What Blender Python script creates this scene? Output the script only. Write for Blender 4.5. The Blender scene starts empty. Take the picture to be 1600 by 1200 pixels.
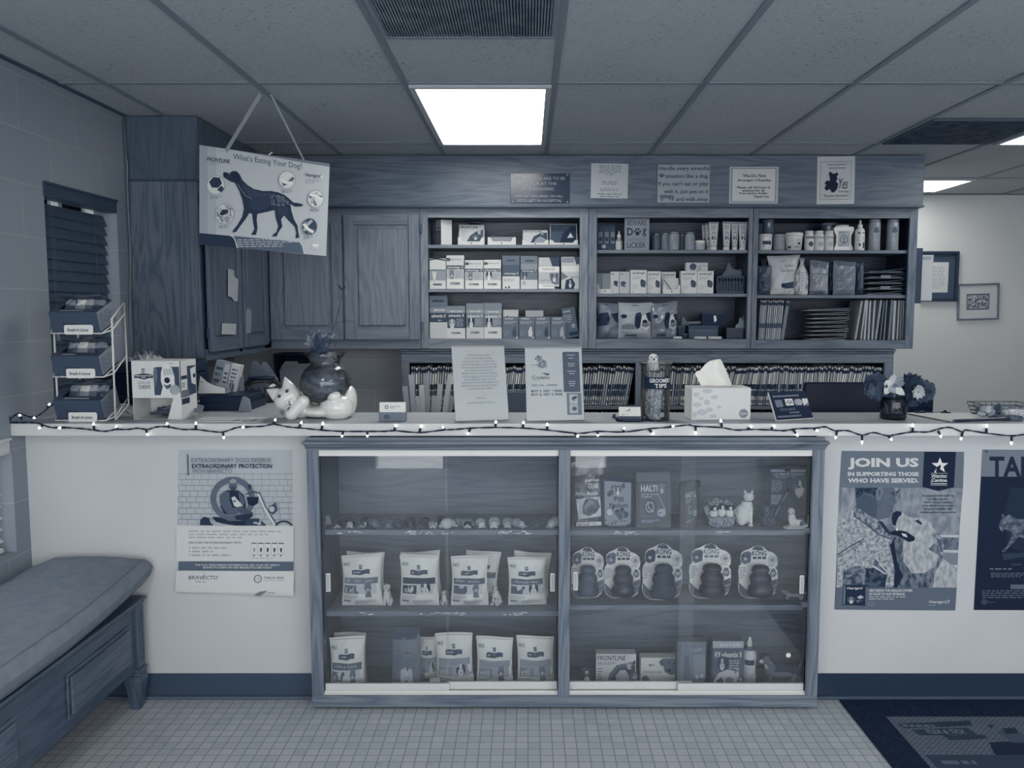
import bpy, bmesh, math, random
import numpy as np
from mathutils import Vector, Matrix, Euler
random.seed(7)
R = math.radians
SC = bpy.context.scene
COL = SC.collection
# ---------------------------------------------------------------- camera
FPX, CXP, PITCH, EYE = 1297.0, 825.0, R(5.1), 1.52
cam_d = bpy.data.cameras.new('camera'); cam_d.sensor_width = 36.0
cam_d.lens = 36.0 * FPX / 1600; cam_d.shift_x = (800 - CXP) / 1600
cam = bpy.data.objects.new('camera', cam_d); COL.objects.link(cam)
cam.location = (0, 0, EYE); cam.rotation_euler = (R(90) - PITCH, 0, 0)
SC.camera = cam
# ---------------------------------------------------------------- daylight and exposure
wd = bpy.data.worlds.new('daylight'); SC.world = wd; wd.use_nodes = True
bg = wd.node_tree.nodes['Background']
bg.inputs[0].default_value = (0.97, 0.98, 1.0, 1); bg.inputs[1].default_value = 2.7
SC.view_settings.view_transform = 'Standard'; SC.view_settings.look = 'None'
SC.view_settings.gamma = 1.0; SC.view_settings.use_curve_mapping = False
SC.view_settings.exposure = 0.70
SC.cycles.max_bounces = 8; SC.cycles.diffuse_bounces = 4; SC.cycles.transparent_max_bounces = 16
SC.cycles.sample_clamp_indirect = 4.0
PANEL_POWER = 6.0          # radiance of the fluorescent ceiling panels

# ---------------------------------------------------------------- pixel <-> place
_c, _s = math.cos(PITCH), math.sin(PITCH)
def at(px, py, Y):
    """world point on the plane y = Y seen at photo pixel (px, py)"""
    u = (px - CXP) / FPX; v = (600 - py) / FPX
    d = (u, _c + v * _s, -_s + v * _c); t = Y / d[1]
    return Vector((d[0] * t, Y, EYE + d[2] * t))
def atx(px, py, X):
    u = (px - CXP) / FPX; v = (600 - py) / FPX
    d = (u, _c + v * _s, -_s + v * _c); t = X / d[0]
    return Vector((X, d[1] * t, EYE + d[2] * t))
def atz(px, py, Z):
    u = (px - CXP) / FPX; v = (600 - py) / FPX
    d = (u, _c + v * _s, -_s + v * _c); t = (Z - EYE) / d[2]
    return Vector((d[0] * t, d[1] * t, Z))
def PX(px, Y, z): return (px - CXP) / FPX * (Y * _c - (z - EYE) * _s)
def PZ(py, Y): return at(CXP, py, Y).z

# ---------------------------------------------------------------- materials
def lin(c): return c / 12.92 if c <= 0.04045 else ((c + 0.055) / 1.055) ** 2.4
KEYS = [(0.0, (6, 23, 50)), (0.25, (59, 75, 95)), (0.5, (113, 123, 136)), (0.75, (177, 183, 189)), (1.0, (243, 241, 233))]
def duo(t):
    """blue-grey tone scale of the place, dark navy to cream, as linear colour"""
    t = max(0.0, min(1.0, t))
    for (a, ca), (b, cb) in zip(KEYS, KEYS[1:]):
        if t <= b:
            k = (t - a) / (b - a); break
    return tuple(lin((x + (y - x) * k) / 255) for x, y in zip(ca, cb)) + (1.0,)
_M = {}
def new_mat(name):
    m = bpy.data.materials.new(name); m.use_nodes = True
    nt = m.node_tree; b = nt.nodes['Principled BSDF']
    return m, nt, b
def ink(t, rough=0.75, spec=0.25, coat=0):
    """plain paint, paper, print or plastic of tone t"""
    t = round(t * 40) / 40
    k = ('ink', t, rough, spec, coat)
    if k not in _M:
        m, nt, b = new_mat('tone_%02d' % (t * 100))
        b.inputs['Base Color'].default_value = duo(t)
        b.inputs['Roughness'].default_value = rough; b.inputs['Specular IOR Level'].default_value = spec
        if coat: b.inputs['Coat Weight'].default_value = coat; b.inputs['Coat Roughness'].default_value = 0.12
        _M[k] = m
    return _M[k]
def gloss(t, rough=0.25): return ink(t, rough, 0.5)
def metal(t, rough=0.3):
    k = ('metal', t, rough)
    if k not in _M:
        m, nt, b = new_mat('metal'); b.inputs['Base Color'].default_value = duo(t)
        b.inputs['Metallic'].default_value = 0.7; b.inputs['Roughness'].default_value = rough; _M[k] = m
    return _M[k]
def N(nt, typ, **kw):
    n = nt.nodes.new(typ)
    for k, v in kw.items(): setattr(n, k, v)
    return n
def ramp(nt, fac, stops):
    r = N(nt, 'ShaderNodeValToRGB'); el = r.color_ramp.elements
    while len(el) < len(stops): el.new(0.5)
    for e, (p, c) in zip(el, stops): e.position = p; e.color = c
    nt.links.new(fac, r.inputs[0]); return r.outputs[0]
def coords(nt, scale=(1, 1, 1), loc=(0, 0, 0), rot=(0, 0, 0), out='Object'):
    tc = N(nt, 'ShaderNodeTexCoord'); mp = N(nt, 'ShaderNodeMapping')
    mp.inputs['Scale'].default_value = scale; mp.inputs['Location'].default_value = loc; mp.inputs['Rotation'].default_value = rot
    nt.links.new(tc.outputs[out], mp.inputs[0]); return mp.outputs[0]
def noise(nt, vec, scale, detail=4, rough=0.55, dist=0.0):
    n = N(nt, 'ShaderNodeTexNoise'); n.inputs['Scale'].default_value = scale; n.inputs['Detail'].default_value = detail
    n.inputs['Roughness'].default_value = rough; n.inputs['Distortion'].default_value = dist
    nt.links.new(vec, n.inputs['Vector']); return n.outputs['Fac']
def mott(t0, t1, scale, lo=0.4, hi=0.6, detail=4, rough=0.8, stretch=(1, 1, 1), bump=0.0):
    """two tones mixed by noise: fur, camouflage, terrazzo, print texture"""
    k = ('mott', t0, t1, scale, lo, hi, detail, stretch, bump, rough)
    if k not in _M:
        m, nt, b = new_mat('mottled')
        f = noise(nt, coords(nt, stretch), scale, detail)
        nt.links.new(ramp(nt, f, [(lo, duo(t0)), (hi, duo(t1))]), b.inputs['Base Color'])
        b.inputs['Roughness'].default_value = rough; b.inputs['Specular IOR Level'].default_value = 0.2
        if bump:
            bp = N(nt, 'ShaderNodeBump'); bp.inputs['Strength'].default_value = bump; bp.inputs['Distance'].default_value = 0.004
            nt.links.new(f, bp.inputs['Height']); nt.links.new(bp.outputs[0], b.inputs['Normal'])
        _M[k] = m
    return _M[k]
def wood(t, axis='x', seed=0, contrast=0.10, rough=0.42):
    """oak: long stretched grain with darker pores and wandering cathedral figure"""
    k = ('wood', t, axis, seed, contrast)
    if k not in _M:
        m, nt, b = new_mat('oak')
        i = 'xyz'.index(axis); st = [1.0, 1.0, 1.0]; st[i] = 0.09
        v = coords(nt, st, (seed * 3.1, seed * 1.7, seed * 2.3))
        fig = noise(nt, v, 9, 3, 0.5, 0.6)                  # broad figure
        w = N(nt, 'ShaderNodeMath', operation='MULTIPLY'); w.inputs[1].default_value = 9.0; nt.links.new(fig, w.inputs[0])
        sn = N(nt, 'ShaderNodeMath', operation='PINGPONG'); sn.inputs[1].default_value = 0.5; nt.links.new(w.outputs[0], sn.inputs[0])
        st2 = [1.0, 1.0, 1.0]; st2[i] = 0.03
        fine = noise(nt, coords(nt, st2, (seed, seed * 2, 0)), 170, 2, 0.6)
        f6 = N(nt, 'ShaderNodeMath', operation='MULTIPLY'); f6.inputs[1].default_value = 0.6; nt.links.new(fine, f6.inputs[0])
        a = N(nt, 'ShaderNodeMath', operation='MULTIPLY_ADD'); a.inputs[1].default_value = 0.95
        nt.links.new(sn.outputs[0], a.inputs[0]); nt.links.new(f6.outputs[0], a.inputs[2])
        c = ramp(nt, a.outputs[0], [(0.26, duo(t - contrast)), (0.48, duo(t)), (0.76, duo(t + contrast * 0.7))])
        nt.links.new(c, b.inputs['Base Color'])
        b.inputs['Roughness'].default_value = rough; b.inputs['Specular IOR Level'].default_value = 0.35
        _M[k] = m
    return _M[k]
def glass(haze=0.03, tint=1.0, rough=0.02, haze_t=0.7, refl=1.0):
    """thin clear sheet: see-through with Fresnel reflection and a pale haze mixed in as diffuse colour"""
    k = ('glass', haze, tint, rough, haze_t, refl)
    if k not in _M:
        m = bpy.data.materials.new('clear_glass'); m.use_nodes = True; nt = m.node_tree; nt.nodes.remove(nt.nodes['Principled BSDF'])
        out = nt.nodes['Material Output']
        tr = N(nt, 'ShaderNodeBsdfTransparent'); tr.inputs[0].default_value = (tint * 0.97, tint * 0.985, tint, 1)
        gl = N(nt, 'ShaderNodeBsdfGlossy'); gl.inputs['Roughness'].default_value = rough
        df = N(nt, 'ShaderNodeBsdfDiffuse'); df.inputs[0].default_value = duo(haze_t)
        fr = N(nt, 'ShaderNodeFresnel'); fr.inputs[0].default_value = 1.0 + 0.5 * refl
        m1 = N(nt, 'ShaderNodeMixShader'); m1.inputs[0].default_value = haze  # diffuse share paints the hazy veil of reflected light
        m2 = N(nt, 'ShaderNodeMixShader'); L = nt.links
        L.new(tr.outputs[0], m1.inputs[1]); L.new(df.outputs[0], m1.inputs[2])
        L.new(fr.outputs[0], m2.inputs[0]); L.new(m1.outputs[0], m2.inputs[1]); L.new(gl.outputs[0], m2.inputs[2])
        L.new(m2.outputs[0], out.inputs[0]); _M[k] = m
    return _M[k]
def emit(rgb, power):
    k = ('emit', rgb, power)
    if k not in _M:
        m, nt, b = new_mat('lit'); b.inputs['Base Color'].default_value = (0.8, 0.8, 0.8, 1)
        b.inputs['Emission Color'].default_value = rgb + (1,); b.inputs['Emission Strength'].default_value = power; _M[k] = m
    return _M[k]
def T(m): return m if isinstance(m, bpy.types.Material) else ink(m)

# ---------------------------------------------------------------- mesh builder
class MB:
    def __init__(s): s.v = []; s.f = []; s.m = []; s.sm = []; s.mats = []
    def mi(s, m):
        m = T(m)
        if m not in s.mats: s.mats.append(m)
        return s.mats.index(m)
    def add(s, verts, faces, m, smooth=False):
        o = len(s.v); s.v.extend(tuple(p) for p in verts)
        many = isinstance(m, list)
        if not many: i = s.mi(m)
        for k, f in enumerate(faces):
            s.f.append([o + j for j in f]); s.m.append(s.mi(m[k]) if many else i); s.sm.append(smooth)
        return s
    def face(s, pts, m): return s.add(pts, [list(range(len(pts)))], m)
    def box(s, x0, x1, y0, y1, z0, z1, m, bev=0.0, M=None, seg=1):
        if bev:
            bm = bmesh.new(); bmesh.ops.create_cube(bm, size=1)
            for v in bm.verts:
                v.co = Vector(((x0 + x1) / 2 + v.co.x * (x1 - x0), (y0 + y1) / 2 + v.co.y * (y1 - y0), (z0 + z1) / 2 + v.co.z * (z1 - z0)))
            bmesh.ops.bevel(bm, geom=bm.edges[:], offset=bev, segments=seg, affect='EDGES', profile=0.5)
            return s.bm(bm, m, M, smooth=seg > 1)
        vs = [Vector((x, y, z)) for x in (x0, x1) for y in (y0, y1) for z in (z0, z1)]
        if M: vs = [M @ v for v in vs]
        return s.add(vs, [(0, 1, 3, 2), (4, 6, 7, 5), (0, 4, 5, 1), (2, 3, 7, 6), (0, 2, 6, 4), (1, 5, 7, 3)], m)
    def bm(s, bm, m, M=None, smooth=False):
        bm.verts.index_update()
        vs = [(M @ v.co) if M else v.co.copy() for v in bm.verts]
        s.add(vs, [[v.index for v in f.verts] for f in bm.faces], m, smooth); bm.free(); return s
    def tube(s, pts, r, m, n=8, closed=False, smooth=True):
        pts = [Vector(p) for p in pts]; k = len(pts); rr = r if isinstance(r, (list, tuple)) else [r] * k
        up = None; rings = []
        for i, p in enumerate(pts):
            a = pts[i - 1] if i or closed else p; b = pts[(i + 1) % k] if i < k - 1 or closed else p
            t = (b - a).normalized() if (b - a).length > 1e-9 else Vector((0, 0, 1))
            if up is None: up = t.orthogonal().normalized()
            up = (up - t * up.dot(t)); up = up.normalized() if up.length > 1e-6 else t.orthogonal().normalized()
            w = t.cross(up)
            rings.append([p + (up * math.cos(q) + w * math.sin(q)) * rr[i] for q in [2 * math.pi * j / n for j in range(n)]])
        vs = [v for g in rings for v in g]; fs = []
        for i in range(k if closed else k - 1):
            for j in range(n):
                a = i * n + j; b = i * n + (j + 1) % n; c = ((i + 1) % k) * n
                fs.append((a, b, c + (j + 1) % n, c + j))
        if not closed: fs += [list(range(n))[::-1], list(range((k - 1) * n, k * n))]
        return s.add(vs, fs, m, smooth)
    def lathe(s, prof, m, c=(0, 0, 0), n=24, sx=1.0, sy=1.0, M=None, smooth=True):
        """prof: (radius, z) bottom to top; m one material or one per segment"""
        vs = []; fs = []; ms = []
        for r, z in prof:
            for j in range(n):
                q = 2 * math.pi * j / n; p = Vector((r * sx * math.cos(q), r * sy * math.sin(q), z))
                if M: p = M @ p
                vs.append(p + Vector(c))
        for i in range(len(prof) - 1):
            for j in range(n):
                fs.append((i * n + j, i * n + (j + 1) % n, (i + 1) * n + (j + 1) % n, (i + 1) * n + j))
                ms.append(m[i] if isinstance(m, list) else m)
        if prof[0][0] > 1e-6: fs.append(list(range(n))[::-1]); ms.append(m[0] if isinstance(m, list) else m)
        if prof[-1][0] > 1e-6: fs.append(list(range((len(prof) - 1) * n, len(prof) * n))); ms.append(m[-1] if isinstance(m, list) else m)
        return s.add(vs, fs, ms, smooth)
    def ell(s, c, r, m, rot=None, n=14):
        r = (r, r, r) if isinstance(r, (int, float)) else r
        k = max(6, n // 2); prof = [(math.sin(math.pi * i / k), -math.cos(math.pi * i / k)) for i in range(k + 1)]
        prof[0] = (0, -1); prof[-1] = (0, 1)
        M = Matrix.Diagonal((*r, 1))
        if rot: M = Euler(rot).to_matrix().to_4x4() @ M
        return s.lathe(prof, m, c, n, M=M)
    def prism(s, poly, m, d=0.002, M=None, axis='y'):
        """poly in (x,z), extruded +d along y (front face at y=0)"""
        n = len(poly)
        f = (lambda x, z, y: Vector((x, y, z))) if axis == 'y' else (lambda x, z, y: Vector((x, z, y)))
        vs = [f(x, z, 0) for x, z in poly] + [f(x, z, d) for x, z in poly]
        if M: vs = [M @ v for v in vs]
        fs = [list(range(n)), list(range(n, 2 * n))[::-1]] + [(i, i + n, (i + 1) % n + n, (i + 1) % n) for i in range(n)]
        return s.add(vs, fs, m)
    def build(s, name, parent=None, loc=None):
        me = bpy.data.meshes.new(name); off = Vector(loc) if loc is not None else Vector((0, 0, 0))
        me.from_pydata(s.v, [], s.f)
        for m in s.mats: me.materials.append(m)
        me.polygons.foreach_set('material_index', s.m); me.polygons.foreach_set('use_smooth', s.sm); me.update()
        o = bpy.data.objects.new(name, me); COL.objects.link(o)
        if parent is not None:
            o.parent = parent
        return o

_TX = {}
def text_mesh(body, bold=0.0, shear=0.0):
    k = (body, bold, shear)
    if k not in _TX:
        c = bpy.data.curves.new('lettering', 'FONT'); c.body = body; c.resolution_u = 2; c.offset = bold; c.shear = shear; c.fill_mode = 'FRONT'
        o = bpy.data.objects.new('lettering', c); me = o.to_mesh()
        vs = [(v.co.x, v.co.y) for v in me.vertices]; fs = [list(p.vertices) for p in me.polygons]
        o.to_mesh_clear(); bpy.data.objects.remove(o); bpy.data.curves.remove(c)
        _TX[k] = (vs, fs)
    return _TX[k]

class Sheet:
    """prints flat shapes and lettering on a face. O = its top-left corner, U along its width, V down its height, Nn outward"""
    def __init__(s, mb, O, U, V, w, h, Nn, surf=None, eps=0.0003, step=0.00004):
        s.mb = mb; s.O = Vector(O); s.U = Vector(U).normalized(); s.V = Vector(V).normalized(); s.N = Vector(Nn).normalized()
        s.w = w; s.h = h; s.surf = surf; s.off = eps; s.step = step; s.unit()
    def unit(s): s.H = np.eye(3); return s
    def view(s, x0, y0, x1, y1): return s.quad((x0, y0), (x1, y0), (x1, y1), (x0, y1))
    def quad(s, *src):
        A = []
        for (x, y), (u, v) in zip(src, [(0, 0), (1, 0), (1, 1), (0, 1)]):
            A.append([x, y, 1, 0, 0, 0, -u * x, -u * y, -u]); A.append([0, 0, 0, x, y, 1, -v * x, -v * y, -v])
        s.H = np.linalg.svd(np.array(A, float))[2][-1].reshape(3, 3); return s
    def uv(s, x, y):
        q = s.H @ np.array([x, y, 1.0]); return q[0] / q[2], q[1] / q[2]
    def P(s, x, y):
        u, v = s.uv(x, y)
        if s.surf: return s.surf(u, v, s.off)
        return s.O + s.U * (u * s.w) + s.V * (v * s.h) + s.N * s.off
    def up(s): s.off += s.step
    def poly(s, pts, t):
        if s.surf:
            bm = bmesh.new(); f = bm.faces.new([bm.verts.new((x, y, 0)) for x, y in pts])
            bmesh.ops.triangulate(bm, faces=[f]); bmesh.ops.subdivide_edges(bm, edges=bm.edges[:], cuts=5 if max(abs(a[0]-b[0]) for a in pts for b in pts)>20 else 2, use_grid_fill=True)
            bmesh.ops.triangulate(bm, faces=bm.faces[:])
            bm.verts.index_update()
            s.mb.add([s.P(v.co.x, v.co.y) for v in bm.verts], [[v.index for v in f.verts] for f in bm.faces], t, True); bm.free()
        else: s.mb.face([s.P(*p) for p in pts], t)
        s.up(); return s
    def rect(s, x0, y0, x1, y1, t): return s.poly([(x0, y0), (x1, y0), (x1, y1), (x0, y1)], t)
    def circ(s, cx, cy, rx, ry, t, n=24, a0=0, a1=360):
        pts = [(cx + rx * math.cos(R(a0 + (a1 - a0) * i / n)), cy + ry * math.sin(R(a0 + (a1 - a0) * i / n))) for i in range(n + (a1 - a0 != 360))]
        return s.poly(pts, t)
    def ring(s, cx, cy, rx, ry, wd, t, n=28, a0=0, a1=360):
        q = [R(a0 + (a1 - a0) * i / n) for i in range(n + 1)]
        P = [s.P(cx + rx * math.cos(a), cy + ry * math.sin(a)) for a in q] + [s.P(cx + (rx - wd) * math.cos(a), cy + (ry - wd) * math.sin(a)) for a in q]
        s.mb.add(P, [(i, i + 1, i + n + 2, i + n + 1) for i in range(n)], t); s.up(); return s
    def line(s, pts, wd, t):
        P = []
        k = len(pts); ww = wd if isinstance(wd, (list, tuple)) else [wd] * k
        for i, (x, y) in enumerate(pts):
            a = pts[max(0, i - 1)]; b = pts[min(k - 1, i + 1)]; dx, dy = b[0] - a[0], b[1] - a[1]; l = math.hypot(dx, dy) or 1
            nx, ny = -dy / l * ww[i] / 2, dx / l * ww[i] / 2
            P += [s.P(x + nx, y + ny), s.P(x - nx, y - ny)]
        s.mb.add(P, [(2 * i, 2 * i + 1, 2 * i + 3, 2 * i + 2) for i in range(k - 1)], t); s.up(); return s
    def text(s, body, x0, y0, x1, y1, t, bold=0.0, shear=0.0, ref=None):
        """lettering whose box fills x0..x1, y0..y1; ref = letters that give the box its height"""
        vs, fs = text_mesh(body, bold, shear)
        if not vs: return s
        rv = text_mesh(ref, bold)[0] if ref else vs
        ax = [v[0] for v in vs]; ay = [v[1] for v in rv]; a0, a1, b0, b1 = min(ax), max(ax), min(ay), max(ay)
        P = [s.P(x0 + (v[0] - a0) / (a1 - a0) * (x1 - x0), y1 - (v[1] - b0) / max(1e-6, b1 - b0) * (y1 - y0)) for v in vs]
        s.mb.add(P, fs, t); s.up(); return s
    def small(s, x0, y0, x1, y1, n, t, seed=1, fill=0.45, center=False, dash=None):
        """n rows of print too small to read, as broken strokes"""
        r = random.Random(seed); hgt = (y1 - y0) / n; W = x1 - x0
        for i in range(n):
            ya = y0 + hgt * i + hgt * (1 - fill) / 2; yb = ya + hgt * fill
            L = W * (r.uniform(0.72, 1.0) if i < n - 1 else r.uniform(0.4, 0.9)); a = x0 + ((W - L) / 2 if center else 0); e = a + L
            d = dash or hgt * 1.7
            while a < e:
                b = min(e, a + d * r.uniform(0.6, 1.9))
                s.mb.face([s.P(a, ya), s.P(b, ya), s.P(b, yb), s.P(a, yb)], t); a = b + d * 0.35
        s.up(); return s
def front(mb, w, h, y, x=0.0, z=0.0, **k):
    """sheet on a face that looks to -y, standing on z, centred on x"""
    return Sheet(mb, (x - w / 2, y, z + h), (1, 0, 0), (0, 0, -1), w, h, (0, -1, 0), **k)

# ---------------------------------------------------------------- things
def tag(o, label=None, cat=None, group=None, kind=None):
    if label: o['label'] = label
    if cat: o['category'] = cat
    if group: o['group'] = group
    if kind: o['kind'] = kind
    return o
def thing(name, label, cat, loc=(0, 0, 0), rz=0.0, group=None, rx=0.0, ry=0.0):
    o = bpy.data.objects.new(name, None); o.empty_display_size = 0.05; COL.objects.link(o)
    o.location = loc; o.rotation_euler = (rx, ry, rz); return tag(o, label, cat, group)
def solo(mb, name, label, cat, loc=(0, 0, 0), rz=0.0, group=None, rx=0.0, ry=0.0):
    o = mb.build(name); o.location = loc; o.rotation_euler = (rx, ry, rz); return tag(o, label, cat, group)
def struct(mb, name): return tag(mb.build(name), kind='structure')
def dup(o, loc, rz=None, label=None, group=None, scale=None, ry=None, rx=None):
    r = o.copy(); COL.objects.link(r); r.location = loc
    e = list(r.rotation_euler)
    if rz is not None: e[2] = rz
    if ry is not None: e[1] = ry
    if rx is not None: e[0] = rx
    r.rotation_euler = e
    if scale: r.scale = scale if not isinstance(scale, (int, float)) else (scale,) * 3
    if label: r['label'] = label
    if group: r['group'] = group
    for ch in list(o.children):
        c = ch.copy(); COL.objects.link(c); c.parent = r
        for g in ch.children:
            d = g.copy(); COL.objects.link(d); d.parent = c
    return r
def blob(name, parts, voxel, parent=None, smooth=4, default=0.5):
    """one continuous skin over overlapping ellipsoids. part: (centre, radii, tone[, euler])"""
    tmp = MB()
    for p in parts: tmp.ell(p[0], p[1], 0.5, p[3] if len(p) > 3 else None, 16)
    o = tmp.build('skin'); md = o.modifiers.new('r', 'REMESH'); md.mode = 'VOXEL'; md.voxel_size = voxel
    sm = o.modifiers.new('s', 'SMOOTH'); sm.iterations = smooth; sm.factor = 0.5
    dg = bpy.context.evaluated_depsgraph_get(); ev = o.evaluated_get(dg); me = bpy.data.meshes.new_from_object(ev)
    bpy.data.objects.remove(o)
    for v in me.vertices:
        if v.co.z < 0: v.co.z = 0.0
    inv = []
    for p in parts:
        r = p[1] if not isinstance(p[1], (int, float)) else (p[1],) * 3
        M = Euler(p[3]).to_matrix() if len(p) > 3 else Matrix.Identity(3)
        inv.append((Vector(p[0]), M.transposed(), r, T(p[2])))
    mats = []
    me.materials.clear()
    for f in me.polygons:
        best, bm_ = 1e9, None
        for c, Mi, r, m in inv:
            q = Mi @ (f.center - c); d = (q.x / r[0]) ** 2 + (q.y / r[1]) ** 2 + (q.z / r[2]) ** 2
            d = (math.sqrt(d) - 1) * min(r)
            if d < best: best, bm_ = d, m
        if bm_ not in mats: mats.append(bm_); me.materials.append(bm_)
        f.material_index = mats.index(bm_); f.use_smooth = True
    me.name = name
    r = bpy.data.objects.new(name, me); COL.objects.link(r)
    if parent is not None: r.parent = parent
    return r
def limb(p0, p1, r0, r1, t, n=5):
    p0, p1 = Vector(p0), Vector(p1)
    return [(tuple(p0.lerp(p1, i / (n - 1))), r0 + (r1 - r0) * i / (n - 1), t) for i in range(n)]
# ================================================================ the setting
XL, YW, CT, CFY, ZC = -1.92, 3.14, 1.099, 3.06, 2.44
YFR = -1.75                           # front of the waiting room
XR, YF, YB = 4.9, 6.72, 5.42          # right wall, far wall, wall behind the cabinets
def block_mat(t, axis):
    """painted concrete block, running bond, with shallow joints"""
    m, nt, b = new_mat('painted_block')
    tc = N(nt, 'ShaderNodeTexCoord'); sp = N(nt, 'ShaderNodeSeparateXYZ'); cb = N(nt, 'ShaderNodeCombineXYZ')
    nt.links.new(tc.outputs['Object'], sp.inputs[0])
    nt.links.new(sp.outputs[0 if axis == 'x' else 1], cb.inputs[0]); nt.links.new(sp.outputs[2], cb.inputs[1])
    br = N(nt, 'ShaderNodeTexBrick'); br.inputs['Scale'].default_value = 1.0
    br.inputs['Brick Width'].default_value = 0.40; br.inputs['Row Height'].default_value = 0.20; br.inputs['Mortar Size'].default_value = 0.004
    br.inputs['Mortar Smooth'].default_value = 0.4
    br.inputs['Color1'].default_value = duo(t); br.inputs['Color2'].default_value = duo(t - 0.012); br.inputs['Mortar'].default_value = duo(t + 0.05)
    nt.links.new(cb.outputs[0], br.inputs['Vector']); nt.links.new(br.outputs['Color'], b.inputs['Base Color'])
    bp = N(nt, 'ShaderNodeBump', invert=True); bp.inputs['Strength'].default_value = 0.5; bp.inputs['Distance'].default_value = 0.003
    nt.links.new(br.outputs['Fac'], bp.inputs['Height']); nt.links.new(bp.outputs[0], b.inputs['Normal'])
    b.inputs['Roughness'].default_value = 0.6; b.inputs['Specular IOR Level'].default_value = 0.3
    return m
def floor_mat():
    m, nt, b = new_mat('mosaic_floor'); v = coords(nt)
    br = N(nt, 'ShaderNodeTexBrick', offset=0.0); br.inputs['Scale'].default_value = 1.0
    br.inputs['Brick Width'].default_value = 0.0425; br.inputs['Row Height'].default_value = 0.0425; br.inputs['Mortar Size'].default_value = 0.0022
    br.inputs['Mortar Smooth'].default_value = 0.3
    br.inputs['Color1'].default_value = duo(0.80); br.inputs['Color2'].default_value = duo(0.75); br.inputs['Mortar'].default_value = duo(0.58)
    nt.links.new(v, br.inputs['Vector'])
    dirt = noise(nt, v, 5.5, 8, 0.75)
    mx = N(nt, 'ShaderNodeMix', data_type='RGBA', blend_type='MULTIPLY'); mx.inputs[0].default_value = 1.0
    nt.links.new(br.outputs['Color'], mx.inputs[6])
    nt.links.new(ramp(nt, dirt, [(0.28, (0.55, 0.58, 0.63, 1)), (0.40, (0.93, 0.94, 0.95, 1)), (0.7, (1, 1, 1, 1))]), mx.inputs[7])
    nt.links.new(mx.outputs[2], b.inputs['Base Color'])
    b.inputs['Roughness'].default_value = 0.45; b.inputs['Specular IOR Level'].default_value = 0.3
    return m
def ceiling_mat():
    m, nt, b = new_mat('acoustic_tile'); v = coords(nt)
    a = noise(nt, v, 90, 2, 0.6); big = noise(nt, v, 2.5, 2, 0.5)
    mu = N(nt, 'ShaderNodeMath', operation='MULTIPLY_ADD'); mu.inputs[1].default_value = 0.25; nt.links.new(big, mu.inputs[0]); nt.links.new(a, mu.inputs[2])
    nt.links.new(ramp(nt, mu.outputs[0], [(0.40, duo(0.46)), (0.45, duo(0.71)), (0.8, duo(0.76))]), b.inputs['Base Color'])
    b.inputs['Roughness'].default_value = 0.95; b.inputs['Specular IOR Level'].default_value = 0.05
    return m
paint = mott(0.80, 0.83, 1.6, 0.35, 0.65, 3, 0.65)
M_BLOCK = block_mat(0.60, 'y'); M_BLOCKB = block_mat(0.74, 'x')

mb = MB(); mb.box(XL - 0.2, XR + 0.2, YFR, YF + 0.2, -0.08, 0, floor_mat()); struct(mb, 'floor')
mb = MB(); mb.box(XL - 0.2, XR + 0.2, YFR - 0.15, YF + 0.2, ZC, ZC + 0.08, ceiling_mat()); struct(mb, 'ceiling')
GX = [0.109 + 0.6096 * k for k in range(-3, 8)]; GY = [3.468 + 1.2192 * k for k in range(-4, 3)]
mb = MB(); tb = ink(0.55, 0.5)
for x in GX: mb.box(x - 0.0125, x + 0.0125, YFR, YF, ZC - 0.006, ZC - 0.0005, tb)
for y in GY: mb.box(XL, XR, y - 0.0125, y + 0.0125, ZC - 0.0055, ZC - 0.0005, tb)
mb.box(XL, XL + 0.02, YFR, YF, ZC - 0.008, ZC - 0.0005, ink(0.3)); mb.box(XL, XR, YF - 0.02, YF, ZC - 0.008, ZC - 0.0005, ink(0.45))
struct(mb, 'trim_1')                                            # the ceiling's T-bar grid

# left wall with its two window openings
WA = dict(y0=3.345, y1=3.93, z0=1.12, z1=atx(78, 285, XL).z)     # behind the counter
WB = dict(y0=1.50, y1=3.05, z0=0.615, z1=1.05)                   # low window over the bench
mb = MB()
def wall_left(y0, y1, z0, z1): mb.box(XL - 0.2, XL, y0, y1, z0, z1, M_BLOCK)
wall_left(YFR, WB['y0'], 0, ZC); wall_left(WB['y0'], WB['y1'], 0, WB['z0']); wall_left(WB['y0'], WB['y1'], WB['z1'], ZC)
wall_left(WB['y1'], 3.10, 0, 1.052); wall_left(WB['y1'], 3.10, 1.105, ZC); wall_left(3.10, WA['y0'], 0, ZC); wall_left(WA['y0'], WA['y1'], 0, WA['z0']); wall_left(WA['y0'], WA['y1'], WA['z1'], ZC); wall_left(WA['y1'], YF, 0, ZC)
struct(mb, 'wall_left')
for i, w in enumerate((WA, WB)):
    fr = MB(); x = XL - 0.12; f = 0.035; m = gloss(0.85, 0.4)
    fr.box(x - 0.03, x + 0.03, w['y0'], w['y1'], w['z0'], w['z0'] + f, m); fr.box(x - 0.03, x + 0.03, w['y0'], w['y1'], w['z1'] - f, w['z1'], m)
    for y in (w['y0'], w['y1'] - f): fr.box(x - 0.03, x + 0.03, y, y + f, w['z0'], w['z1'], m)
    fr.box(x - 0.02, x + 0.02, (w['y0'] + w['y1']) / 2 - 0.015, (w['y0'] + w['y1']) / 2 + 0.015, w['z0'], w['z1'], m)
    g = struct(fr, 'window_%d' % (i + 1)); pn = MB(); pn.box(x - 0.003, x + 0.003, w['y0'] + f, w['y1'] - f, w['z0'] + f, w['z1'] - f, glass(0.02, 0.95)); pn.build('window_pane', g)

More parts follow.
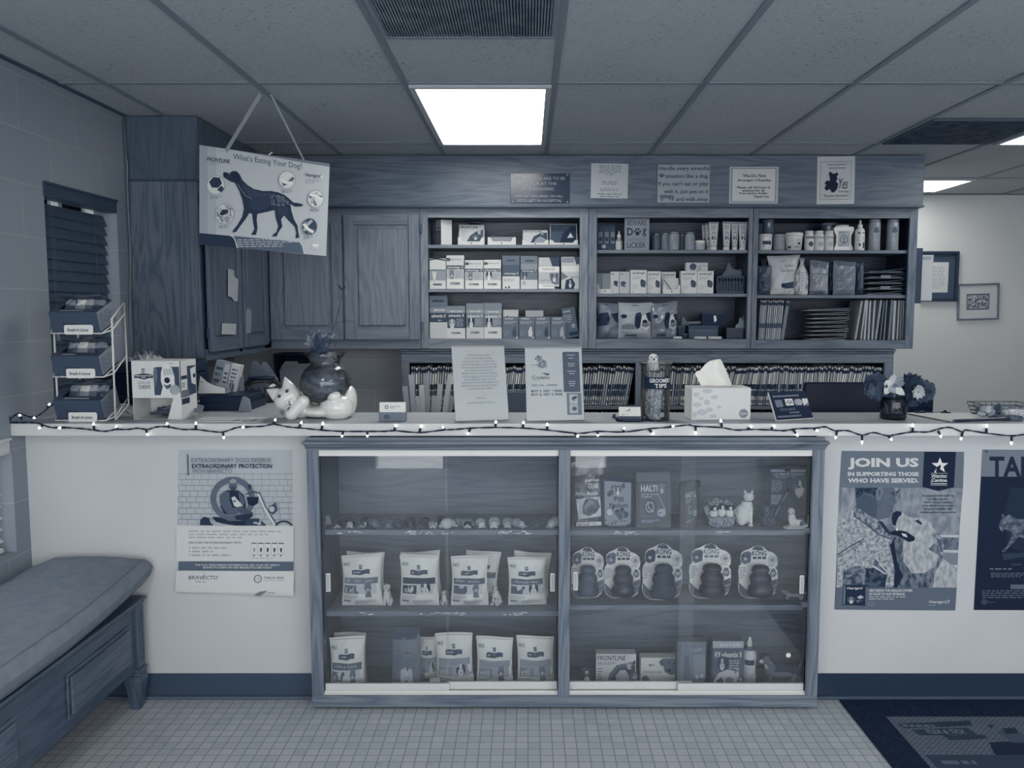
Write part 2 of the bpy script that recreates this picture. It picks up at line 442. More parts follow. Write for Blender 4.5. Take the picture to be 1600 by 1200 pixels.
mb = MB(); mb.box(XL - 0.2, 2.36, YB, YB + 0.12, 0, ZC, M_BLOCKB); struct(mb, 'wall_back')
mb = MB(); mb.box(2.24, 2.36, YB + 0.12, YF, 0, ZC, paint); struct(mb, 'wall_hall')
mb = MB(); mb.box(2.24, XR + 0.2, YF, YF + 0.15, 0, ZC, mott(0.80, 0.83, 1.2, 0.35, 0.65, 2, 0.6)); struct(mb, 'wall_far')
mb = MB(); mb.box(XR, XR + 0.15, YFR, YF, 0, ZC, paint); struct(mb, 'wall_right')
mb = MB()                                                       # storefront behind the viewer: knee wall, glazing, header
for a, d in ((XL - 0.2, -1.55), (-0.74, 0.38), (0.84, XR)): mb.box(a, d, YFR - 0.15, YFR, 0, 0.62, paint)
mb.box(XL - 0.2, XR, YFR - 0.15, YFR, 2.34, ZC, paint)
for x in (-1.55, -0.82, 0.38, 0.76, 2.2, 3.6): mb.box(x, x + 0.08, YFR - 0.15, YFR, 0, 2.34, paint)
struct(mb, 'wall_front')

# low wall under the counter, open where the display case is let in
CX0, CX1 = PX(480, 3.04, 0.6), PX(1285, 3.04, 0.6)
WT = CT - 0.046
mb = MB()
mb.box(XL, CX0, YW, YW + 0.12, 0, WT, paint); mb.box(CX1, CX1 + 0.13, YW, YW + 0.012, 0, WT, paint); mb.box(CX1 + 0.13, XR, YW, YW + 0.12, 0, WT, paint)
struct(mb, 'wall_counter')
for nm, a, b, t in (('baseboard_left', XL, CX0, 0.24), ('baseboard_right', CX1, XR, 0.15)):  # right run toned darker, a vignette put into its colour
    mb = MB(); m = ink(t, 0.35, 0.4); mb.box(a, b, YW - 0.006, YW - 0.0004, 0.0005, 0.102, m); mb.box(a, b, YW - 0.02, YW - 0.006, 0.0005, 0.014, ink(t + 0.14, 0.35, 0.4), 0.003); struct(mb, nm)
# wood bulkheads over the cabinets
CFX, CFB = -1.585, 5.08                     # faces of the side run and of the back run
ZS, ZB = 2.13, 1.292
mb = MB(); mb.box(XL, CFX + 0.012, 4.035, 5.05, ZS + 0.012, ZC - 0.006, wood(0.34, 'z', 4, 0.04)); mb.box(XL, CFX + 0.016, 4.028, 5.05, ZS + 0.002, ZS + 0.012, wood(0.24, 'y', 1, 0.03)); struct(mb, 'trim_2')
sx1 = PX(1444, 5.03, 2.3)
mb = MB(); mb.box(CFX + 0.016, sx1, 5.03, YB - 0.003, ZS + 0.012, ZC - 0.006, wood(0.37, 'x', 2, 0.07)); mb.box(CFX + 0.016, sx1 + 0.005, 5.022, YB - 0.003, ZS, ZS + 0.012, wood(0.24, 'x', 1, 0.03)); struct(mb, 'trim_3')

# ================================================================ ceiling fixtures
def light_panel(x0, y0, y1, label):
    x1 = x0 + 0.6096; t = thing('ceiling_light', label, 'ceiling light', ((x0 + x1) / 2, (y0 + y1) / 2, ZC - 0.002), group=None)
    hx, hy = (x1 - x0) / 2 - 0.013, (y1 - y0) / 2 - 0.013; f = 0.024; m = ink(0.72, 0.4)
    fr = MB()
    for a, b, c, d in ((-hx, hx, -hy, -hy + f), (-hx, hx, hy - f, hy), (-hx, -hx + f, -hy + f, hy - f), (hx - f, hx, -hy + f, hy - f)): fr.box(a, b, c, d, -0.016, 0, m)
    fr.build('light_frame', t)
    d = MB(); d.box(-hx + f, hx - f, -hy + f, hy - f, -0.006, -0.001, emit((1.0, 0.975, 0.91), PANEL_POWER)); d.build('diffuser', t)
    return t
light_panel(GX[2], GY[4], GY[5], 'bright rectangular ceiling light panel over the counter, facing the shelves')
light_panel(GX[7], GY[4], GY[5], 'ceiling light panel beside the dusty vent on the hall side')
light_panel(GX[7], GY[6], GY[6] + 0.61, 'small square ceiling light panel glowing just past the cabinet end')
light_panel(GX[1], GY[1], GY[2], 'added ceiling light panel over the waiting bench, unseen behind the viewer')  # unseen panel added as fill light for the room
light_panel(GX[5], GY[1], GY[2], 'added ceiling light panel over the waiting area mat, unseen behind the viewer')  # second unseen panel, also added for fill light
def vent(x0, y0, label, t0):
    t = thing('ceiling_vent', label, 'ceiling vent', (x0 + 0.3048, y0 + 0.305, ZC - 0.002)); h = 0.292
    fr = MB(); m = ink(t0 + 0.08)
    for a, b, c, d in ((-h, h, -h, -h + 0.02), (-h, h, h - 0.02, h), (-h, -h + 0.02, -h + 0.02, h - 0.02), (h - 0.02, h, -h + 0.02, h - 0.02)): fr.box(a, b, c, d, -0.012, 0, m, 0.003)
    fr.build('vent_frame', t)
    bk = MB(); bk.box(-h + 0.02, h - 0.02, -h + 0.02, h - 0.02, -0.003, 0, ink(0.16)); bk.build('backing', t)
    g = MB(); gm = mott(t0 - 0.05, t0 + 0.12, 14, 0.35, 0.65, 4, 0.7)
    n = 58
    for i in range(n):
        x = -h + 0.02 + (2 * h - 0.04) * (i + 0.5) / n; g.box(x - 0.0026, x + 0.0026, -h + 0.02, h - 0.02, -0.011, -0.004, gm)
    g.build('grille', t)
vent(GX[2], 2.897 - 0.61, 'square ribbed ceiling vent nearest the viewer, before the light panel', 0.46)
vent(GX[6], GY[5] - 0.61, 'dusty dark ceiling vent near the hall, with light streaks', 0.24)

# ================================================================ counter
mb = MB(); lam = mott(0.70, 0.74, 30, 0.4, 0.6, 3, 0.4); edge = ink(0.84, 0.4)
mb.box(XL + 0.001, XR - 0.001, CFY + 0.003, 3.40, WT + 0.0005, CT, lam); mb.box(XL - 0.065, XR - 0.001, CFY, CFY + 0.003, WT + 0.0005, CT - 0.001, edge); mb.box(XL - 0.065, XL + 0.001, CFY + 0.003, 3.095, WT + 0.0005, CT, lam)
mb.box(XL + 0.001, -1.04, 3.40, 4.30, WT + 0.0005, CT - 0.002, lam)
cnt = solo(mb, 'service_counter', 'long pale laminate counter top with string lights along its front edge', 'counter')
mb = MB(); mb.box(XL + 0.05, -1.07, 4.1, 4.16, 0, WT, paint); mb.box(-1.12, -1.07, 3.27, 4.1, 0, WT, paint); mb.build('support_panel', cnt)

# ================================================================ left side run of cabinets
t = thing('wall_cabinet', 'corner oak wall cabinet on the block wall with notes taped to its doors', 'cabinet', (0, 0, 0))
b = MB(); wv = wood(0.40, 'z', 3, 0.09); wf = wood(0.33, 'z', 5, 0.06); dark = wood(0.22, 'z', 6, 0.04)
b.box(XL + 0.0005, CFX, 4.05, CFB + 0.3, ZB, ZS, dark); b.build('carcass', t)
b = MB(); b.box(XL + 0.0005, CFX + 0.002, 4.035, 4.05, ZB - 0.005, ZS + 0.001, wv); b.build('side_panel', t)
b = MB(); b.box(CFX, CFX + 0.012, 4.05, CFB, ZB - 0.02, ZB + 0.035, wf); b.box(CFX, CFX + 0.012, 4.05, CFB, ZS - 0.05, ZS, wf); b.box(CFX, CFX + 0.012, 4.53, 4.57, ZB, ZS, wf); b.box(CFX, CFX + 0.012, 4.97, CFB, ZB, ZS, wf); b.build('face_frame', t)
def door_x(y0, y1, z0, z1, parent, tt):
    """raised-panel door facing +x"""
    d = MB(); x = CFX + 0.013; m = wood(tt, 'z', 7, 0.06); mh = wood(tt, 'y', 8, 0.06); f = 0.055
    d.box(x, x + 0.02, y0, y0 + f, z0, z1, m, 0.004); d.box(x, x + 0.02, y1 - f, y1, z0, z1, m, 0.004)
    d.box(x, x + 0.0195, y0 + f, y1 - f, z0, z0 + f, mh, 0.003); d.box(x, x + 0.0195, y0 + f, y1 - f, z1 - f, z1, mh, 0.003)
    d.box(x, x + 0.008, y0 + f, y1 - f, z0 + f, z1 - f, m); d.box(x + 0.004, x + 0.016, y0 + f + 0.02, y1 - f - 0.02, z0 + f + 0.02, z1 - f - 0.02, m, 0.008)
    o = d.build('door', parent)
    h = MB()
    for z in (z0 + 0.07, z1 - 0.09): h.box(x + 0.001, x + 0.014, y0 - 0.012, y0 - 0.001, z, z + 0.05, metal(0.35), 0.002)
    h.build('hinge', o)
door_x(4.075, 4.535, ZB + 0.02, ZS - 0.035, t, 0.36); door_x(4.565, 4.975, ZB + 0.02, ZS - 0.035, t, 0.34)
DX = CFX + 0.035
def note(pts, label, tt=0.62):
    q = [atx(px, py, DX) for px, py in pts]; c = sum(q, Vector()) / len(q)
    m = MB(); vs = [p - c for p in q]; n = len(vs); vs2 = [v + Vector((0.0012, 0, 0)) for v in vs]
    m.add(vs + vs2, [list(range(n)), list(range(n, 2 * n))[::-1]] + [(i, (i + 1) % n, (i + 1) % n + n, i + n) for i in range(n)], tt)
    solo(m, 'paper_note', label, 'note', c)
note([(356, 420), (365, 422), (366, 432), (372, 437), (371, 471), (366, 471), (361, 464), (356, 463)], 'tall torn white paper note stuck to the corner cabinet door', 0.70)
note([(347, 505), (369, 506), (368, 523), (346, 522)], 'small square white paper note low on the corner cabinet door', 0.72)
note([(384, 485), (386, 482), (391, 483), (393, 486), (392, 520), (386, 522), (384, 520)], 'narrow rounded paper strip on the second corner cabinet door', 0.55)

# ================================================================ back run: door cabinet and three open shelf units
def raised_door(x0, x1, z0, z1, y, parent, tt, hinge_x):
    d = MB(); m = wood(tt, 'z', 9, 0.06); mh = wood(tt, 'x', 10, 0.07); f = 0.065
    d.box(x0, x0 + f, y, y + 0.02, z0, z1, m, 0.004); d.box(x1 - f, x1, y, y + 0.02, z0, z1, m, 0.004)
    d.box(x0 + f, x1 - f, y + 0.0005, y + 0.02, z0, z0 + f, mh, 0.003); d.box(x0 + f, x1 - f, y + 0.0005, y + 0.02, z1 - f, z1, mh, 0.003)
    d.box(x0 + f, x1 - f, y + 0.012, y + 0.02, z0 + f, z1 - f, m); d.box(x0 + f + 0.018, x1 - f - 0.018, y + 0.003, y + 0.016, z0 + f + 0.018, z1 - f - 0.018, wood(tt + 0.02, 'z', 11, 0.06), 0.008)
    o = d.build('door', parent); h = MB()
    for z in (z0 + 0.06, z1 - 0.11): h.box(hinge_x - 0.006, hinge_x + 0.006, y + 0.004, y + 0.018, z, z + 0.05, metal(0.3), 0.002)
    h.build('hinge', o)
Y0 = CFB
zt, zb_ = PZ(322, Y0), PZ(545, Y0)
xa = CFX + 0.014
def unit(x0, x1, ox0, ox1, oz0, oz1, shelves, label, tt, tin):
    t = thing('shelf_cabinet', label, 'cabinet', ((x0 + x1) / 2, Y0, zb_)); c = -(x0 + x1) / 2
    g = lambda x: x + c
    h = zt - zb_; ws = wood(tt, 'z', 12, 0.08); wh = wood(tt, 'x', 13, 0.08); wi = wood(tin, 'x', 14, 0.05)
    f = MB()
    f.box(g(x0) + 0.001, g(ox0), 0, 0.02, 0, h, ws, 0.002); f.box(g(ox1), g(x1) - 0.001, 0, 0.02, 0, h, ws, 0.002)
    f.box(g(ox0), g(ox1), 0.0005, 0.02, 0, oz0 - zb_, wh); f.box(g(ox0), g(ox1), 0.0005, 0.02, oz1 - zb_, h, wh); f.build('face_frame', t)
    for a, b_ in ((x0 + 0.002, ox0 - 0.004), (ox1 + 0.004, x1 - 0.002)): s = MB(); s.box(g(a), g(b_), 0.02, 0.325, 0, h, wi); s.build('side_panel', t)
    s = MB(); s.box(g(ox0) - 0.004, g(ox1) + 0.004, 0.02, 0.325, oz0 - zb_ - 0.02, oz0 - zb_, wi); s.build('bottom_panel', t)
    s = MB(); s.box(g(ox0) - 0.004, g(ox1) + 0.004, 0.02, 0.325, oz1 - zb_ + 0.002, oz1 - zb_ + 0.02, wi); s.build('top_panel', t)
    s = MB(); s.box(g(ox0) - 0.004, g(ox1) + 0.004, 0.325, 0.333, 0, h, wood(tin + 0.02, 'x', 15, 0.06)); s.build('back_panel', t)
    for z0, z1 in shelves:
        s = MB(); s.box(g(ox0) - 0.003, g(ox1) + 0.003, 0.0205, 0.324, z0 - zb_, z1 - zb_, wood(tt + 0.02, 'x', 16, 0.05), 0.002); s.build('shelf', t)
    return t
def XP(px): return PX(px, Y0, 1.7)
YS = Y0 + 0.022
A1, A2, A3 = PZ(382.5, YS), PZ(451.5, YS), PZ(529.5, Y0)
B1, B2, B3 = PZ(390.5, YS), PZ(458.8, YS), PZ(529.8, Y0)
C1, C2, C3 = PZ(391, YS), PZ(461, YS), PZ(531.5, Y0)
xu0, xu1, xu2, xu3 = XP(657), XP(919), XP(1175), XP(1431)
t = thing('wall_cabinet', 'oak wall cabinet with two raised-panel doors beside the open shelves', 'cabinet', (xa, Y0, zb_)); h = zt - zb_; w = xu0 - xa
b = MB(); b.box(0.001, w, 0.02, 0.333, 0, h, wood(0.25, 'z', 6, 0.04)); b.build('carcass', t)
b = MB(); wf = wood(0.44, 'x', 13, 0.06)
b.box(0.001, w - 0.001, 0.0, 0.02, 0, 0.055, wf); b.box(0.001, w - 0.001, 0, 0.02, h - 0.05, h, wf); b.box(0.001, 0.03, 0, 0.02, 0.055, h - 0.05, wf); b.box(w - 0.05, w - 0.001, 0, 0.02, 0.055, h - 0.05, wf); b.box(XP(537) - xa - 0.03, XP(537) - xa + 0.03, 0, 0.02, 0.055, h - 0.05, wf); b.build('face_frame', t)
zd0, zd1 = PZ(531, Y0) - zb_, PZ(335, Y0) - zb_
raised_door(max(0.004, XP(415) - xa), XP(535.5) - xa, zd0, zd1, -0.0205, t, 0.44, XP(415) - xa + 0.0)
raised_door(XP(538.5) - xa, XP(657) - xa - 0.004, zd0, zd1, -0.0205, t, 0.47, XP(659) - xa)
unit(xu0, xu1, XP(669), XP(905.5), A3, PZ(340, Y0), [(A1 - 0.02, A1), (A2 - 0.02, A2)], 'open oak shelf unit of boxed medicines beside the cabinet doors', 0.50, 0.44)  # frame and interior oak darken per unit, lamp falloff put into the colour
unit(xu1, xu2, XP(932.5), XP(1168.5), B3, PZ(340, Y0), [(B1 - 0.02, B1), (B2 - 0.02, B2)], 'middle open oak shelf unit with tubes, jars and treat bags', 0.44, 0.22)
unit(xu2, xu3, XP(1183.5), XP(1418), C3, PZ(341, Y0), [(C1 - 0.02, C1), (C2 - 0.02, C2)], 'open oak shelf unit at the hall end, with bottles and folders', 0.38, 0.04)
# ================================================================ filing shelf behind the counter
FY = 5.10
fx0, fx1 = PX(628, FY, 1.1), PX(1395, FY, 1.1)
ft, fo = zb_ - 0.003, PZ(567, FY)                      # top of unit, top of the opening
sz1 = PZ(634, FY + 0.01); sz0 = sz1 - 0.022
t = thing('filing_shelf', 'long oak filing shelf packed with patient folders under the wall cabinets', 'shelf', (fx0, FY, 0)); W = fx1 - fx0
wf = wood(0.42, 'x', 17, 0.08); wz = wood(0.42, 'z', 18, 0.08)
b = MB(); b.box(-0.012, W + 0.012, -0.012, 0.06, ft - 0.014, ft, wf, 0.004); b.box(-0.006, W + 0.006, -0.006, 0.06, ft - 0.03, ft - 0.0145, wf, 0.006); b.box(0, W, 0, 0.30, ft - 0.05, ft - 0.0305, wf); b.build('top_moulding', t)
b = MB(); xs = [0, PX(640, FY, 1.1) - fx0, PX(993, FY, 1.1) - fx0, PX(1006, FY, 1.1) - fx0, PX(1381, FY, 1.1) - fx0, W]
b.box(0, W, 0, 0.02, fo, ft - 0.051, wf)
for a, c in ((xs[0], xs[1]), (xs[2], xs[3]), (xs[4], xs[5])): b.box(a, c, 0, 0.02, 0.0, fo - 0.0003, wz)
b.build('face_frame', t)
for x in (0.001, xs[2] + 0.002, W - 0.02): b = MB(); b.box(x, x + 0.018, 0.021, 0.30, 0.0, ft - 0.051, wood(0.2, 'z', 6, 0.04)); b.build('side_panel', t)
b = MB(); b.box(0.001, W - 0.001, 0.30, 0.31, 0, ft - 0.05, ink(0.1)); b.build('back_panel', t)
for z in (sz0, sz0 - 0.30, 0.33, 0.08):
    b = MB(); b.box(0.02, xs[2], 0.004, 0.299, z, z + 0.022, wf); b.build('shelf', t)
    b = MB(); b.box(xs[3] + 0.018, W - 0.021, 0.004, 0.299, z, z + 0.022, wf); b.build('shelf', t)
# folders: four makes of folder, copied along both rows
def folder_mesh(k):
    r = random.Random(k); m = MB(); w, d, h = 0.0094, 0.235, 0.232 + 0.006 * (k % 3); pap = ink(0.68 + 0.07 * (k % 4)); dk = ink(0.10 + 0.05 * (k % 2)); md = ink(0.36 - 0.06 * (k % 3))
    m.box(-w / 2, w / 2, 0, d, 0, h, pap, 0.0012)
    def band(z0, z1, mm): m.box(-w / 2 - 0.0005, w / 2 + 0.0005, -0.0012, 0.012, z0, z1, mm)
    band(h - 0.034, h - 0.014, dk)
    if k != 4: band(0.098, 0.13, dk if k % 2 else md); band(0.055, 0.09, md); band(0.012, 0.032, ink(0.5))
    return m
LF = 'upright patient folder with dark tab in the upper row of the filing shelf'
LG = 'patient folder in the lower filing row, only its top edge showing'
kinds = []
for k in range(6):
    o = folder_mesh(k).build('patient_folder'); tag(o, LF, 'folder', 'folders in the upper filing row'); kinds.append(o)
used = set()
def put_folder(x, y, z, lean, label, group):
    k = random.choice((0, 1, 2, 3, 0, 1, 2, 3, 4, 5))
    if k not in used: o = kinds[k]; used.add(k); o['label'] = label; o['group'] = group
    else: o = kinds[k].copy(); COL.objects.link(o); o['label'] = label; o['group'] = group
    o.location = (x, y, z + abs(math.sin(lean)) * 0.0044 + 0.0006); o.rotation_euler = (0, lean, 0); return o
def row(x0, x1, z, n, label, group, lean0, lean1):
    ln = lean0
    for i in range(n):
        f = i / (n - 1); ln = lean0 + (lean1 - lean0) * (0.5 - 0.5 * math.cos(f * math.pi * 3)) + random.uniform(-0.004, 0.004)
        x = x0 + (x1 - x0) * f
        put_folder(x, FY + 0.012 + random.uniform(0, 0.016), z + random.uniform(0, 0.004), ln, label, group)
w1 = (fx0 + xs[1] + 0.008, fx0 + xs[2] - 0.05); w2 = (fx0 + xs[3] + 0.03, fx0 + xs[4] - 0.05)
row(w1[0], w1[1], sz1 + 0.001, 96, LF, 'folders in the upper filing row', 0.03, 0.17)
row(w2[0], w2[1], sz1 + 0.001, 104, LF, 'folders in the upper filing row', 0.05, 0.20)
row(w1[0], w1[1] - 0.01, sz0 - 0.278, 46, LG, 'folders in the lower filing row', 0.0, 0.12)
row(w2[0], w2[1] - 0.02, sz0 - 0.278, 50, LG, 'folders in the lower filing row', 0.0, 0.14)

# ================================================================ far wall: framed pictures, file pocket
def framed(x0, y0, x1, y1, depth, wd, tf, label, draw, ry=0.0, mat_t=0.5):
    a, b_ = at(x0, y0, YF), at(x1, y1, YF); w, h = b_.x - a.x, a.z - b_.z
    t = thing('picture_frame', label, 'picture', ((a.x + b_.x) / 2, YF - 0.001, (a.z + b_.z) / 2), ry=ry)
    f = MB(); m = wood(tf, 'x', 20, 0.03)
    for q in ((-w / 2, w / 2, h / 2 - wd, h / 2), (-w / 2, w / 2, -h / 2, -h / 2 + wd), (-w / 2, -w / 2 + wd, -h / 2 + wd, h / 2 - wd), (w / 2 - wd, w / 2, -h / 2 + wd, h / 2 - wd)):
        f.box(q[0], q[1], -depth, 0, q[2], q[3], m, 0.003)
    f.build('moulding', t)
    p = MB(); p.box(-w / 2 + wd, w / 2 - wd, -0.008, 0, -h / 2 + wd, h / 2 - wd, mat_t)
    s = Sheet(p, (-w / 2 + wd, -0.008, h / 2 - wd), (1, 0, 0), (0, 0, -1), w - 2 * wd, h - 2 * wd, (0, -1, 0)); draw(s); p.build('matted_print', t)
def d1(s):
    s.view(0, 0, 100, 100).rect(3, 3, 97, 97, 0.24); s.rect(24, 18, 80, 86, 0.80); s.small(30, 27, 74, 78, 11, 0.62, 3, 0.4)
def d2(s):
    s.view(0, 0, 100, 100).rect(20, 26, 80, 74, 0.2); s.rect(22, 29, 78, 71, 0.6); s.rect(24, 31, 76, 69, mott(0.2, 0.75, 60, 0.4, 0.6, 5))
framed(1439, 393, 1493, 471, 0.035, 0.022, 0.12, 'black framed letter with dark mat half hidden by the wall pocket', d1, 0.0, 0.24)
framed(1496, 443, 1558, 500, 0.022, 0.014, 0.45, 'small pale framed print with wide white mat on the far wall', d2, R(-1.6), 0.78)
px0, px1 = PX(1433, 5.14, 1.7), PX(1447, 5.14, 1.7)
t = thing('file_pocket', 'dark wall file pocket on the cabinet end beside the black frame', 'file holder', (xu3 + 0.004, 5.20, PZ(474, 5.14))); hh = PZ(388, 5.14) - PZ(474, 5.14)
b = MB(); m = ink(0.18, 0.4); b.box(0.0, 0.004, -0.08, 0.12, 0, hh, m); b.box(0.004, 0.05, -0.08, -0.076, 0, hh, m); b.box(0.004, 0.05, 0.116, 0.12, 0, hh, m); b.box(0.046, 0.05, -0.076, 0.116, 0, hh * 0.86, m); b.box(0.004, 0.046, -0.076, 0.116, 0, 0.004, m); b.build('pocket', t)
mb = MB()
for i in range(4): mb.box(0.0 + i * 0.007, 0.005 + i * 0.007, -0.02, 0.10, 0, 0.29 - 0.012 * i, ink(0.74 + 0.04 * (i % 2)), 0.001)
solo(mb, 'paper_sheaf', 'sheaf of curled papers standing in the wall file pocket', 'papers', (xu3 + 0.012, 5.18, PZ(474, 5.14) + 0.005))
mb = MB(); mb.box(0, 0.075, 0, 0.006, 0, 0.28, ink(0.72), 0.001); mb.box(0.008, 0.06, -0.001, 0, 0.25, 0.27, ink(0.6))
solo(mb, 'paper_pad', 'pale paper pad clipped to the outer face of the file pocket', 'papers', (xu3 + 0.056, 5.14, PZ(470, 5.14)))

# ================================================================ blinds and cord on the block wall
def blind(w, label, t0, xb, n_pitch=0.044, gap_top=0.02, tilt=62, tassel=True):
    y0, y1 = w['y0'] + 0.006, w['y1'] - 0.025; L = y1 - y0; H = w['z1'] - w['z0']
    t = thing('window_blind', label, 'blind', (xb, y0, w['z0']))
    v = MB(); m = wood(t0 - 0.02, 'y', 21, 0.03)
    v.box(-0.012, 0.05, -0.012, L + 0.022, H - 0.062, H - 0.001, m, 0.004); v.box(0.05, 0.056, -0.014, L + 0.024, H - 0.012, H - 0.001, m, 0.002); v.build('valance', t)
    s = MB(); z = H - 0.09 - gap_top; sm = wood(t0 + 0.02, 'y', 22, 0.03); k = 0
    while z > 0.035:
        M = Matrix.Translation((0.0, 0, z)) @ Matrix.Rotation(R(tilt), 4, 'Y'); s.box(-0.025, 0.025, 0.0, L, -0.0014, 0.0014, sm, 0, M); z -= n_pitch; k += 1
    s.build('slats', t)
    b = MB(); b.box(-0.02, 0.02, 0, L, 0.004, 0.022, m, 0.003); b.build('bottom_rail', t)
    c = MB()
    for y in (0.09, L - 0.14):
        for dx in (0.027, -0.027): c.tube([(dx, y, H - 0.06), (dx, y, 0.02)], 0.0009, ink(t0 + 0.16), 5)
    c.build('ladder_cord', t)
    if tassel:
        c = MB(); c.tube([(0.034, 0.055, H - 0.06), (0.036, 0.06, 0.2 + H * 0.12)], 0.0009, ink(t0 + 0.2), 5); c.lathe([(0.002, 0.0), (0.008, 0.003), (0.006, 0.03), (0.002, 0.036)], ink(0.55), (0.036, 0.06, 0.163 + H * 0.12), 10); c.build('pull_cord', t)
blind(WA, 'dark wooden slat blind closed over the window behind the treat rack', 0.22, XL - 0.045, gap_top=0.012, tilt=70)
blind(WB, 'white slat blind lit from outside, over the bench window', 0.85, XL - 0.05, tilt=40, tassel=False)
mb = MB(); P = []
for px, py, dx in ((197, 181, 0), (194, 205, 0), (201, 235, 0), (206, 262, 0.004), (202, 300, 0), (204, 340, 0), (207, 380, 0.002), (204, 420, 0), (203, 470, 0), (204, 520, 0), (207, 560, 0.004)):
    p = atx(px, py, XL + 0.012 + dx); P.append((p.x, min(p.y, 4.02), p.z))
mb.tube(P, 0.0042, ink(0.5, 0.5), 8); mb.tube([(p[0] + 0.004, p[1] - 0.012 * math.sin(i * 1.3) - 0.003, p[2]) for i, p in enumerate(P[:5])], 0.0016, ink(0.3), 6)
solo(mb, 'cable', 'pale cable running down the block wall beside the corner cabinet', 'cable')
# ================================================================ art used on packages
def dogface(s, cx, cy, r, head=0.85, patch=0.15, muzzle=0.95, ear=None):
    ear = patch if ear is None else ear
    s.circ(cx, cy, r * 0.62, r * 0.9, head, 20)
    s.poly([(cx - r * 0.35, cy - r * 0.85), (cx - r * 0.95, cy - r * 0.7), (cx - r * 1.0, cy + r * 0.1), (cx - r * 0.72, cy + r * 0.55), (cx - r * 0.5, cy - r * 0.1), (cx - r * 0.28, cy - r * 0.3)], ear)
    s.poly([(cx + r * 0.35, cy - r * 0.85), (cx + r * 0.28, cy - r * 0.3), (cx + r * 0.5, cy - r * 0.1), (cx + r * 0.72, cy + r * 0.55), (cx + r * 1.0, cy + r * 0.1), (cx + r * 0.95, cy - r * 0.7)], ear)
    s.circ(cx, cy + r * 0.42, r * 0.36, r * 0.42, muzzle, 16); s.circ(cx, cy + r * 0.25, r * 0.15, r * 0.11, 0.05, 12)
    for k in (-1, 1): s.circ(cx + k * r * 0.27, cy - r * 0.15, r * 0.08, r * 0.08, 0.04, 10)
    s.line([(cx - r * 0.18, cy + r * 0.6), (cx, cy + r * 0.52), (cx + r * 0.18, cy + r * 0.6)], r * 0.05, 0.15)
def catface(s, cx, cy, r, t=0.55, dk=0.25):
    s.poly([(cx - r * 0.75, cy - r * 0.95), (cx - r * 0.1, cy - r * 0.6), (cx - r * 0.7, cy - r * 0.05)], t); s.poly([(cx + r * 0.75, cy - r * 0.95), (cx + r * 0.7, cy - r * 0.05), (cx + r * 0.1, cy - r * 0.6)], t)
    s.circ(cx, cy, r * 0.78, r * 0.68, t, 20)
    s.poly([(cx - r * 0.5, cy + r * 0.5), (cx + r * 0.5, cy + r * 0.5), (cx + r * 0.8, cy + r * 1.5), (cx - r * 0.6, cy + r * 1.5)], t)
    for k in (-0.3, 0, 0.3): s.line([(cx + k * r, cy - r * 0.62), (cx + k * r * 0.8, cy - r * 0.25)], r * 0.09, dk)
    for k in (-1, 1):
        s.circ(cx + k * r * 0.33, cy - r * 0.05, r * 0.13, r * 0.09, 0.06, 10)
        s.line([(cx + k * r * 0.75, cy + r * 0.1), (cx + k * r * 0.4, cy + r * 0.2)], r * 0.06, dk)
    for k in (0.75, 1.05, 1.35): s.line([(cx - r * 0.55, cy + k * r), (cx, cy + k * r + r * 0.14), (cx + r * 0.6, cy + k * r)], r * 0.09, dk)
    s.circ(cx, cy + r * 0.3, r * 0.28, r * 0.2, 0.85, 12); s.circ(cx, cy + r * 0.2, r * 0.09, r * 0.06, 0.1, 8)
def paw(s, cx, cy, r, t):
    s.circ(cx, cy + r * 0.35, r * 0.55, r * 0.45, t, 14)
    for a, b in ((-0.75, -0.05), (-0.3, -0.5), (0.3, -0.5), (0.75, -0.05)): s.circ(cx + a * r, cy + b * r, r * 0.22, r * 0.28, t, 10)

# ================================================================ display case let into the low wall
DY = 3.04                                   # front of its face frame
def DX_(px, y=703): return PX(px, DY, PZ(y, DY))
o0, o1 = DX_(478.4), DX_(1289.3); i0, m0, m1, i1 = DX_(496.5), DX_(873), DX_(891.5), DX_(1271.5)
zc1, zc0 = PZ(690, 3.02), PZ(701.5, DY); zo1, zo0, zr0 = PZ(703.5, DY), PZ(1088, DY), PZ(1105, DY)
zr0 = max(zr0, 0.006)
t = case = thing('display_case', 'oak display case with sliding glass doors built into the front of the counter', 'display case', ((o0 + o1) / 2, DY, 0)); c = -(o0 + o1) / 2
g = lambda x: x + c
wz, wx = wood(0.46, 'z', 31, 0.10), wood(0.46, 'x', 32, 0.10)
b = MB()
for a, d in ((o0, i0), (m0, m1), (i1, o1)): b.box(g(a), g(d), 0, 0.02, zo0, zo1, wz, 0.0015)
b.box(g(o0), g(o1), 0.0003, 0.02, zo1, WT - 0.004, wx); b.box(g(o0), g(o1), -0.0003, 0.02, zr0, zo0, wx, 0.0015); b.build('face_frame', t)
b = MB(); b.box(g(o0) - 0.012, g(o1) + 0.01, -0.026, 0.098, zc1 - 0.012, zc1, wx, 0.004); b.box(g(o0) - 0.007, g(o1) + 0.006, -0.016, 0.098, zc1 - 0.022, zc1 - 0.0125, wx, 0.005); b.box(g(o0) - 0.003, g(o1) + 0.002, -0.008, -0.0004, zc0, zc1 - 0.0225, wx, 0.003); b.build('crown_moulding', t)
b = MB(); b.box(g(o0) + 0.02, g(o1) - 0.02, 0.03, 0.05, 0.0005, zr0 + 0.002, ink(0.03)); b.box(g(o0) + 0.01, g(o1) - 0.01, 0.012, 0.03, zr0 - 0.004, zr0 + 0.001, wx); b.build('base', t)  # near-black plinth tone paints the shadow gap under the case
wi = wood(0.46, 'x', 33, 0.06); wiz = wood(0.36, 'z', 33, 0.05)
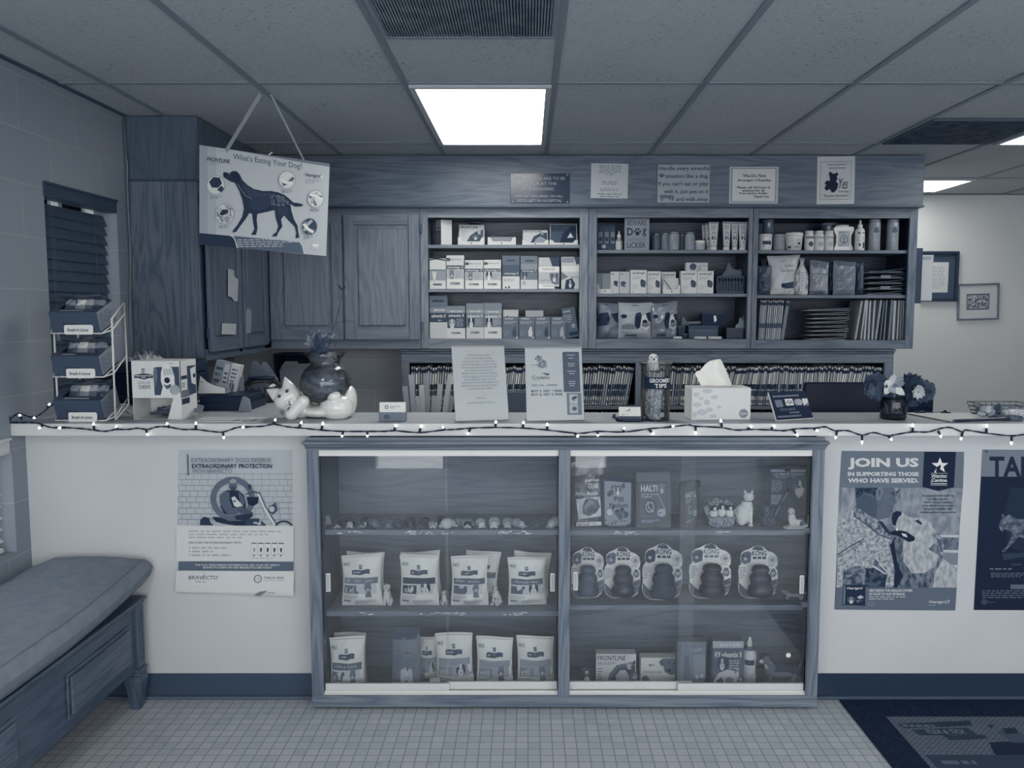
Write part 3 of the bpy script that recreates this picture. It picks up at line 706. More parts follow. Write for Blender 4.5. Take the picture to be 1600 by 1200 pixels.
for a, d in ((o0 + 0.002, i0 - 0.004), (i1 + 0.11, i1 + 0.125)):
    b = MB(); b.box(g(a), g(d), 0.02 if a < 0 else 0.115, 0.34, zr0 + 0.002, WT - 0.006, wiz); b.build('side_panel', t)
b = MB(); b.box(g(m0) + 0.004, g(m1) - 0.004, 0.06, 0.34, zr0 + 0.03, WT - 0.006, wiz); b.build('divider', t)
b = MB(); b.box(g(o0) + 0.004, g(i1) + 0.125, 0.34, 0.348, zr0, WT - 0.004, wi); b.build('back_panel', t)
zdk = PZ(1074, 3.2)
b = MB(); b.box(g(i0) - 0.003, g(i1) + 0.003, 0.03, 0.115, zdk - 0.02, zdk, wi); b.box(g(i0) - 0.003, g(i1) + 0.109, 0.115, 0.339, zdk - 0.02, zdk, wi); b.build('bottom_panel', t)
SAL, SBL, SAR, SBR = PZ(828, 3.125), PZ(955, 3.125), PZ(828.5, 3.125), PZ(945.5, 3.125)
rs = random.Random(5)
def case_shelf(a, d, z, marks):
    b = MB(); d > 1 and b.box(g(d) , g(d) + 0.105, 0.116, 0.338, z - 0.02, z, wood(0.50, 'x', 34, 0.05)); b.box(g(a), g(d), 0.085, 0.338, z - 0.02, z, wood(0.50, 'x', 34, 0.05), 0.001)
    s = Sheet(b, (g(a), 0.085, z), (1, 0, 0), (0, 0, -1), d - a, 0.02, (0, -1, 0)).view(0, 0, 1, 1)      # torn label residue
    for u0, u1, n in marks:
        for k in range(n):
            u = rs.uniform(u0, u1); v = rs.uniform(0.15, 0.75); L = rs.uniform(0.006, 0.03); hh = rs.uniform(0.06, 0.2)
            s.poly([(u, v), (u + L * 0.5, v - hh * 0.4), (u + L, v + hh * 0.2), (u + L * 0.8, v + hh), (u + L * 0.2, v + hh * 0.8)], 0.92); s.off = 0.0004
    b.build('shelf', t)
case_shelf(i0 - 0.003, m0 + 0.003, SAL, [(0.04, 0.06, 2), (0.10, 0.14, 4), (0.34, 0.46, 16), (0.48, 0.54, 5), (0.74, 0.86, 20)])
case_shelf(i0 - 0.003, m0 + 0.003, SBL, [(0.14, 0.2, 6), (0.40, 0.58, 22), (0.76, 0.86, 10)])
case_shelf(m1 - 0.003, i1 + 0.003, SAR, [(0.19, 0.28, 14), (0.62, 0.68, 7)])
case_shelf(m1 - 0.003, i1 + 0.003, SBR, [])
white = gloss(0.90, 0.35)
for a, d in ((i0, m0), (m1, i1)):
    b = MB(); b.box(g(a), g(d), 0.012, 0.058, zo1 - 0.024, zo1 - 0.0005, white); b.build('top_track', t)
    b = MB(); b.box(g(a), g(d), 0.012, 0.058, zo0 + 0.0003, zo0 + 0.005, white); b.box(g(a), g(d), 0.02, 0.0225, zo0 + 0.005, zo0 + 0.012, white); b.build('bottom_track', t)
gp = glass(0.03, 1.0, 0.015, 0.75)
def slide_door(x0, x1, y, pull_px, pull_y):
    d = MB(); zb = zo0 + 0.0075; d.box(g(x0), g(x1), y - 0.0025, y + 0.0025, zb + 0.03, zo1 - 0.012, gp); o = d.build('glass_door', t)
    r = MB(); r.box(g(x0), g(x1), y - 0.006, y + 0.006, zb, zb + 0.030, gloss(0.86, 0.3), 0.001); r.build('bottom_rail', o)
    zc = PZ(pull_y, DY + 0.03); xp = PX(pull_px, DY + 0.03, zc); p = MB()
    p.box(g(xp) - 0.009, g(xp) + 0.009, y - 0.0065, y - 0.0026, zc - 0.036, zc + 0.036, gloss(0.88, 0.3), 0.002); p.box(g(xp) - 0.005, g(xp) + 0.005, y - 0.0068, y - 0.0062, zc - 0.031, zc + 0.031, gloss(0.72, 0.3)); p.build('finger_pull', o)
f0, f1 = 0.032, 0.048
xs_ = PX(701, DY + f0, 0.5)
slide_door(i0 + 0.002, xs_, f0, 513, 910); slide_door(xs_ - 0.012, m0 - 0.002, f1, 863.5, 912)
xs_ = PX(1061, DY + f0, 0.5)
slide_door(m1 + 0.002, xs_ + 0.06, f1, 899.5, 910); slide_door(xs_, i1 - 0.002, f0, 1252.5, 913)
# scalloped sticker on the glass
b = MB(); z = PZ(1024, DY + 0.028); x = PX(1232, DY + 0.028, z)
s = Sheet(b, (-0.012, 0, 0.012), (1, 0, 0), (0, 0, -1), 0.024, 0.024, (0, -1, 0)).view(-1, -1, 1, 1)
pts = [((0.88 + 0.12 * math.cos(8 * q)) * math.cos(q), (0.88 + 0.12 * math.cos(8 * q)) * math.sin(q)) for q in [2 * math.pi * i / 64 for i in range(64)]]
b.prism([(p[0] * 0.0105, p[1] * 0.0105) for p in pts], 0.92, 0.0004); b.build('sticker', t).location = (g(x), 0.0288, z)

# ---------------------------------------------------------------- pillow bags
def bag_mesh(w, h, d, draw, base_t, seed=0, nx=24, ny=36, waist=0.07, flare=0.0, mat=None, crimp=0.0012, crink=1.0):
    mb = MB(); r = random.Random(seed); ph = [r.uniform(0, 6.28) for _ in range(6)]
    def shape(u, v):
        e = math.sin(math.pi * min(1, max(0, u))) ** 0.55 if 0 < u < 1 else 0.0
        q = min(1.0, v / 0.34) * min(1.0, (1 - v) / 0.16); q = max(0.0, q) ** 0.7
        return e * q
    def pos(u, v, sg, off=0.0):
        sh = shape(u, v); W = w * (1 - waist * math.sin(math.pi * min(1, v * 1.15)) + flare * (0.5 - v))
        cr = crink * 0.0035 * sh ** 0.5 * (math.sin(9 * u + 5 * v + ph[0]) * math.sin(13 * v + ph[1]) + 0.6 * math.sin(17 * (u + v) + ph[2]) * math.sin(7 * u + ph[3]))
        y = sg * (d / 2 * sh + 0.0006) + (cr if sg < 0 else 0.0)
        zz = h * (1 - v) + crink * 0.004 * math.sin(3.2 * u + ph[4]) * (1 - v) ** 2
        return Vector(((u - 0.5) * W, y + sg * off, max(0.0, zz)))
    for sg in (-1, 1):
        vs = [pos(i / nx, j / ny, sg) for j in range(ny + 1) for i in range(nx + 1)]
        fs = [(j * (nx + 1) + i, j * (nx + 1) + i + 1, (j + 1) * (nx + 1) + i + 1, (j + 1) * (nx + 1) + i) for j in range(ny) for i in range(nx)]
        mb.add(vs, fs, mat or gloss(base_t, 0.35), True)
    if draw:
        s = Sheet(mb, (0, 0, 0), (1, 0, 0), (0, 0, -1), w, h, (0, -1, 0), surf=lambda u, v, off: pos(u, v, -1, off), eps=0.0012, step=0.00014); s.view(0, 0, 100, 100); draw(s)
    return mb
def diet_art(band, panel, word, code, face, band_t=0.42, code_t=0.35):
    def f(s):
        s.rect(2, 2.5, 98, 4, 0.8)
        s.rect(4, 13, 22, 20, 0.78); s.small(6, 15, 20, 18.5, 1, 0.5)
        s.rect(45, 18, 54, 26, 0.45); s.small(46, 19.5, 53, 25, 2, 0.9, 2)
        s.poly([(27, 28), (35, 26.5), (50, 28), (65, 26), (74, 27), (74, 35), (65, 34), (50, 37), (35, 36), (27, 36)], 0.30); s.small(31, 29.5, 70, 34, 1, 0.85, 4)
        s.rect(6, 42, 94, 54, band_t)
        if word: s.text(word, 12, 44.5, 80, 52, 0.86, ref='Mg')
        s.rect(6, 54, 100, 74, panel); s.rect(6, 57, 44, 73, code_t)
        if code: s.text(code, 10, 60, 32, 71, 0.92, 0.01)
        if face == 'cat': catface(s, 68, 62, 12, 0.55, 0.28)
        elif face == 'dog': dogface(s, 68, 64, 13, 0.9, 0.10)
        s.small(6, 76, 50, 84, 3, 0.62, 7); s.small(36, 86, 92, 94, 3, 0.60, 9); s.rect(6, 86, 24, 90, 0.55)
    return f
def place_bag(x0, x1, ytop, ybase_z, Y, draw, label, seed, base_t=0.95, d=0.045, rz=0.0, ry=0.0, name='pet_food_bag', cat='bag', group=None, **k):
    h = PZ(ytop, Y) - ybase_z; zc = ybase_z + h / 2; a, b_ = PX(x0, Y, zc), PX(x1, Y, zc)
    m = bag_mesh(b_ - a, h, d, draw, base_t, seed, **k)
    return solo(m, name, label, cat, ((a + b_) / 2, Y, ybase_z + 0.0005 + abs(math.sin(ry)) * (b_ - a) / 2), rz, group, ry=ry)
W_ = 0.86
place_bag(540, 600, 862.5, SBL, 3.27, None, 'plain back bag behind the digestive care cat food sample', 1, 0.95, ry=R(1.5))
place_bag(534, 597, 867, SBL, 3.19, diet_art(0, W_, 'Digestive Care', 'i/d', 'cat', 0.52, 0.42), 'white cat food sample bag printed Digestive Care i/d', 2)
place_bag(628, 690, 862, SBL, 3.27, None, 'bag standing behind the dark-banded z/d dog food sample', 3, 0.95, ry=R(-1.5))
place_bag(625, 686, 868, SBL, 3.19, diet_art(0, W_, None, 'z/d', 'dog', 0.16, 0.16), 'white dog food sample bag with dark band printed z/d', 4)
place_bag(720, 775, 864, SBL, 3.27, diet_art(0, W_, None, None, None, 0.4), 'bag leaning over behind the metabolic cat food sample', 5, 0.92, ry=R(7))
place_bag(704.5, 763, 869.5, SBL, 3.19, diet_art(0, W_, 'Metabolic', None, 'cat', 0.38, 0.34), 'white cat food sample bag printed Metabolic', 6)
place_bag(797, 856, 864, SBL, 3.27, None, 'bag tucked behind the metabolic dog food sample at the shelf end', 7, 0.95, ry=R(5))
place_bag(794, 854, 872, SBL, 3.19, diet_art(0, W_, 'Metabolic', None, 'dog', 0.38, 0.34), 'white dog food sample bag printed Metabolic, last before the divider', 8, ry=R(-1))
place_bag(522, 573, 989, zdk, 3.21, None, 'bag behind the kidney care sample on the case floor', 9, 0.84)
place_bag(515.5, 571, 995, zdk, 3.14, diet_art(0, W_, 'Kidney Care', 'k/d', 'cat', 0.42, 0.45), 'white cat food sample bag printed k/d on the case floor', 10)
place_bag(650, 686, 994, zdk, 3.25, diet_art(0, 0.66, None, None, 'dog', 0.62, 0.62), 'narrow dog food bag half hidden by the tall grey dog bag', 11)
place_bag(682, 741, 990, zdk, 3.19, diet_art(0, 0.70, None, 'c/d', 'dog', 0.64, 0.60), 'dog food sample bag with black-eared dog on the case floor', 12, ry=R(-1.5))
place_bag(744, 802, 995, zdk, 3.19, diet_art(0, 0.70, None, 'c/d', 'cat', 0.64, 0.58), 'cat food sample bag second from the divider on the case floor', 13)
place_bag(808, 867, 994, zdk, 3.19, diet_art(0, 0.70, None, 'c/d', 'cat', 0.64, 0.58), 'cat food sample bag against the divider on the case floor', 14, ry=R(-1))
def grey_bag(s):
    s.rect(0, 0, 100, 16, 0.30); s.text('Trifexis', 24, 6, 82, 11.5, 0.12); s.rect(0, 16, 100, 40, 0.52); s.text('Trifexis', 16, 31, 72, 36, 0.22); s.small(16, 37.5, 66, 40, 1, 0.3)
    s.rect(0, 40, 100, 62, 0.48); s.poly([(0, 98), (6, 88), (30, 78), (70, 78), (96, 90), (98, 98)], 0.72); dogface(s, 52, 74, 20, 0.78, 0.62, 0.55, 0.76)
place_bag(613, 658, 982, zdk, 3.15, grey_bag, 'tall grey treat bag with pale dog portrait on the case floor', 15, 0.5, 0.05, waist=0.0, flare=-0.15)

def carton(w, d, h, t, draw=None, bev=0.0015, side=None, top=None):
    m = MB(); m.box(-w / 2, w / 2, -d / 2, d / 2, 0, h, t, bev)
    if draw: s = front(m, w, h, -d / 2); s.view(0, 0, 100, 100); draw(s)
    if side:
        for sg in (-1, 1):
            s = Sheet(m, (sg * w / 2, -sg * d / 2 * -1 if False else (d / 2 if sg < 0 else -d / 2), h), (0, -1 if sg < 0 else 1, 0), (0, 0, -1), d, h, (sg, 0, 0)); s.view(0, 0, 100, 100); side(s)
    if top: s = Sheet(m, (-w / 2, d / 2, h), (1, 0, 0), (0, -1, 0), w, d, (0, 0, 1)); s.view(0, 0, 100, 100); top(s)
    return m
def place_box(x0, x1, ytop, zb, Y, t, draw, name, label, cat, d=0.05, rz=0.0, ry=0.0, group=None, rx=0.0, **k):
    h = PZ(ytop, Y) - zb; zc = zb + h / 2; a, b_ = PX(x0, Y, zc), PX(x1, Y, zc)
    m = carton(b_ - a, d, h, t, draw, **k)
    return solo(m, name, label, cat, ((a + b_) / 2, Y + d / 2, zb + 0.0004 + abs(math.sin(ry)) * (b_ - a) / 2 + abs(math.sin(rx)) * d / 2), rz, group, ry=ry, rx=rx)
# little card and box in front of the grey bag
mb = MB(); M = Matrix.Rotation(R(-14), 4, 'X'); mb.box(-0.024, 0.024, -0.0006, 0.0006, 0, 0.058, ink(0.92), 0, Matrix.Translation((0, -0.012, 0.001)) @ M); mb.box(-0.024, 0.024, -0.0006, 0.0006, 0, 0.057, ink(0.9), 0, Matrix.Translation((0, 0.014, 0.001)) @ Matrix.Rotation(R(12), 4, 'X'))
s = Sheet(mb, (-0.024, -0.0135, 0.0575), (1, 0, 0), (0, 0.242, -0.970), 0.048, 0.058, (0, -0.97, -0.242)); s.view(0, 0, 100, 100); s.small(15, 22, 85, 82, 8, 0.72, 2)
solo(mb, 'tent_card', 'small folded white price card before the tall grey bag', 'card', (PX(660, 3.115, 0.1), 3.118, zdk + 0.0008))
place_box(671, 687, 1063, zdk, 3.115, 0.92, None, 'sample_box', 'tiny white box beside the folded price card', 'box', 0.025)

# ---------------------------------------------------------------- dog figurines
def pup_parts(body, face, ear, muz, k=1.0, turn=0.0):
    c, s_ = math.cos(turn), math.sin(turn)
    def q(x, y, z): return (x * c - y * s_, x * s_ + y * c, z)
    return [(q(0, 0.016, 0.0155), (0.021, 0.021, 0.0175), body), (q(0, -0.006, 0.013), (0.0125, 0.0115, 0.0115), face), (q(-0.012, -0.004, 0.012), (0.0045, 0.0065, 0.0095), ear), (q(0.012, -0.004, 0.012), (0.0045, 0.0065, 0.0095), ear),
            (q(0, -0.0155, 0.0085), (0.0065, 0.0055, 0.006), muz), (q(-0.0095, -0.016, 0.0035), (0.0048, 0.0075, 0.0036), muz), (q(0.0095, -0.016, 0.0035), (0.0048, 0.0075, 0.0036), muz), (q(0.017, 0.026, 0.006), (0.007, 0.009, 0.006), body)]
_pk = {}
def pup(px, kind, label, turn=0.0, sc=1.0, Y=3.165, z=None):
    body, face, ear, muz = kind; z = SAL if z is None else z
    x = PX(px, Y, z); key = kind
    if key not in _pk:
        t = thing('puppy_figurine', label, 'figurine', (x, Y, z + 0.0003), turn, 'sleeping puppy figurines along the upper case shelf'); t.scale = (sc,) * 3
        blob('body', pup_parts(body, face, ear, muz), 0.0016, t, 3)
        n = MB(); n.ell((0, -0.0208, 0.0098), (0.0019, 0.0014, 0.0015), gloss(0.03, 0.3), n=8); n.build('nose', t)
        e = MB()
        for k in (-1, 1): e.ell((k * 0.0052, -0.0158, 0.0165), 0.0013, gloss(0.03, 0.3), n=8)
        e.build('eyes', t); _pk[key] = t
    else: dup(_pk[key], (x, Y, z + 0.0003), turn, label, 'sleeping puppy figurines along the upper case shelf', sc)
L_, G_, B_, H_, D_, C_ = (0.72, 0.86, 0.62, 0.9), (0.50, 0.66, 0.42, 0.72), (0.22, 0.30, 0.16, 0.45), (0.5, 0.10, 0.08, 0.85), (0.10, 0.14, 0.08, 0.30), (0.88, 0.9, 0.84, 0.9)
pup(527, (0.14, 0.2, 0.12, 0.8), 'dark puppy figurine with white chest beside the leaning card', 0.2)
pup(547, (0.16, 0.75, 0.1, 0.8), 'black and white puppy figurine, second from the leaning card', 0.1)
pup(567, (0.18, 0.25, 0.7, 0.6), 'dark puppy figurine with pale ears, third from the card', -0.3, 1.05)
pup(588, (0.42, 0.46, 0.6, 0.5), 'grey puppy figurine curled up, fourth from the card', 0.8)
pup(608, (0.32, 0.42, 0.30, 0.62), 'grey-brown puppy figurine with pale muzzle, fifth from the card', 0.0, 0.9)
pup(622, (0.26, 0.30, 0.2, 0.3), 'dim brown puppy figurine just left of the black pair', 0.2, 0.9)
pup(641, D_, 'black puppy figurine, first of the black pair', 0.3, 1.1)
pup(660, D_, 'black puppy figurine, second of the black pair', -0.5, 1.1)
pup(677, (0.40, 0.62, 0.8, 0.9), 'pale-eared puppy figurine between the black pair and the door edge', 0.0)
pup(689, D_, 'dark puppy figurine half behind the cream curled one', 0.2, 0.95, 3.2)
pup(704, C_, 'large cream puppy figurine curled asleep at the door edge', 2.4, 1.18)
pup(722, G_, 'grey puppy figurine lying beside the husky one', 1.0, 0.95, 3.19)
pup(731, H_, 'black-capped husky puppy figurine with white muzzle', 0.0, 1.0)
pup(752, L_, 'pale puppy figurine with dark nose, next after the husky', 0.25, 1.0)
pup(772, (0.70, 0.84, 0.74, 0.92), 'cream puppy figurine facing straight out, tallest of the pale ones', 0.0, 1.12)
pup(793, (0.62, 0.72, 0.66, 0.82), 'tan puppy figurine facing out beside the tall cream one', 0.0, 1.05)
pup(813, (0.60, 0.74, 0.64, 0.78), 'tan puppy figurine lying sideways above the torn label', 0.9, 1.05)
pup(838, (0.28, 0.32, 0.26, 0.34), 'dim grey puppy figurine before the last cream one', -0.3, 1.0)
pup(863, (0.70, 0.80, 0.76, 0.84), 'cream puppy figurine against the divider at the shelf end', -0.7, 1.15)
mb = MB(); mb.box(-0.026, 0.026, -0.0008, 0.0008, 0, 0.036, 0.66); solo(mb, 'label_card', 'blank pale card leaning in the corner of the puppy shelf', 'card', (PX(510, 3.15, SAL), 3.15, SAL + 0.012), R(-25), ry=R(-16))
# sitting dalmatians
def sit_dog(name, x, y, z, h, coat, ear, label, spots=None, rz=0.0, cat='figurine', chest=None, group=None):
    k = h / 0.1; t = thing(name, label, cat, (x, y, z + 0.0003), rz, group); chest = coat if chest is None else chest
    P = [((0, 0.012, 0.026), (0.022, 0.026, 0.026), coat), ((0, 0.0, 0.05), (0.017, 0.017, 0.028), coat), ((0, -0.008, 0.046), (0.013, 0.012, 0.024), chest), ((0, -0.004, 0.074), (0.011, 0.012, 0.014), coat),
         ((0, -0.006, 0.087), (0.0125, 0.0135, 0.0125), coat), ((0, -0.018, 0.083), (0.0075, 0.0095, 0.0068), chest), ((-0.0125, -0.003, 0.084), (0.004, 0.0075, 0.0115), ear), ((0.0125, -0.003, 0.084), (0.004, 0.0075, 0.0115), ear),
         ((-0.017, 0.008, 0.014), (0.011, 0.018, 0.015), coat), ((0.017, 0.008, 0.014), (0.011, 0.018, 0.015), coat), ((-0.016, -0.016, 0.004), (0.006, 0.011, 0.0045), coat), ((0.016, -0.016, 0.004), (0.006, 0.011, 0.0045), coat), ((0.01, 0.036, 0.006), (0.014, 0.007, 0.005), coat)]
    for s_ in (-1, 1): P += limb((s_ * 0.008, -0.014, 0.042), (s_ * 0.0085, -0.02, 0.005), 0.0062, 0.005, chest)
    blob('body', [(tuple(k * v for v in p[0]), (p[1] * k if isinstance(p[1], float) else tuple(k * v for v in p[1])), p[2]) for p in P], 0.0021 * k, t, 3)
    f = MB(); dk = gloss(0.03, 0.3); f.ell((0, -0.0272 * k, 0.0858 * k), 0.0026 * k, dk, n=8); f.build('nose', t)
    f = MB()
    for s_ in (-1, 1): f.ell((s_ * 0.0055 * k, -0.0178 * k, 0.0915 * k), 0.0017 * k, dk, n=8)
    f.build('eyes', t)
    if spots:
        r = random.Random(spots); f = MB()
        for _ in range(16):
            a = r.uniform(-2.6, -0.5); zz = r.uniform(0.012, 0.075) * k; rr = (0.021 if zz < 0.04 * k else 0.016) * k
            f.ell((rr * 1.05 * math.cos(a), rr * 1.15 * math.sin(a) + 0.004 * k, zz), (0.0024 * k, 0.0024 * k, 0.0024 * k), 0.06, n=8)
        f.build('coat_markings', t)
    return t
Yd = 3.2
for px, yt, z, lb, sp, rz in ((605, 911, SBL, 'sitting spotted dog figurine between the i/d and z/d bags', 3, 0.1), (694, 922, SBL, 'short spotted dog figurine at the door edge beside the z/d bag', 5, 0.3), (775, 914, SBL, 'sitting spotted dog figurine with dark ear beside the last bag', 7, -0.4)):
    sit_dog('dog_figurine', PX(px, Yd, z), Yd, z, PZ(yt, Yd) - z, 0.88, 0.80 if sp != 7 else 0.2, lb, sp, rz, group='spotted dog figurines between the food bags')
sit_dog('dog_figurine', PX(915, 3.16, zdk), 3.16, zdk, PZ(1041, 3.16) - zdk, 0.30, 0.24, 'small brown and white sitting dog figurine in the case floor corner', None, 0.2, chest=0.85)
sit_dog('dog_figurine', PX(990, 3.13, zdk), 3.13, zdk, PZ(1049, 3.13) - zdk, 0.45, 0.35, 'tiny grey dog figurine between the two white medicine boxes', None, 0.0, chest=0.7)
# ---------------------------------------------------------------- right half of the case, top shelf
def rounded(w, h, r, n=5, x0=0.0, z0=0.0):
    pts = []
    for cx, cz, a in ((w / 2 - r, r, -90), (w / 2 - r, h - r, 0), (-w / 2 + r, h - r, 90), (-w / 2 + r, r, 180)):
        pts += [(x0 + cx + r * math.cos(R(a + 90 * i / n)), z0 + cz + r * math.sin(R(a + 90 * i / n))) for i in range(n + 1)]
    return pts
def dims(x0, x1, ytop, zb, Y):
    h = PZ(ytop, Y) - zb; zc = zb + h / 2; a, b = PX(x0, Y, zc), PX(x1, Y, zc); return (a + b) / 2, b - a, h
lean = R(-5)
x, w, h = dims(898, 944, 744, SAR, 3.18)
t = thing('dog_muzzle_pack', 'dark packet with nylon dog muzzle picture in a clear bag beside the centre post', 'packaged pet supply', (x, 3.18, SAR + 0.0012), 0, rx=R(-6), ry=R(-2))
m = carton(w, 0.018, h, 0.10); s = front(m, w, h, -0.009).view(0, 0, 100, 100)
s.text('guardian', 40, 6, 88, 14, 0.85, 0.01); s.text('GEAR', 50, 16, 86, 26, 0.9, 0.02); s.small(6, 14, 34, 24, 3, 0.5); s.text('Nylon Muzzle', 8, 31, 82, 39, 0.88, 0.015, ref='N')
s.poly([(8, 46), (90, 42), (92, 80), (14, 86)], 0.86); s.poly([(30, 60), (40, 46), (60, 44), (82, 50), (88, 62), (74, 74), (48, 80), (28, 74)], 0.18); s.poly([(60, 52), (80, 52), (84, 62), (68, 68)], 0.4); s.circ(40, 68, 7, 7, 0.3)
s.small(10, 87, 88, 89.5, 1, 0.8); s.rect(6, 91, 96, 98.5, 0.9); s.text('Size Small', 9, 92.5, 50, 97.5, 0.08, 0.02, ref='S'); s.small(60, 94, 90, 97, 1, 0.5); m.build('packet', t)
m = bag_mesh(w * 1.12, h * 1.28, 0.028, None, 0.5, 5, waist=0.03, mat=glass(0.10, 0.95, 0.08, 0.8)); m.build('clear_bag', t)
x, w, h = dims(940, 990, 748, SAR, 3.17)
def pockets(s):
    s.rect(0, 0, 100, 7, 0.12); s.rect(0, 7, 8, 96, 0.16); s.rect(92, 7, 100, 96, 0.16); s.poly([(8, 7), (92, 7), (90, 92), (74, 97), (26, 97), (10, 92)], 0.62)
    s.text('Greenies', 22, 10, 80, 21, 0.14, 0.01, ref='G'); dogface(s, 50, 26, 8, 0.9, 0.2); s.text('Pill', 38, 36, 66, 46, 0.1, 0.015, ref='P'); s.text('Pockets', 24, 48, 82, 58, 0.1, 0.012, ref='P')
    s.circ(24, 68, 11, 9, 0.85); s.ring(24, 68, 11, 9, 2, 0.5)
    for a, b, r in ((48, 68, 9), (62, 64, 8), (74, 72, 9), (56, 76, 8)): s.circ(a, b, r, r * 0.8, 0.34); s.circ(a, b - 2, r * 0.5, r * 0.35, 0.2)
    s.small(32, 84, 80, 93, 3, 0.85, 4)
solo(bag_mesh(w, h, 0.04, pockets, 0.2, 21, waist=0.0), 'treat_pouch', 'dark treat pouch printed Pill Pockets standing on the upper case shelf', 'pouch', (x, 3.17, SAR + 0.0006), rx=R(-3))
def halti(x0, x1, yt, label, rz, ry, Y):
    x, w, h = dims(x0, x1, yt, SAR, Y)
    t = thing('head_collar_pack', label, 'packaged pet supply', (x, Y, SAR + 0.0006 + abs(math.sin(ry)) * w / 2), rz, ry=ry)
    m = MB(); m.prism(rounded(w * 0.86, h * 0.78, 0.006, 4, 0, h * 0.03), 0.2, 0.006, Matrix.Translation((0, -0.004, 0)))
    s = front(m, w * 0.80, h * 0.74, -0.0042, 0, h * 0.05).view(0, 0, 100, 100); s.rect(0, 0, 100, 100, 0.34); s.rect(0, 84, 100, 100, 0.24)
    s.text('HALTI', 6, 5, 66, 20, 0.95, 0.03); dogface(s, 82, 14, 13, 0.6, 0.4); s.small(8, 24, 92, 36, 2, 0.8, 3); s.circ(40, 58, 24, 20, 0.16); s.ring(38, 58, 16, 14, 4, 0.75); s.line([(30, 44), (34, 60), (52, 70)], 3, 0.8); s.circ(80, 72, 15, 10, 0.8); s.small(70, 69, 90, 75, 1, 0.3); s.small(8, 88, 92, 96, 2, 0.8, 8); s.line([(70, 30), (94, 66)], 4, 0.65); m.build('card', t)
    c = MB(); g_ = glass(0.10, 0.95, 0.06, 0.8); c.prism(rounded(w, h, 0.012), g_, 0.034, Matrix.Translation((0, -0.018, 0))); c.build('clear_shell', t)
halti(994, 1048, 737, 'clear clamshell pack with dog head collar card, the upright larger one', 0, R(-1), 3.17)
halti(1062, 1097, 752, 'turned clear clamshell pack with dog head collar, behind the overlapping glass', R(38), R(-3), 3.19)
# puppies in a flower basket
x, w, h = dims(1101, 1153, 783, SAR, 3.18)
t = thing('puppy_basket_ornament', 'ornament of three black and white puppies in a woven flower basket', 'ornament', (x, 3.18, SAR + 0.0005)); k = w / 0.13
m = MB(); wk = mott(0.35, 0.75, 260, 0.42, 0.58, 2, 0.8, (1, 1, 0.5), 0.6); m.lathe([(0.045 * k, 0), (0.052 * k, 0.015 * k), (0.056 * k, 0.038 * k), (0.058 * k, 0.042 * k), (0.05 * k, 0.042 * k)], wk, n=28, sy=0.62); m.build('basket', t)
r = random.Random(3); m = MB(); fl = mott(0.4, 0.8, 200, 0.4, 0.6, 2, 0.8, (1, 1, 1), 0.4)
for i in range(46):
    a = r.uniform(0.05, math.pi - 0.05) if i < 34 else r.uniform(-0.2, math.pi + 0.2); q = r.uniform(0.82, 1.05)
    m.ell((0.058 * k * q * math.cos(a), 0.008 * k + r.uniform(-0.01, 0.02) * k, 0.045 * k + 0.06 * k * q * math.sin(a) * (0.9 if i < 34 else 0.3)), (0.009 * k * r.uniform(0.7, 1.2),) * 3, fl, n=8)
m.build('flowers', t)
for j, (dx, dz) in enumerate(((-0.03, 0.0), (0.0, 0.006), (0.031, 0.002))):
    P = [((dx, -0.006, 0.052 + dz), (0.016, 0.014, 0.02), 0.9), ((dx, -0.012, 0.076 + dz), (0.0125, 0.012, 0.012), 0.15), ((dx, -0.021, 0.074 + dz), (0.0055, 0.0075, 0.0085), 0.92), ((dx - 0.012, -0.010, 0.075 + dz), (0.005, 0.006, 0.010), 0.1), ((dx + 0.012, -0.010, 0.075 + dz), (0.005, 0.006, 0.010), 0.1), ((dx, -0.025, 0.0775 + dz), (0.0025, 0.002, 0.002), 0.03)]
    blob('puppy', [(tuple(k * v for v in p[0]), tuple(k * v for v in p[1]), p[2]) for p in P], 0.0022 * k, t, 2)
# white sitting cat
x, w, h = dims(1148, 1182, 765, SAR, 3.2); k = h / 0.15
t = thing('cat_figurine', 'plain white sitting cat figurine with thin dark collar', 'figurine', (x, 3.2, SAR + 0.0005), 0.0); wh = 0.9
P = [((-0.006, 0.01, 0.045), (0.038, 0.034, 0.045), wh), ((0.004, 0.004, 0.075), (0.027, 0.024, 0.035), wh), ((0.009, -0.002, 0.098), (0.017, 0.017, 0.02), wh), ((0.010, -0.006, 0.120), (0.0225, 0.019, 0.0185), wh), ((-0.004, -0.004, 0.139), (0.0055, 0.0045, 0.011), wh, (0, R(-14), 0)), ((0.024, -0.004, 0.139), (0.0055, 0.0045, 0.011), wh, (0, R(14), 0)),
     ((-0.02, -0.006, 0.018), (0.02, 0.028, 0.018), wh), ((0.016, -0.022, 0.006), (0.011, 0.014, 0.006), wh)] + limb((0.016, -0.016, 0.07), (0.017, -0.022, 0.006), 0.011, 0.008, wh)
blob('body', [(tuple(k * v for v in p[0]), (p[1] * k if isinstance(p[1], float) else tuple(k * v for v in p[1])),) + tuple(p[2:]) for p in P], 0.0026 * k, t, 3)
m = MB(); m.tube([((0.0095 + 0.0195 * math.cos(q)) * k, (-0.003 + 0.0195 * math.sin(q)) * k, 0.1045 * k) for q in [2 * math.pi * i / 28 for i in range(28)]], 0.0016 * k, gloss(0.03), 6, True); m.build('collar', t)
m = MB()
for s_ in (-1, 1): m.ell(((0.010 + s_ * 0.0085) * k, -0.0238 * k, 0.122 * k), (0.0028 * k, 0.001 * k, 0.0014 * k), 0.15, n=8)
m.ell((0.010 * k, -0.0252 * k, 0.116 * k), 0.0014 * k, 0.4, n=8); m.build('face_details', t)
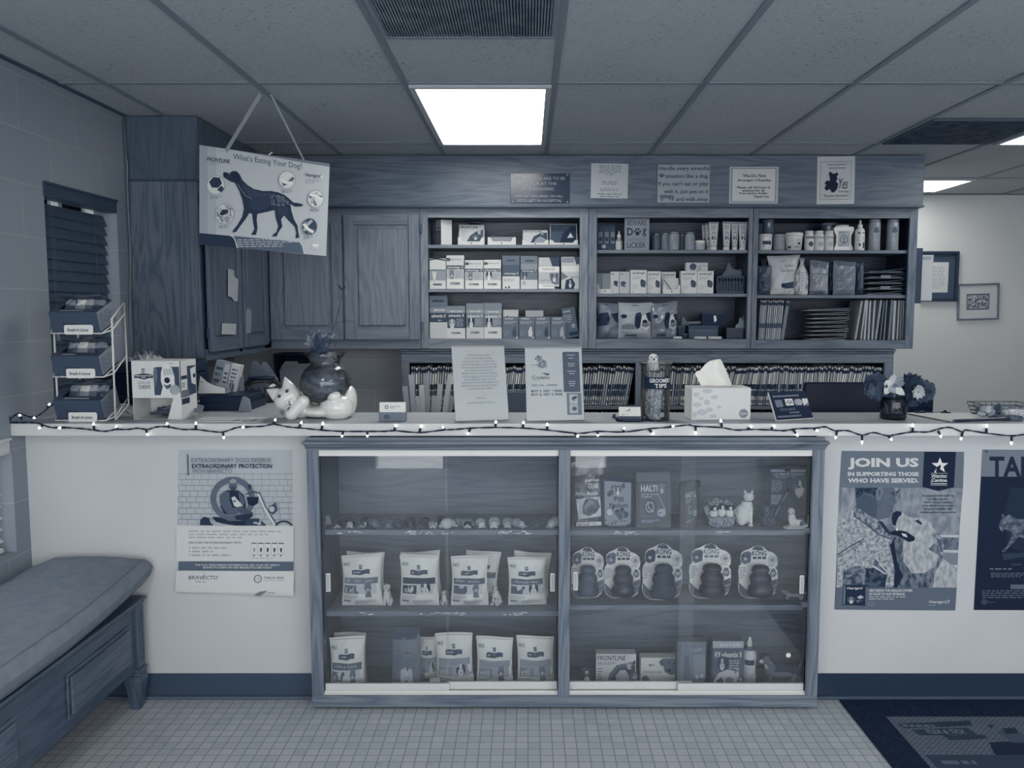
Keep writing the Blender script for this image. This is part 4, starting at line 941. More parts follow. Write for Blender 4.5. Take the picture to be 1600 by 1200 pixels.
# dark kitten in a basket
x, w, h = dims(1184, 1214, 783, SAR, 3.19); k = h / 0.105
t = thing('kitten_basket_ornament', 'dim dark kitten ornament seated in a small basket beside the white cat', 'ornament', (x, 3.19, SAR + 0.0005))
m = MB(); m.lathe([(0.026 * k, 0), (0.032 * k, 0.01 * k), (0.035 * k, 0.042 * k), (0.031 * k, 0.044 * k)], mott(0.14, 0.34, 220, 0.42, 0.58, 2, 0.8, (1, 1, 0.5), 0.5), n=24, sy=0.8); m.build('basket', t)
P = [((0, 0, 0.05), (0.026, 0.02, 0.026), 0.2), ((-0.008, -0.008, 0.074), (0.018, 0.016, 0.016), 0.24), ((-0.021, -0.006, 0.093), (0.006, 0.005, 0.012), 0.2), ((0.006, -0.006, 0.092), (0.006, 0.005, 0.011), 0.2), ((-0.009, -0.022, 0.070), (0.008, 0.006, 0.006), 0.36), ((0.018, 0, 0.066), (0.014, 0.014, 0.016), 0.16), ((-0.012, -0.02, 0.048), (0.007, 0.009, 0.007), 0.3), ((0.010, -0.02, 0.048), (0.007, 0.009, 0.007), 0.3)]
blob('kitten', [(tuple(k * v for v in p[0]), tuple(k * v for v in p[1]), p[2]) for p in P], 0.0024 * k, t, 3)
# grooming tool pack
x, w, h = dims(1203, 1258, 730, SAR, 3.27)
t = thing('grooming_tool_pack', 'tall dark carded grooming tool pack with collie picture and open tool handles', 'packaged pet supply', (x, 3.27, SAR + 0.0005))
m = MB(); m.box(-w / 2, w / 2, -0.002, 0.002, 0, h, 0.26); s = front(m, w, h, -0.002).view(980, 230, 1415, 1010)
s.rect(980, 265, 1415, 298, 0.66); s.poly([(1145, 290), (1160, 250), (1190, 262), (1215, 250), (1230, 292)], 0.06); s.text('ULTIMATE TOUCH', 1020, 312, 1380, 352, 0.72, 0.02); s.small(1045, 358, 1300, 392, 2, 0.66, 2); s.small(1000, 415, 1150, 590, 8, 0.6, 3); s.poly([(995, 632), (1150, 632), (1080, 780), (1000, 760)], 0.55); s.small(1005, 650, 1100, 740, 5, 0.3, 4)
s.poly([(1290, 440), (1340, 420), (1395, 450), (1400, 560), (1380, 640), (1330, 680), (1290, 600)], 0.82); s.poly([(1290, 440), (1330, 425), (1325, 520), (1300, 560)], 0.16); s.poly([(1360, 425), (1400, 450), (1400, 540), (1372, 520)], 0.16); s.circ(1340, 515, 14, 18, 0.05); m.build('card', t)
m = MB(); tl = gloss(0.12, 0.35)
for p, q in (((0.0, 0.62), (-0.42, 0.08)), ((0.02, 0.62), (0.44, 0.1))): m.tube([(p[0] * w, -0.012, p[1] * h), ((p[0] + q[0]) / 2 * w, -0.014, (p[1] + q[1]) / 2 * h), (q[0] * w, -0.012, q[1] * h)], [0.006, 0.0075, 0.006], tl, 10)
m.tube([(-0.4 * w, -0.0185, 0.09 * h), (-0.05 * w, -0.0195, 0.55 * h)], 0.0018, gloss(0.8, 0.2), 6); m.box(-0.04 * w, 0.07 * w, -0.018, -0.004, 0.60 * h, 0.82 * h, tl, 0.003); m.build('tool', t)
# spaniel lying on an oval base
x, w, h = dims(1224, 1259, 789, SAR, 3.155); k = w / 0.1
t = thing('spaniel_figurine', 'white and brown spaniel figurine lying on a pale oval base', 'figurine', (x, 3.155, SAR + 0.0005))
m = MB(); m.lathe([(0.047 * k, 0), (0.05 * k, 0.003 * k), (0.049 * k, 0.008 * k), (0.044 * k, 0.010 * k)], 0.8, n=28, sy=0.5); m.build('base', t)
P = [((0.014, 0.004, 0.026), (0.034, 0.017, 0.018), 0.9), ((0.034, -0.004, 0.022), (0.016, 0.016, 0.015), 0.3), ((-0.012, 0.0, 0.044), (0.017, 0.015, 0.028), 0.9), ((-0.017, -0.004, 0.078), (0.0155, 0.0165, 0.0155), 0.86), ((-0.018, -0.02, 0.072), (0.008, 0.010, 0.0075), 0.92), ((-0.033, 0.0, 0.068), (0.006, 0.010, 0.020), 0.2), ((-0.001, 0.002, 0.068), (0.006, 0.010, 0.020), 0.2), ((0.020, 0.004, 0.042), (0.018, 0.012, 0.008), 0.24), ((-0.024, -0.014, 0.015), (0.008, 0.018, 0.007), 0.92), ((-0.008, -0.014, 0.015), (0.008, 0.018, 0.007), 0.92), ((0.040, -0.010, 0.014), (0.018, 0.010, 0.008), 0.85), ((-0.018, -0.0295, 0.0755), (0.0032, 0.0025, 0.0025), 0.03)]
blob('body', [(tuple(k * v for v in p[0]), tuple(k * v for v in p[1]), p[2]) for p in P], 0.0023 * k, t, 2)
# ---------------------------------------------------------------- rubber toys on cards
def toy_card(x0, x1, yt, toy, ct, label, band, pic, ht, Y=3.2, ry=0.0, size='XL'):
    x, w, h = dims(x0, x1, yt, SBR, Y)
    t = thing('rubber_dog_toy', label, 'dog toy', (x, Y, SBR + 0.0005), 0, 'carded rubber dog toys on the middle case shelf', rx=R(-4), ry=ry)
    V = [(790, 600), (800, 500), (792, 420), (800, 350), (825, 320), (815, 260), (822, 200), (850, 165), (910, 140), (960, 108), (1020, 98), (1060, 115), (1110, 165), (1170, 185), (1210, 230), (1222, 290), (1215, 345), (1195, 365), (1218, 400), (1222, 480), (1215, 590), (1190, 680), (1130, 725), (1010, 738), (880, 735), (825, 700), (800, 650)]
    q = [((vx - 1006) / 432 * w, (738 - vy) / 640 * h) for vx, vy in V][::-1]
    m = MB(); m.prism(q, ct, 0.003, Matrix.Translation((0, 0.0, 0)))
    s = Sheet(m, (-w / 2, 0, h), (1, 0, 0), (0, 0, -1), w, h, (0, -1, 0)).view(790, 98, 1222, 738)
    s.poly([(822, 215), (850, 180), (905, 165), (935, 190), (925, 300), (860, 325), (822, 300)], pic); dogface(s, 870, 240, 45, pic, pic - 0.15 if pic > 0.3 else 0.12, 0.8)
    s.poly([(960, 112), (1020, 100), (1050, 115), (1072, 155), (940, 150)], 0.3); s.rect(985, 142, 1065, 156, 0.06)
    s.text('KONG', 940, 160, 1100, 222, ht, 0.03); 
    for i in range(3): s.rect(948 + 52 * i, 232, 990 + 52 * i, 262, ht)
    s.ring(1163, 270, 48, 48, 7, 0.5); s.circ(1163, 270, 28, 28, 0.6); s.small(1115, 325, 1205, 350, 2, 0.45, 3); s.small(805, 355, 885, 500, 6, 0.66, 5)
    s.poly([(1120, 540), (1215, 498), (1215, 565), (1130, 608)], band); s.poly([(1130, 612), (1215, 570), (1212, 600), (1190, 660), (1120, 700), (1090, 690)], 0.4)
    s.poly([(795, 545), (830, 580), (885, 640), (930, 690), (940, 728), (880, 728), (828, 694), (804, 645)], band); s.poly([(940, 700), (1010, 712), (1080, 690), (1190, 610), (1185, 668), (1125, 715), (1010, 730), (945, 728)], 0.5)
    s.circ(1172, 400, 26, 22, 0.4); s.circ(1172, 440, 36, 40, 0.4); s.text(size, 1146, 418, 1198, 448, 0.92, 0.02); s.small(1150, 455, 1195, 470, 1, 0.85); m.build('card', t)
    g_ = MB(); rx_, rz_ = w * 0.32, h; prof = [(0.55, 0.075), (0.83, 0.09), (0.97, 0.14), (1.0, 0.20), (0.95, 0.26), (0.80, 0.31), (0.75, 0.325), (0.84, 0.37), (0.87, 0.42), (0.82, 0.47), (0.66, 0.515), (0.60, 0.53), (0.70, 0.56), (0.71, 0.60), (0.62, 0.64), (0.44, 0.67), (0.2, 0.68), (0.0, 0.68)]
    g_.lathe([(a * rx_, b * rz_) for a, b in prof], toy, (0, -rx_ * 0.72, 0), 28, sy=0.72); g_.build('toy', t)
GR = 'carded rubber dog toy'
toy_card(892, 944, 856, gloss(0.24, 0.4), 0.90, GR + ' in dull grey, first beside the centre post', 0.42, 0.35, 0.28)
toy_card(944, 1001, 856, gloss(0.08, 0.3), 0.92, GR + ' in dark grey, second from the centre post', 0.40, 0.4, 0.14)
toy_card(1003, 1066, 851, ink(0.14, 0.5), 0.88, GR + ', the largest card, third from the centre post', 0.34, 0.12, 0.12, 3.18, R(1), 'XXL')
toy_card(1077, 1143, 851, gloss(0.0, 0.4), 0.95, GR + ' in near black on a pale card, fourth from the post', 0.36, 0.3, 0.5, 3.2, 0, 'XXL')
toy_card(1154, 1216, 854, gloss(0.04, 0.3), 0.90, GR + ' with pimpled dark toy, last before the case end', 0.30, 0.36, 0.18)
# walking dachshund and beagle
def walk_dog(name, x0, x1, yt, zb, Y, back, side, chest, label, rz=0.0):
    x, w, h = dims(x0, x1, yt, zb, Y); k = w / 0.16
    t = thing(name, label, 'figurine', (x, Y, zb + 0.0005), rz); hz = h / (0.12 * k)
    P = [((0.0, 0, 0.062), (0.056, 0.021, 0.022), back), ((0.0, -0.004, 0.052), (0.052, 0.021, 0.017), side), ((-0.04, 0, 0.066), (0.024, 0.021, 0.026), side), ((0.05, 0, 0.060), (0.024, 0.021, 0.024), back), ((-0.052, -0.002, 0.086), (0.015, 0.014, 0.022), chest), ((-0.058, -0.002, 0.103), (0.018, 0.015, 0.0155), side), ((-0.076, -0.003, 0.098), (0.012, 0.0085, 0.008), chest), ((-0.052, -0.016, 0.095), (0.008, 0.004, 0.017), side), ((-0.052, 0.014, 0.095), (0.008, 0.004, 0.017), side), ((-0.0865, -0.003, 0.101), (0.0035, 0.0035, 0.003), 0.03)]
    for dx in (-0.044, 0.05):
        for dy in (-0.012, 0.012):
            P += limb((dx, dy, 0.05), (dx - 0.003, dy, 0.008), 0.0105, 0.0065, side); P += [((dx - 0.008, dy, 0.005), (0.010, 0.007, 0.005), chest)]
    P += limb((0.07, 0, 0.072), (0.082, 0, 0.100), 0.006, 0.003, side, 6)
    blob('body', [((k * p[0][0], k * p[0][1], k * hz * p[0][2]), (p[1] * k if isinstance(p[1], float) else (k * p[1][0], k * p[1][1], k * hz * p[1][2])), p[2]) for p in P], 0.0032 * k, t, 2)
    m = MB()
    m.ell((-0.063 * k, -0.0155 * k, 0.107 * k * hz), 0.0017 * k, gloss(0.03), n=8); m.build('eye', t)
walk_dog('dachshund_figurine', 1221, 1259, 921, SBR, 3.19, 0.4, 0.56, 0.66, 'small pale long dog figurine beside the last rubber toy')
walk_dog('beagle_figurine', 1188, 1252, 1024, zdk, 3.21, 0.14, 0.42, 0.82, 'standing beagle figurine with raised tail on the case floor')
# boxes and bottle on the case floor
def arch(s, x0, y0, x1, y1, t): s.poly([(x0, y1), (x0 + (x1 - x0) * 0.1, y0 + (y1 - y0) * 0.5), (x0 + (x1 - x0) * 0.35, y0 + (y1 - y0) * 0.15), (x1, y0), (x1, y1)], t)
def frontline(s):
    s.text('FRONTLINE', 4, 5, 74, 19, 0.10, 0.008, 0.12); s.small(4, 24, 50, 33, 2, 0.45, 2); s.small(4, 40, 20, 90, 6, 0.6, 3)
    arch(s, 26, 22, 98, 98, 0.42); arch(s, 34, 34, 98, 98, 0.28); s.poly([(48, 98), (50, 64), (60, 48), (74, 48), (82, 66), (84, 98)], 0.85); dogface(s, 67, 62, 11, 0.9, 0.82, 0.9); catface(s, 82, 34, 8, 0.8, 0.4); s.rect(93, 20, 98, 28, 0.08)
place_box(931, 994, 1022, zdk, 3.2, 0.88, frontline, 'medicine_box', 'white flea medicine box with fluffy dog and cat picture on the case floor', 'box', 0.05)
def parastar(s):
    s.circ(26, 26, 4, 4, 0.5); s.circ(34, 26, 3, 3, 0.6); s.text('PARASTAR', 8, 46, 58, 54, 0.5); s.poly([(50, 12), (60, 2), (98, 2), (98, 58), (82, 60), (66, 50), (62, 30)], 0.42); s.poly([(50, 14), (60, 4), (64, 26), (56, 30)], 0.34); s.circ(78, 16, 3, 3, 0.1); s.circ(78, 44, 6, 5, 0.15); s.circ(92, 20, 3, 3, 0.1); s.poly([(2, 98), (4, 70), (14, 60), (24, 74), (28, 98)], 0.5); s.rect(2, 88, 98, 98, 0.7)
place_box(1001, 1058, 1028, zdk, 3.21, 0.92, parastar, 'medicine_box', 'white medicine box with large dog head at its corner on the case floor', 'box', 0.05)
def tall(s):
    s.rect(4, 2, 12, 98, 0.42); s.text('seresto', 44, 14, 74, 20, 0.7, ref='s'); s.small(74, 12, 88, 20, 2, 0.75); s.poly([(20, 98), (24, 30), (34, 26), (42, 32), (52, 98)], 0.34); s.rect(55, 26, 96, 70, 0.60); s.circ(70, 72, 6, 4, 0.8); s.circ(86, 70, 6, 4, 0.8); s.small(60, 78, 92, 92, 4, 0.7, 2); dogface(s, 88, 90, 7, 0.85, 0.3)
place_box(1058, 1103, 1003, zdk, 3.17, 0.52, tall, 'medicine_box', 'tall grey medicine carton with a dark cat shape behind the glass overlap', 'box', 0.05)
def adv(s):
    s.rect(0, 0, 100, 14, 0.72); s.text('BAYER', 24, 4, 90, 11, 0.9, 0.01); s.rect(0, 14, 100, 100, 0.34); s.text('K9 advantix II', 8, 22, 94, 33, 0.95, 0.015, ref='K'); s.small(55, 38, 96, 58, 4, 0.8, 3); s.circ(34, 46, 20, 15, 0.2); dogface(s, 32, 48, 14, 0.75, 0.18, 0.9)
    s.poly([(4, 98), (6, 80), (20, 66), (50, 58), (78, 62), (96, 78), (98, 98)], 0.86); s.poly([(12, 98), (14, 82), (30, 74), (38, 84), (34, 98)], 0.25); s.circ(56, 82, 14, 8, 0.6); s.text('4', 80, 70, 92, 90, 0.3); dogface(s, 82, 64, 9, 0.7, 0.45)
place_box(1113, 1161, 1002, zdk, 3.18, 0.5, adv, 'medicine_box', 'grey flea medicine box with beagle pictures beside the pointed bottle', 'box', 0.045)
x, w, h = dims(1160, 1181, 995, zdk, 3.22)
t = thing('ear_cleaner_bottle', 'white cylindrical bottle with pointed nozzle and dark label on the case floor', 'bottle', (x, 3.22, zdk + 0.0005)); r_ = w / 2
m = MB(); m.lathe([(r_ * 0.9, 0), (r_, 0.004), (r_, h * 0.66), (r_ * 0.92, h * 0.70), (r_ * 0.55, h * 0.74), (r_ * 0.5, h * 0.76)], gloss(0.88, 0.3))
sf = lambda u, v, off: Vector(((r_ + off) * math.sin((u - 0.5) * 2.6), -(r_ + off) * math.cos((u - 0.5) * 2.6), h * 0.66 * (1 - v)))
s = Sheet(m, (0, 0, 0), (1, 0, 0), (0, 0, -1), w, h * 0.66, (0, -1, 0), surf=sf).view(0, 0, 100, 100); s.rect(14, 14, 72, 30, 0.1); s.small(20, 18, 66, 26, 1, 0.85); s.small(22, 36, 70, 80, 7, 0.55, 3); s.rect(84, 14, 92, 60, 0.14); m.build('bottle_body', t)
m = MB(); m.lathe([(r_ * 0.62, h * 0.735), (r_ * 0.62, h * 0.80), (r_ * 0.4, h * 0.81)], gloss(0.4)); m.lathe([(r_ * 0.42, h * 0.812), (r_ * 0.36, h * 0.9), (r_ * 0.16, h * 0.99), (r_ * 0.1, h)], gloss(0.9)); m.build('nozzle', t)
# ================================================================ things on the counter
def on(px, Y, z=CT): return PX(px, Y, z)
# ---- treat rack with three tilted boxes
YR_ = 3.115; tiers = [PZ(521, YR_), PZ(589, YR_), CT + 0.004]; xc = (PX(86, YR_, 1.3) + PX(158, YR_, 1.3)) / 2; bw = 0.178
t = thing('treat_rack', 'white wire counter rack holding three tilted treat boxes', 'rack', (xc, YR_, CT)); wm = gloss(0.9, 0.35)
m = MB(); hw = bw / 2 + 0.006; tilt = R(20); L = 0.135
for z in tiers:
    a = z - CT; yb = L * math.cos(tilt); zb = a + L * math.sin(tilt)
    m.tube([(-hw, 0.02, a + 0.03), (-hw, 0, a), (hw, 0, a), (hw + 0.022, 0.035, a + 0.012)], 0.0028, wm, 8)
    for x_ in (-hw + 0.03, hw): m.tube([(x_, 0, a), (x_, yb, zb)], 0.0022, wm, 8)
    m.tube([(hw + 0.022, 0.035, a + 0.012), (hw + 0.022, 0.14, a + 0.075)], 0.0028, wm, 8)
m.build('tier_wires', t)
m = MB(); top = tiers[0] - CT + 0.055
m.tube([(hw + 0.022, 0.03, 0.0028), (hw + 0.022, 0.035, top), (hw + 0.022, 0.135, top + 0.06), (hw + 0.022, 0.14, 0.05), (hw + 0.022, 0.03, 0.0028)], 0.0036, wm, 8)
m.tube([(-hw, 0.02, 0.0028), (-hw, 0.02, tiers[0] - CT + 0.03)], 0.0036, wm, 8); m.tube([(-hw + 0.03, 0.13, 0.05), (-hw + 0.03, 0.13, tiers[0] - CT + 0.045)], 0.0036, wm, 8); m.tube([(-hw + 0.03, 0.13, 0.05), (hw + 0.022, 0.14, 0.05)], 0.003, wm, 8)
m.build('upright_frame', t)
for z in tiers:
    m = MB(); pl = rounded(0.108, 0.036, 0.007); m.prism(pl, 0.92, 0.003, Matrix.Translation((0.012, -0.0065, z - CT - 0.004)))
    s = front(m, 0.108, 0.036, -0.0065, 0.012, z - CT - 0.004).view(0, 0, 100, 100); s.text('Breath-A-Licious', 12, 34, 84, 68, 0.25, 0.025, ref='B'); m.build('label_plate', t)
names = ('topmost', 'middle', 'bottom')
for i, z in enumerate(tiers):
    t = thing('treat_box', 'dark open treat box on the %s tier of the white wire rack' % names[i], 'box', (xc, YR_ + 0.004, z + 0.004), 0, 'tilted treat boxes on the wire rack', rx=tilt)
    h, d, w = 0.078, 0.13, bw; m = MB(); bx = ink(0.27 if i < 2 else 0.25, 0.5, 0.3)
    m.box(-w / 2, w / 2, 0, 0.003, 0, h, bx); m.box(-w / 2, w / 2, 0.003, d, 0, 0.003, bx); m.box(-w / 2, -w / 2 + 0.003, 0.003, d, 0.003, h, bx); m.box(w / 2 - 0.003, w / 2, 0.003, d, 0.003, h * 1.0, ink(0.55)); m.box(-w / 2 + 0.003, w / 2 - 0.003, d - 0.003, d, 0.003, h, bx)
    m.box(-w / 2, w / 2, 0.0, 0.035, h, h + 0.002, bx); m.box(-w / 2, -w / 2 + 0.02, 0.035, d, h, h + 0.002, bx)
    s = front(m, w, h, 0.0).view(0, 0, 100, 100); s.small(28, 52, 66, 66, 1, 0.08, 5 + i, 0.5, dash=3); s.line([(27, 48), (25, 58), (28, 60), (26, 70)], 1.3, 0.08)
    s = Sheet(m, (w / 2, 0, h), (0, 1, 0), (0, 0, -1), d, h, (1, 0, 0)).view(0, 0, 100, 100); s.small(10, 15, 90, 88, 6, 0.4, 3)
    s = Sheet(m, (-w / 2, 0.035, h + 0.002), (1, 0, 0), (0, -1, 0), w, 0.035, (0, 0, 1)).view(0, 0, 100, 100); s.small(20, 25, 80, 75, 1, 0.7, i, 0.6); m.build('carton', t)
    m = MB(); M = Matrix.Translation((0, d - 0.002, h)) @ Matrix.Rotation(R(-32), 4, 'X'); m.box(-w / 2 + 0.012, w / 2, -0.075, 0.0, 0.002, 0.004, bx, 0, M)
    s = Sheet(m, M @ Vector((-w / 2 + 0.04, -0.005, 0.004)), (1, 0, 0), M.to_3x3() @ Vector((0, -1, 0)), 0.115, 0.05, M.to_3x3() @ Vector((0, 0, 1))).view(0, 0, 100, 100); s.rect(0, 0, 100, 62, 0.62); s.small(25, 12, 75, 52, 2, 0.25, 3); s.small(15, 74, 85, 96, 1, 0.8, 2); m.build('lid', t)
    Mx = Matrix.Translation((xc, YR_ + 0.004, z + 0.004)) @ Matrix.Rotation(tilt, 4, 'X')
    for k, (px_, tt) in enumerate(((-0.055, 0.3), (-0.015, 0.6), (0.03, 0.42), (0.062, 0.24))):
        q = Mx @ Vector((px_, 0.066, h - 0.03)); bm_ = bag_mesh(0.05, 0.085, 0.018, lambda s, tt=tt: s.rect(10, 30, 90, 60, min(1, tt + 0.3)), tt, k + i, 8, 12, 0.0)
        solo(bm_, 'treat_packet', 'foil treat packet inside the %s box of the wire rack' % names[i], 'treat', (q.x, q.y, q.z), R(-12 + 9 * k), 'treat packets in the %s rack box' % names[i], rx=tilt + R(-50))
# ---- dental chews dispenser box
Yb = 3.17; x0, x1 = PX(207, Yb, 1.2), PX(283, Yb, 1.2); w = x1 - x0; h = PZ(564, Yb) - CT; d = 0.15; zo = PZ(622, Yb) - CT
t = thing('dental_chew_box', 'white dental chews dispenser box with a dog photo and open bottom slot', 'box', ((x0 + x1) / 2, Yb, CT + 0.0006)); wc = ink(0.88, 0.5)
m = MB(); m.box(-w / 2, w / 2, 0.0, 0.002, zo, h, wc); m.box(-w / 2, w / 2, 0.002, d, h - 0.002, h, wc); m.box(-w / 2, -w / 2 + 0.002, 0.002, d, 0, h - 0.002, wc); m.box(w / 2 - 0.002, w / 2, 0.0, d, 0, h - 0.002, wc); m.box(-w / 2 + 0.002, w / 2 - 0.002, d - 0.002, d, 0, h - 0.002, wc); m.box(-w / 2 + 0.002, w / 2 - 0.002, 0.002, d - 0.002, 0, 0.002, wc)
m.add([(w / 2 - 0.002, -0.0005, 0.0), (w / 2 - 0.055, -0.0005, 0.0), (w / 2 - 0.04, -0.0005, zo * 0.62), (w / 2 - 0.03, -0.0005, zo), (w / 2 - 0.002, -0.0005, zo)], [(0, 1, 2, 3, 4)], wc)
s = front(m, w, h - zo, 0.0, 0, zo).view(785, 672, 1190, 970)
s.poly([(985, 722), (1180, 720), (1182, 948), (970, 948), (965, 760)], 0.24); s.poly([(1030, 760), (1045, 715), (1080, 705), (1120, 730), (1140, 800), (1140, 860), (1190, 948), (1020, 948), (1040, 880), (1025, 830)], 0.9); s.poly([(1045, 735), (1125, 735), (1130, 785), (1050, 790)], 0.78); s.circ(1078, 828, 24, 24, 0.1); s.poly([(1045, 858), (1075, 870), (1110, 855), (1105, 890), (1070, 900)], 0.35); s.circ(1137, 905, 42, 42, mott(0.5, 0.8, 500, 0.45, 0.55, 2)); s.poly([(968, 730), (990, 722), (1000, 800), (975, 900)], 0.45)
s.rect(868, 735, 896, 768, 0.3); s.text('14', 871, 740, 893, 764, 0.92, 0.02); s.poly([(805, 785), (840, 778), (885, 772), (930, 778), (963, 785), (963, 810), (930, 810), (885, 822), (840, 810), (805, 810)], 0.14); s.text('PRESCRIPTION', 812, 786, 958, 798, 0.9, 0.02); s.text('DIET', 866, 801, 904, 811, 0.9, 0.02); s.text('DENTAL CARE', 834, 838, 938, 858, 0.45); s.text('CHEWS', 838, 866, 938, 898, 0.25, 0.012); s.small(1100, 686, 1175, 700, 1, 0.6)
s = Sheet(m, (w / 2, 0, h), (0, 1, 0), (0, 0, -1), d, h, (1, 0, 0)).view(1195, 660, 1305, 1140); s.poly([(1240, 712), (1302, 712), (1302, 950), (1240, 960)], 0.22); s.poly([(1262, 740), (1300, 720), (1300, 880), (1270, 860)], 0.88); s.circ(1290, 800, 10, 18, 0.1); s.rect(1198, 785, 1238, 815, 0.14); s.small(1200, 840, 1234, 885, 3, 0.4); s.rect(1198, 905, 1252, 965, 0.45); s.rect(1198, 972, 1252, 1020, 0.14); m.build('carton', t)
m = MB(); r = random.Random(2)
for i in range(9): m.tube([(r.uniform(-0.07, 0.0), 0.03 + 0.012 * i, 0.012 + r.uniform(0, 0.02)), (r.uniform(0.0, 0.06), 0.035 + 0.01 * i, 0.016 + r.uniform(0, 0.03))], 0.007, ink(0.30 + 0.05 * (i % 4)), 6)
m.build('chews', t)
# ---- flat papers
def paper(pts, z, label, tt, draw=None, name='paper_sheet', bend=0.0, cat='paper'):
    q = [atz(px, py, z) for px, py in pts]; c = sum(q, Vector()) / 4; c.z = CT
    m = MB(); v = [p - c for p in q]; vb = [Vector((a.x, a.y, a.z - 0.0012)) for a in v]; m.add(v + vb, [(0, 1, 2, 3), (7, 6, 5, 4), (0, 4, 5, 1), (1, 5, 6, 2), (2, 6, 7, 3), (3, 7, 4, 0)], tt)
    if draw:
        U = v[1] - v[0]; V = v[3] - v[0]; s = Sheet(m, v[0], U, V, U.length, V.length, (0, 0, 1)); s.surf = lambda u, v_, off: v[0] + U * u + V * v_ + Vector((0, 0, off)); s.view(0, 0, 100, 100); draw(s)
    return solo(m, name, label, cat, c)
z_ = CT + 0.0022
paper([(196, 641), (250, 640), (268, 655), (222, 656)], z_, 'loose printed sheet lying before the dental chews box', 0.78, lambda s: s.small(10, 15, 90, 85, 6, 0.55, 3))
paper([(240, 642.5), (283, 642.5), (280, 651), (268, 653)], z_ + 0.002, 'second loose sheet tucked partly under the dental chews box', 0.7)
paper([(318, 651), (420, 652), (405, 660), (306, 659)], z_, 'flat leaflet with dark brush-style lettering beside the ceramic cat', 0.84, lambda s: (s.line([(4, 30), (40, 24), (70, 28)], 3, 0.45), s.line([(4, 80), (30, 68), (60, 80), (80, 76)], 5, 0.3), s.line([(52, 70), (60, 45), (58, 75), (68, 48), (66, 78), (76, 50), (80, 75), (86, 45)], 5, 0.15)))
# ---- clutter on the return worktop
def cbox(px0, px1, py, Y, d, t, label, name, cat, zb=CT - 0.002, rz=0.0, ry=0.0, rx=0.0, draw=None, side=None, top=None, bev=0.002):
    h = PZ(py, Y) - zb; a, b = PX(px0, Y, zb + h / 2), PX(px1, Y, zb + h / 2)
    return solo(carton(b - a, d, h, t, draw, bev, side, top), name, label, cat, ((a + b) / 2, Y + d / 2, zb + 0.0006 + abs(math.sin(ry)) * (b - a) / 2 + abs(math.sin(rx)) * d / 2), rz, ry=ry, rx=rx)
t = thing('office_printer', 'dark bulky office machine on the worktop behind the treat rack', 'printer', (PX(232, 3.72, 1.2), 3.86, CT - 0.0015)); hp = PZ(567, 3.72) - CT
m = MB(); m.box(-0.17, 0.17, -0.14, 0.14, 0, hp * 0.72, ink(0.05, 0.4), 0.012, seg=2); m.build('body', t)
m = MB(); m.box(-0.165, 0.165, -0.13, 0.135, hp * 0.72 + 0.0005, hp, ink(0.12, 0.4), 0.01, seg=2); m.build('lid', t)
m = MB(); m.box(-0.12, 0.12, -0.19, -0.141, 0.03, 0.037, ink(0.08)); m.build('paper_tray', t)
m = MB(); r = random.Random(9); g_ = 14; V = {}
for i in range(g_):
    for j in range(g_):
        a, b = i / (g_ - 1) - 0.5, j / (g_ - 1) - 0.5; q = max(0, 1 - (2 * a) ** 2) * max(0, 1 - (2 * b) ** 2)
        V[i, j] = len(V); m.v.append((a * 0.16 + r.uniform(-0.006, 0.006), b * 0.12 + r.uniform(-0.006, 0.006), q * 0.055 * (0.65 + 0.35 * math.sin(i * 1.9 + 1.3 * j)) + r.uniform(0, 0.009)))
k_ = m.mi(mott(0.45, 0.82, 30, 0.4, 0.6, 3, 0.5))
for i in range(g_ - 1):
    for j in range(g_ - 1): m.f.append([V[i, j], V[i + 1, j], V[i + 1, j + 1], V[i, j + 1]]); m.m.append(k_); m.sm.append(False)
solo(m, 'crumpled_bag', 'crumpled pale plastic bag on top of the dark office machine', 'bag', (PX(226, 3.8, 1.3), 3.80, CT + hp + 0.0005))
def lab(s): s.text('SENTINEL', 12, 10, 30, 90, 0.1); s.small(38, 10, 90, 90, 5, 0.35, 3)
cbox(322, 346, 566, 3.62, 0.05, 0.56, 'pale product carton leaning against its twin behind the chews box', 'product_carton', 'box', ry=R(14), draw=lambda s: (s.rect(62, 3, 97, 97, 0.75), s.small(10, 10, 55, 80, 5, 0.25, 2), s.small(68, 20, 92, 80, 6, 0.3, 5)))
cbox(347, 361, 570, 3.63, 0.05, 0.80, 'narrow white product carton leaning on the worktop', 'product_carton', 'box', ry=R(14), draw=lambda s: (s.small(20, 8, 85, 45, 4, 0.3, 2), dogface(s, 50, 65, 26, 0.7, 0.3)))
cbox(358, 376, 587, 3.66, 0.05, 0.46, 'small grey carton standing by the glass jar', 'product_carton', 'box', draw=lambda s: (s.rect(3, 52, 97, 98, 0.76), s.small(12, 58, 90, 95, 3, 0.3, 2)))
m = MB(); w = 0.115; m.prism([(-w / 2, 0), (w / 2, 0), (w / 2, 0.022), (0.012, 0.034), (-0.016, 0.048), (-w / 2 + 0.012, 0.074)], 0.84, 0.002); m.prism([(-w / 2 + 0.012, 0), (w / 2, 0), (w / 2, 0.03), (0.02, 0.045), (-0.01, 0.03)], 0.6, 0.002, Matrix.Translation((0.002, 0.05, 0.0))); m.box(-w / 2, w / 2, 0.002, 0.05, 0, 0.002, 0.7)
s = front(m, w, 0.07, 0.0).view(0, 0, 100, 100); s.circ(16, 30, 3, 4, 0.3); m.mats
m.tube([(-0.02, 0.02, 0.006), (0.012, 0.022, 0.03)], 0.007, ink(0.4), 6)
zt_ = CT + 0.068
solo(m, 'torn_carton', 'torn open white carton lying on the dark binder tray', 'box', (PX(330, 3.5, 1.2), 3.50, zt_ + 0.0006))
t = thing('document_tray', 'black document tray stuffed with a dark binder beside the chews box', 'tray', (PX(348, 3.46, 1.1), 3.46, CT - 0.0015))
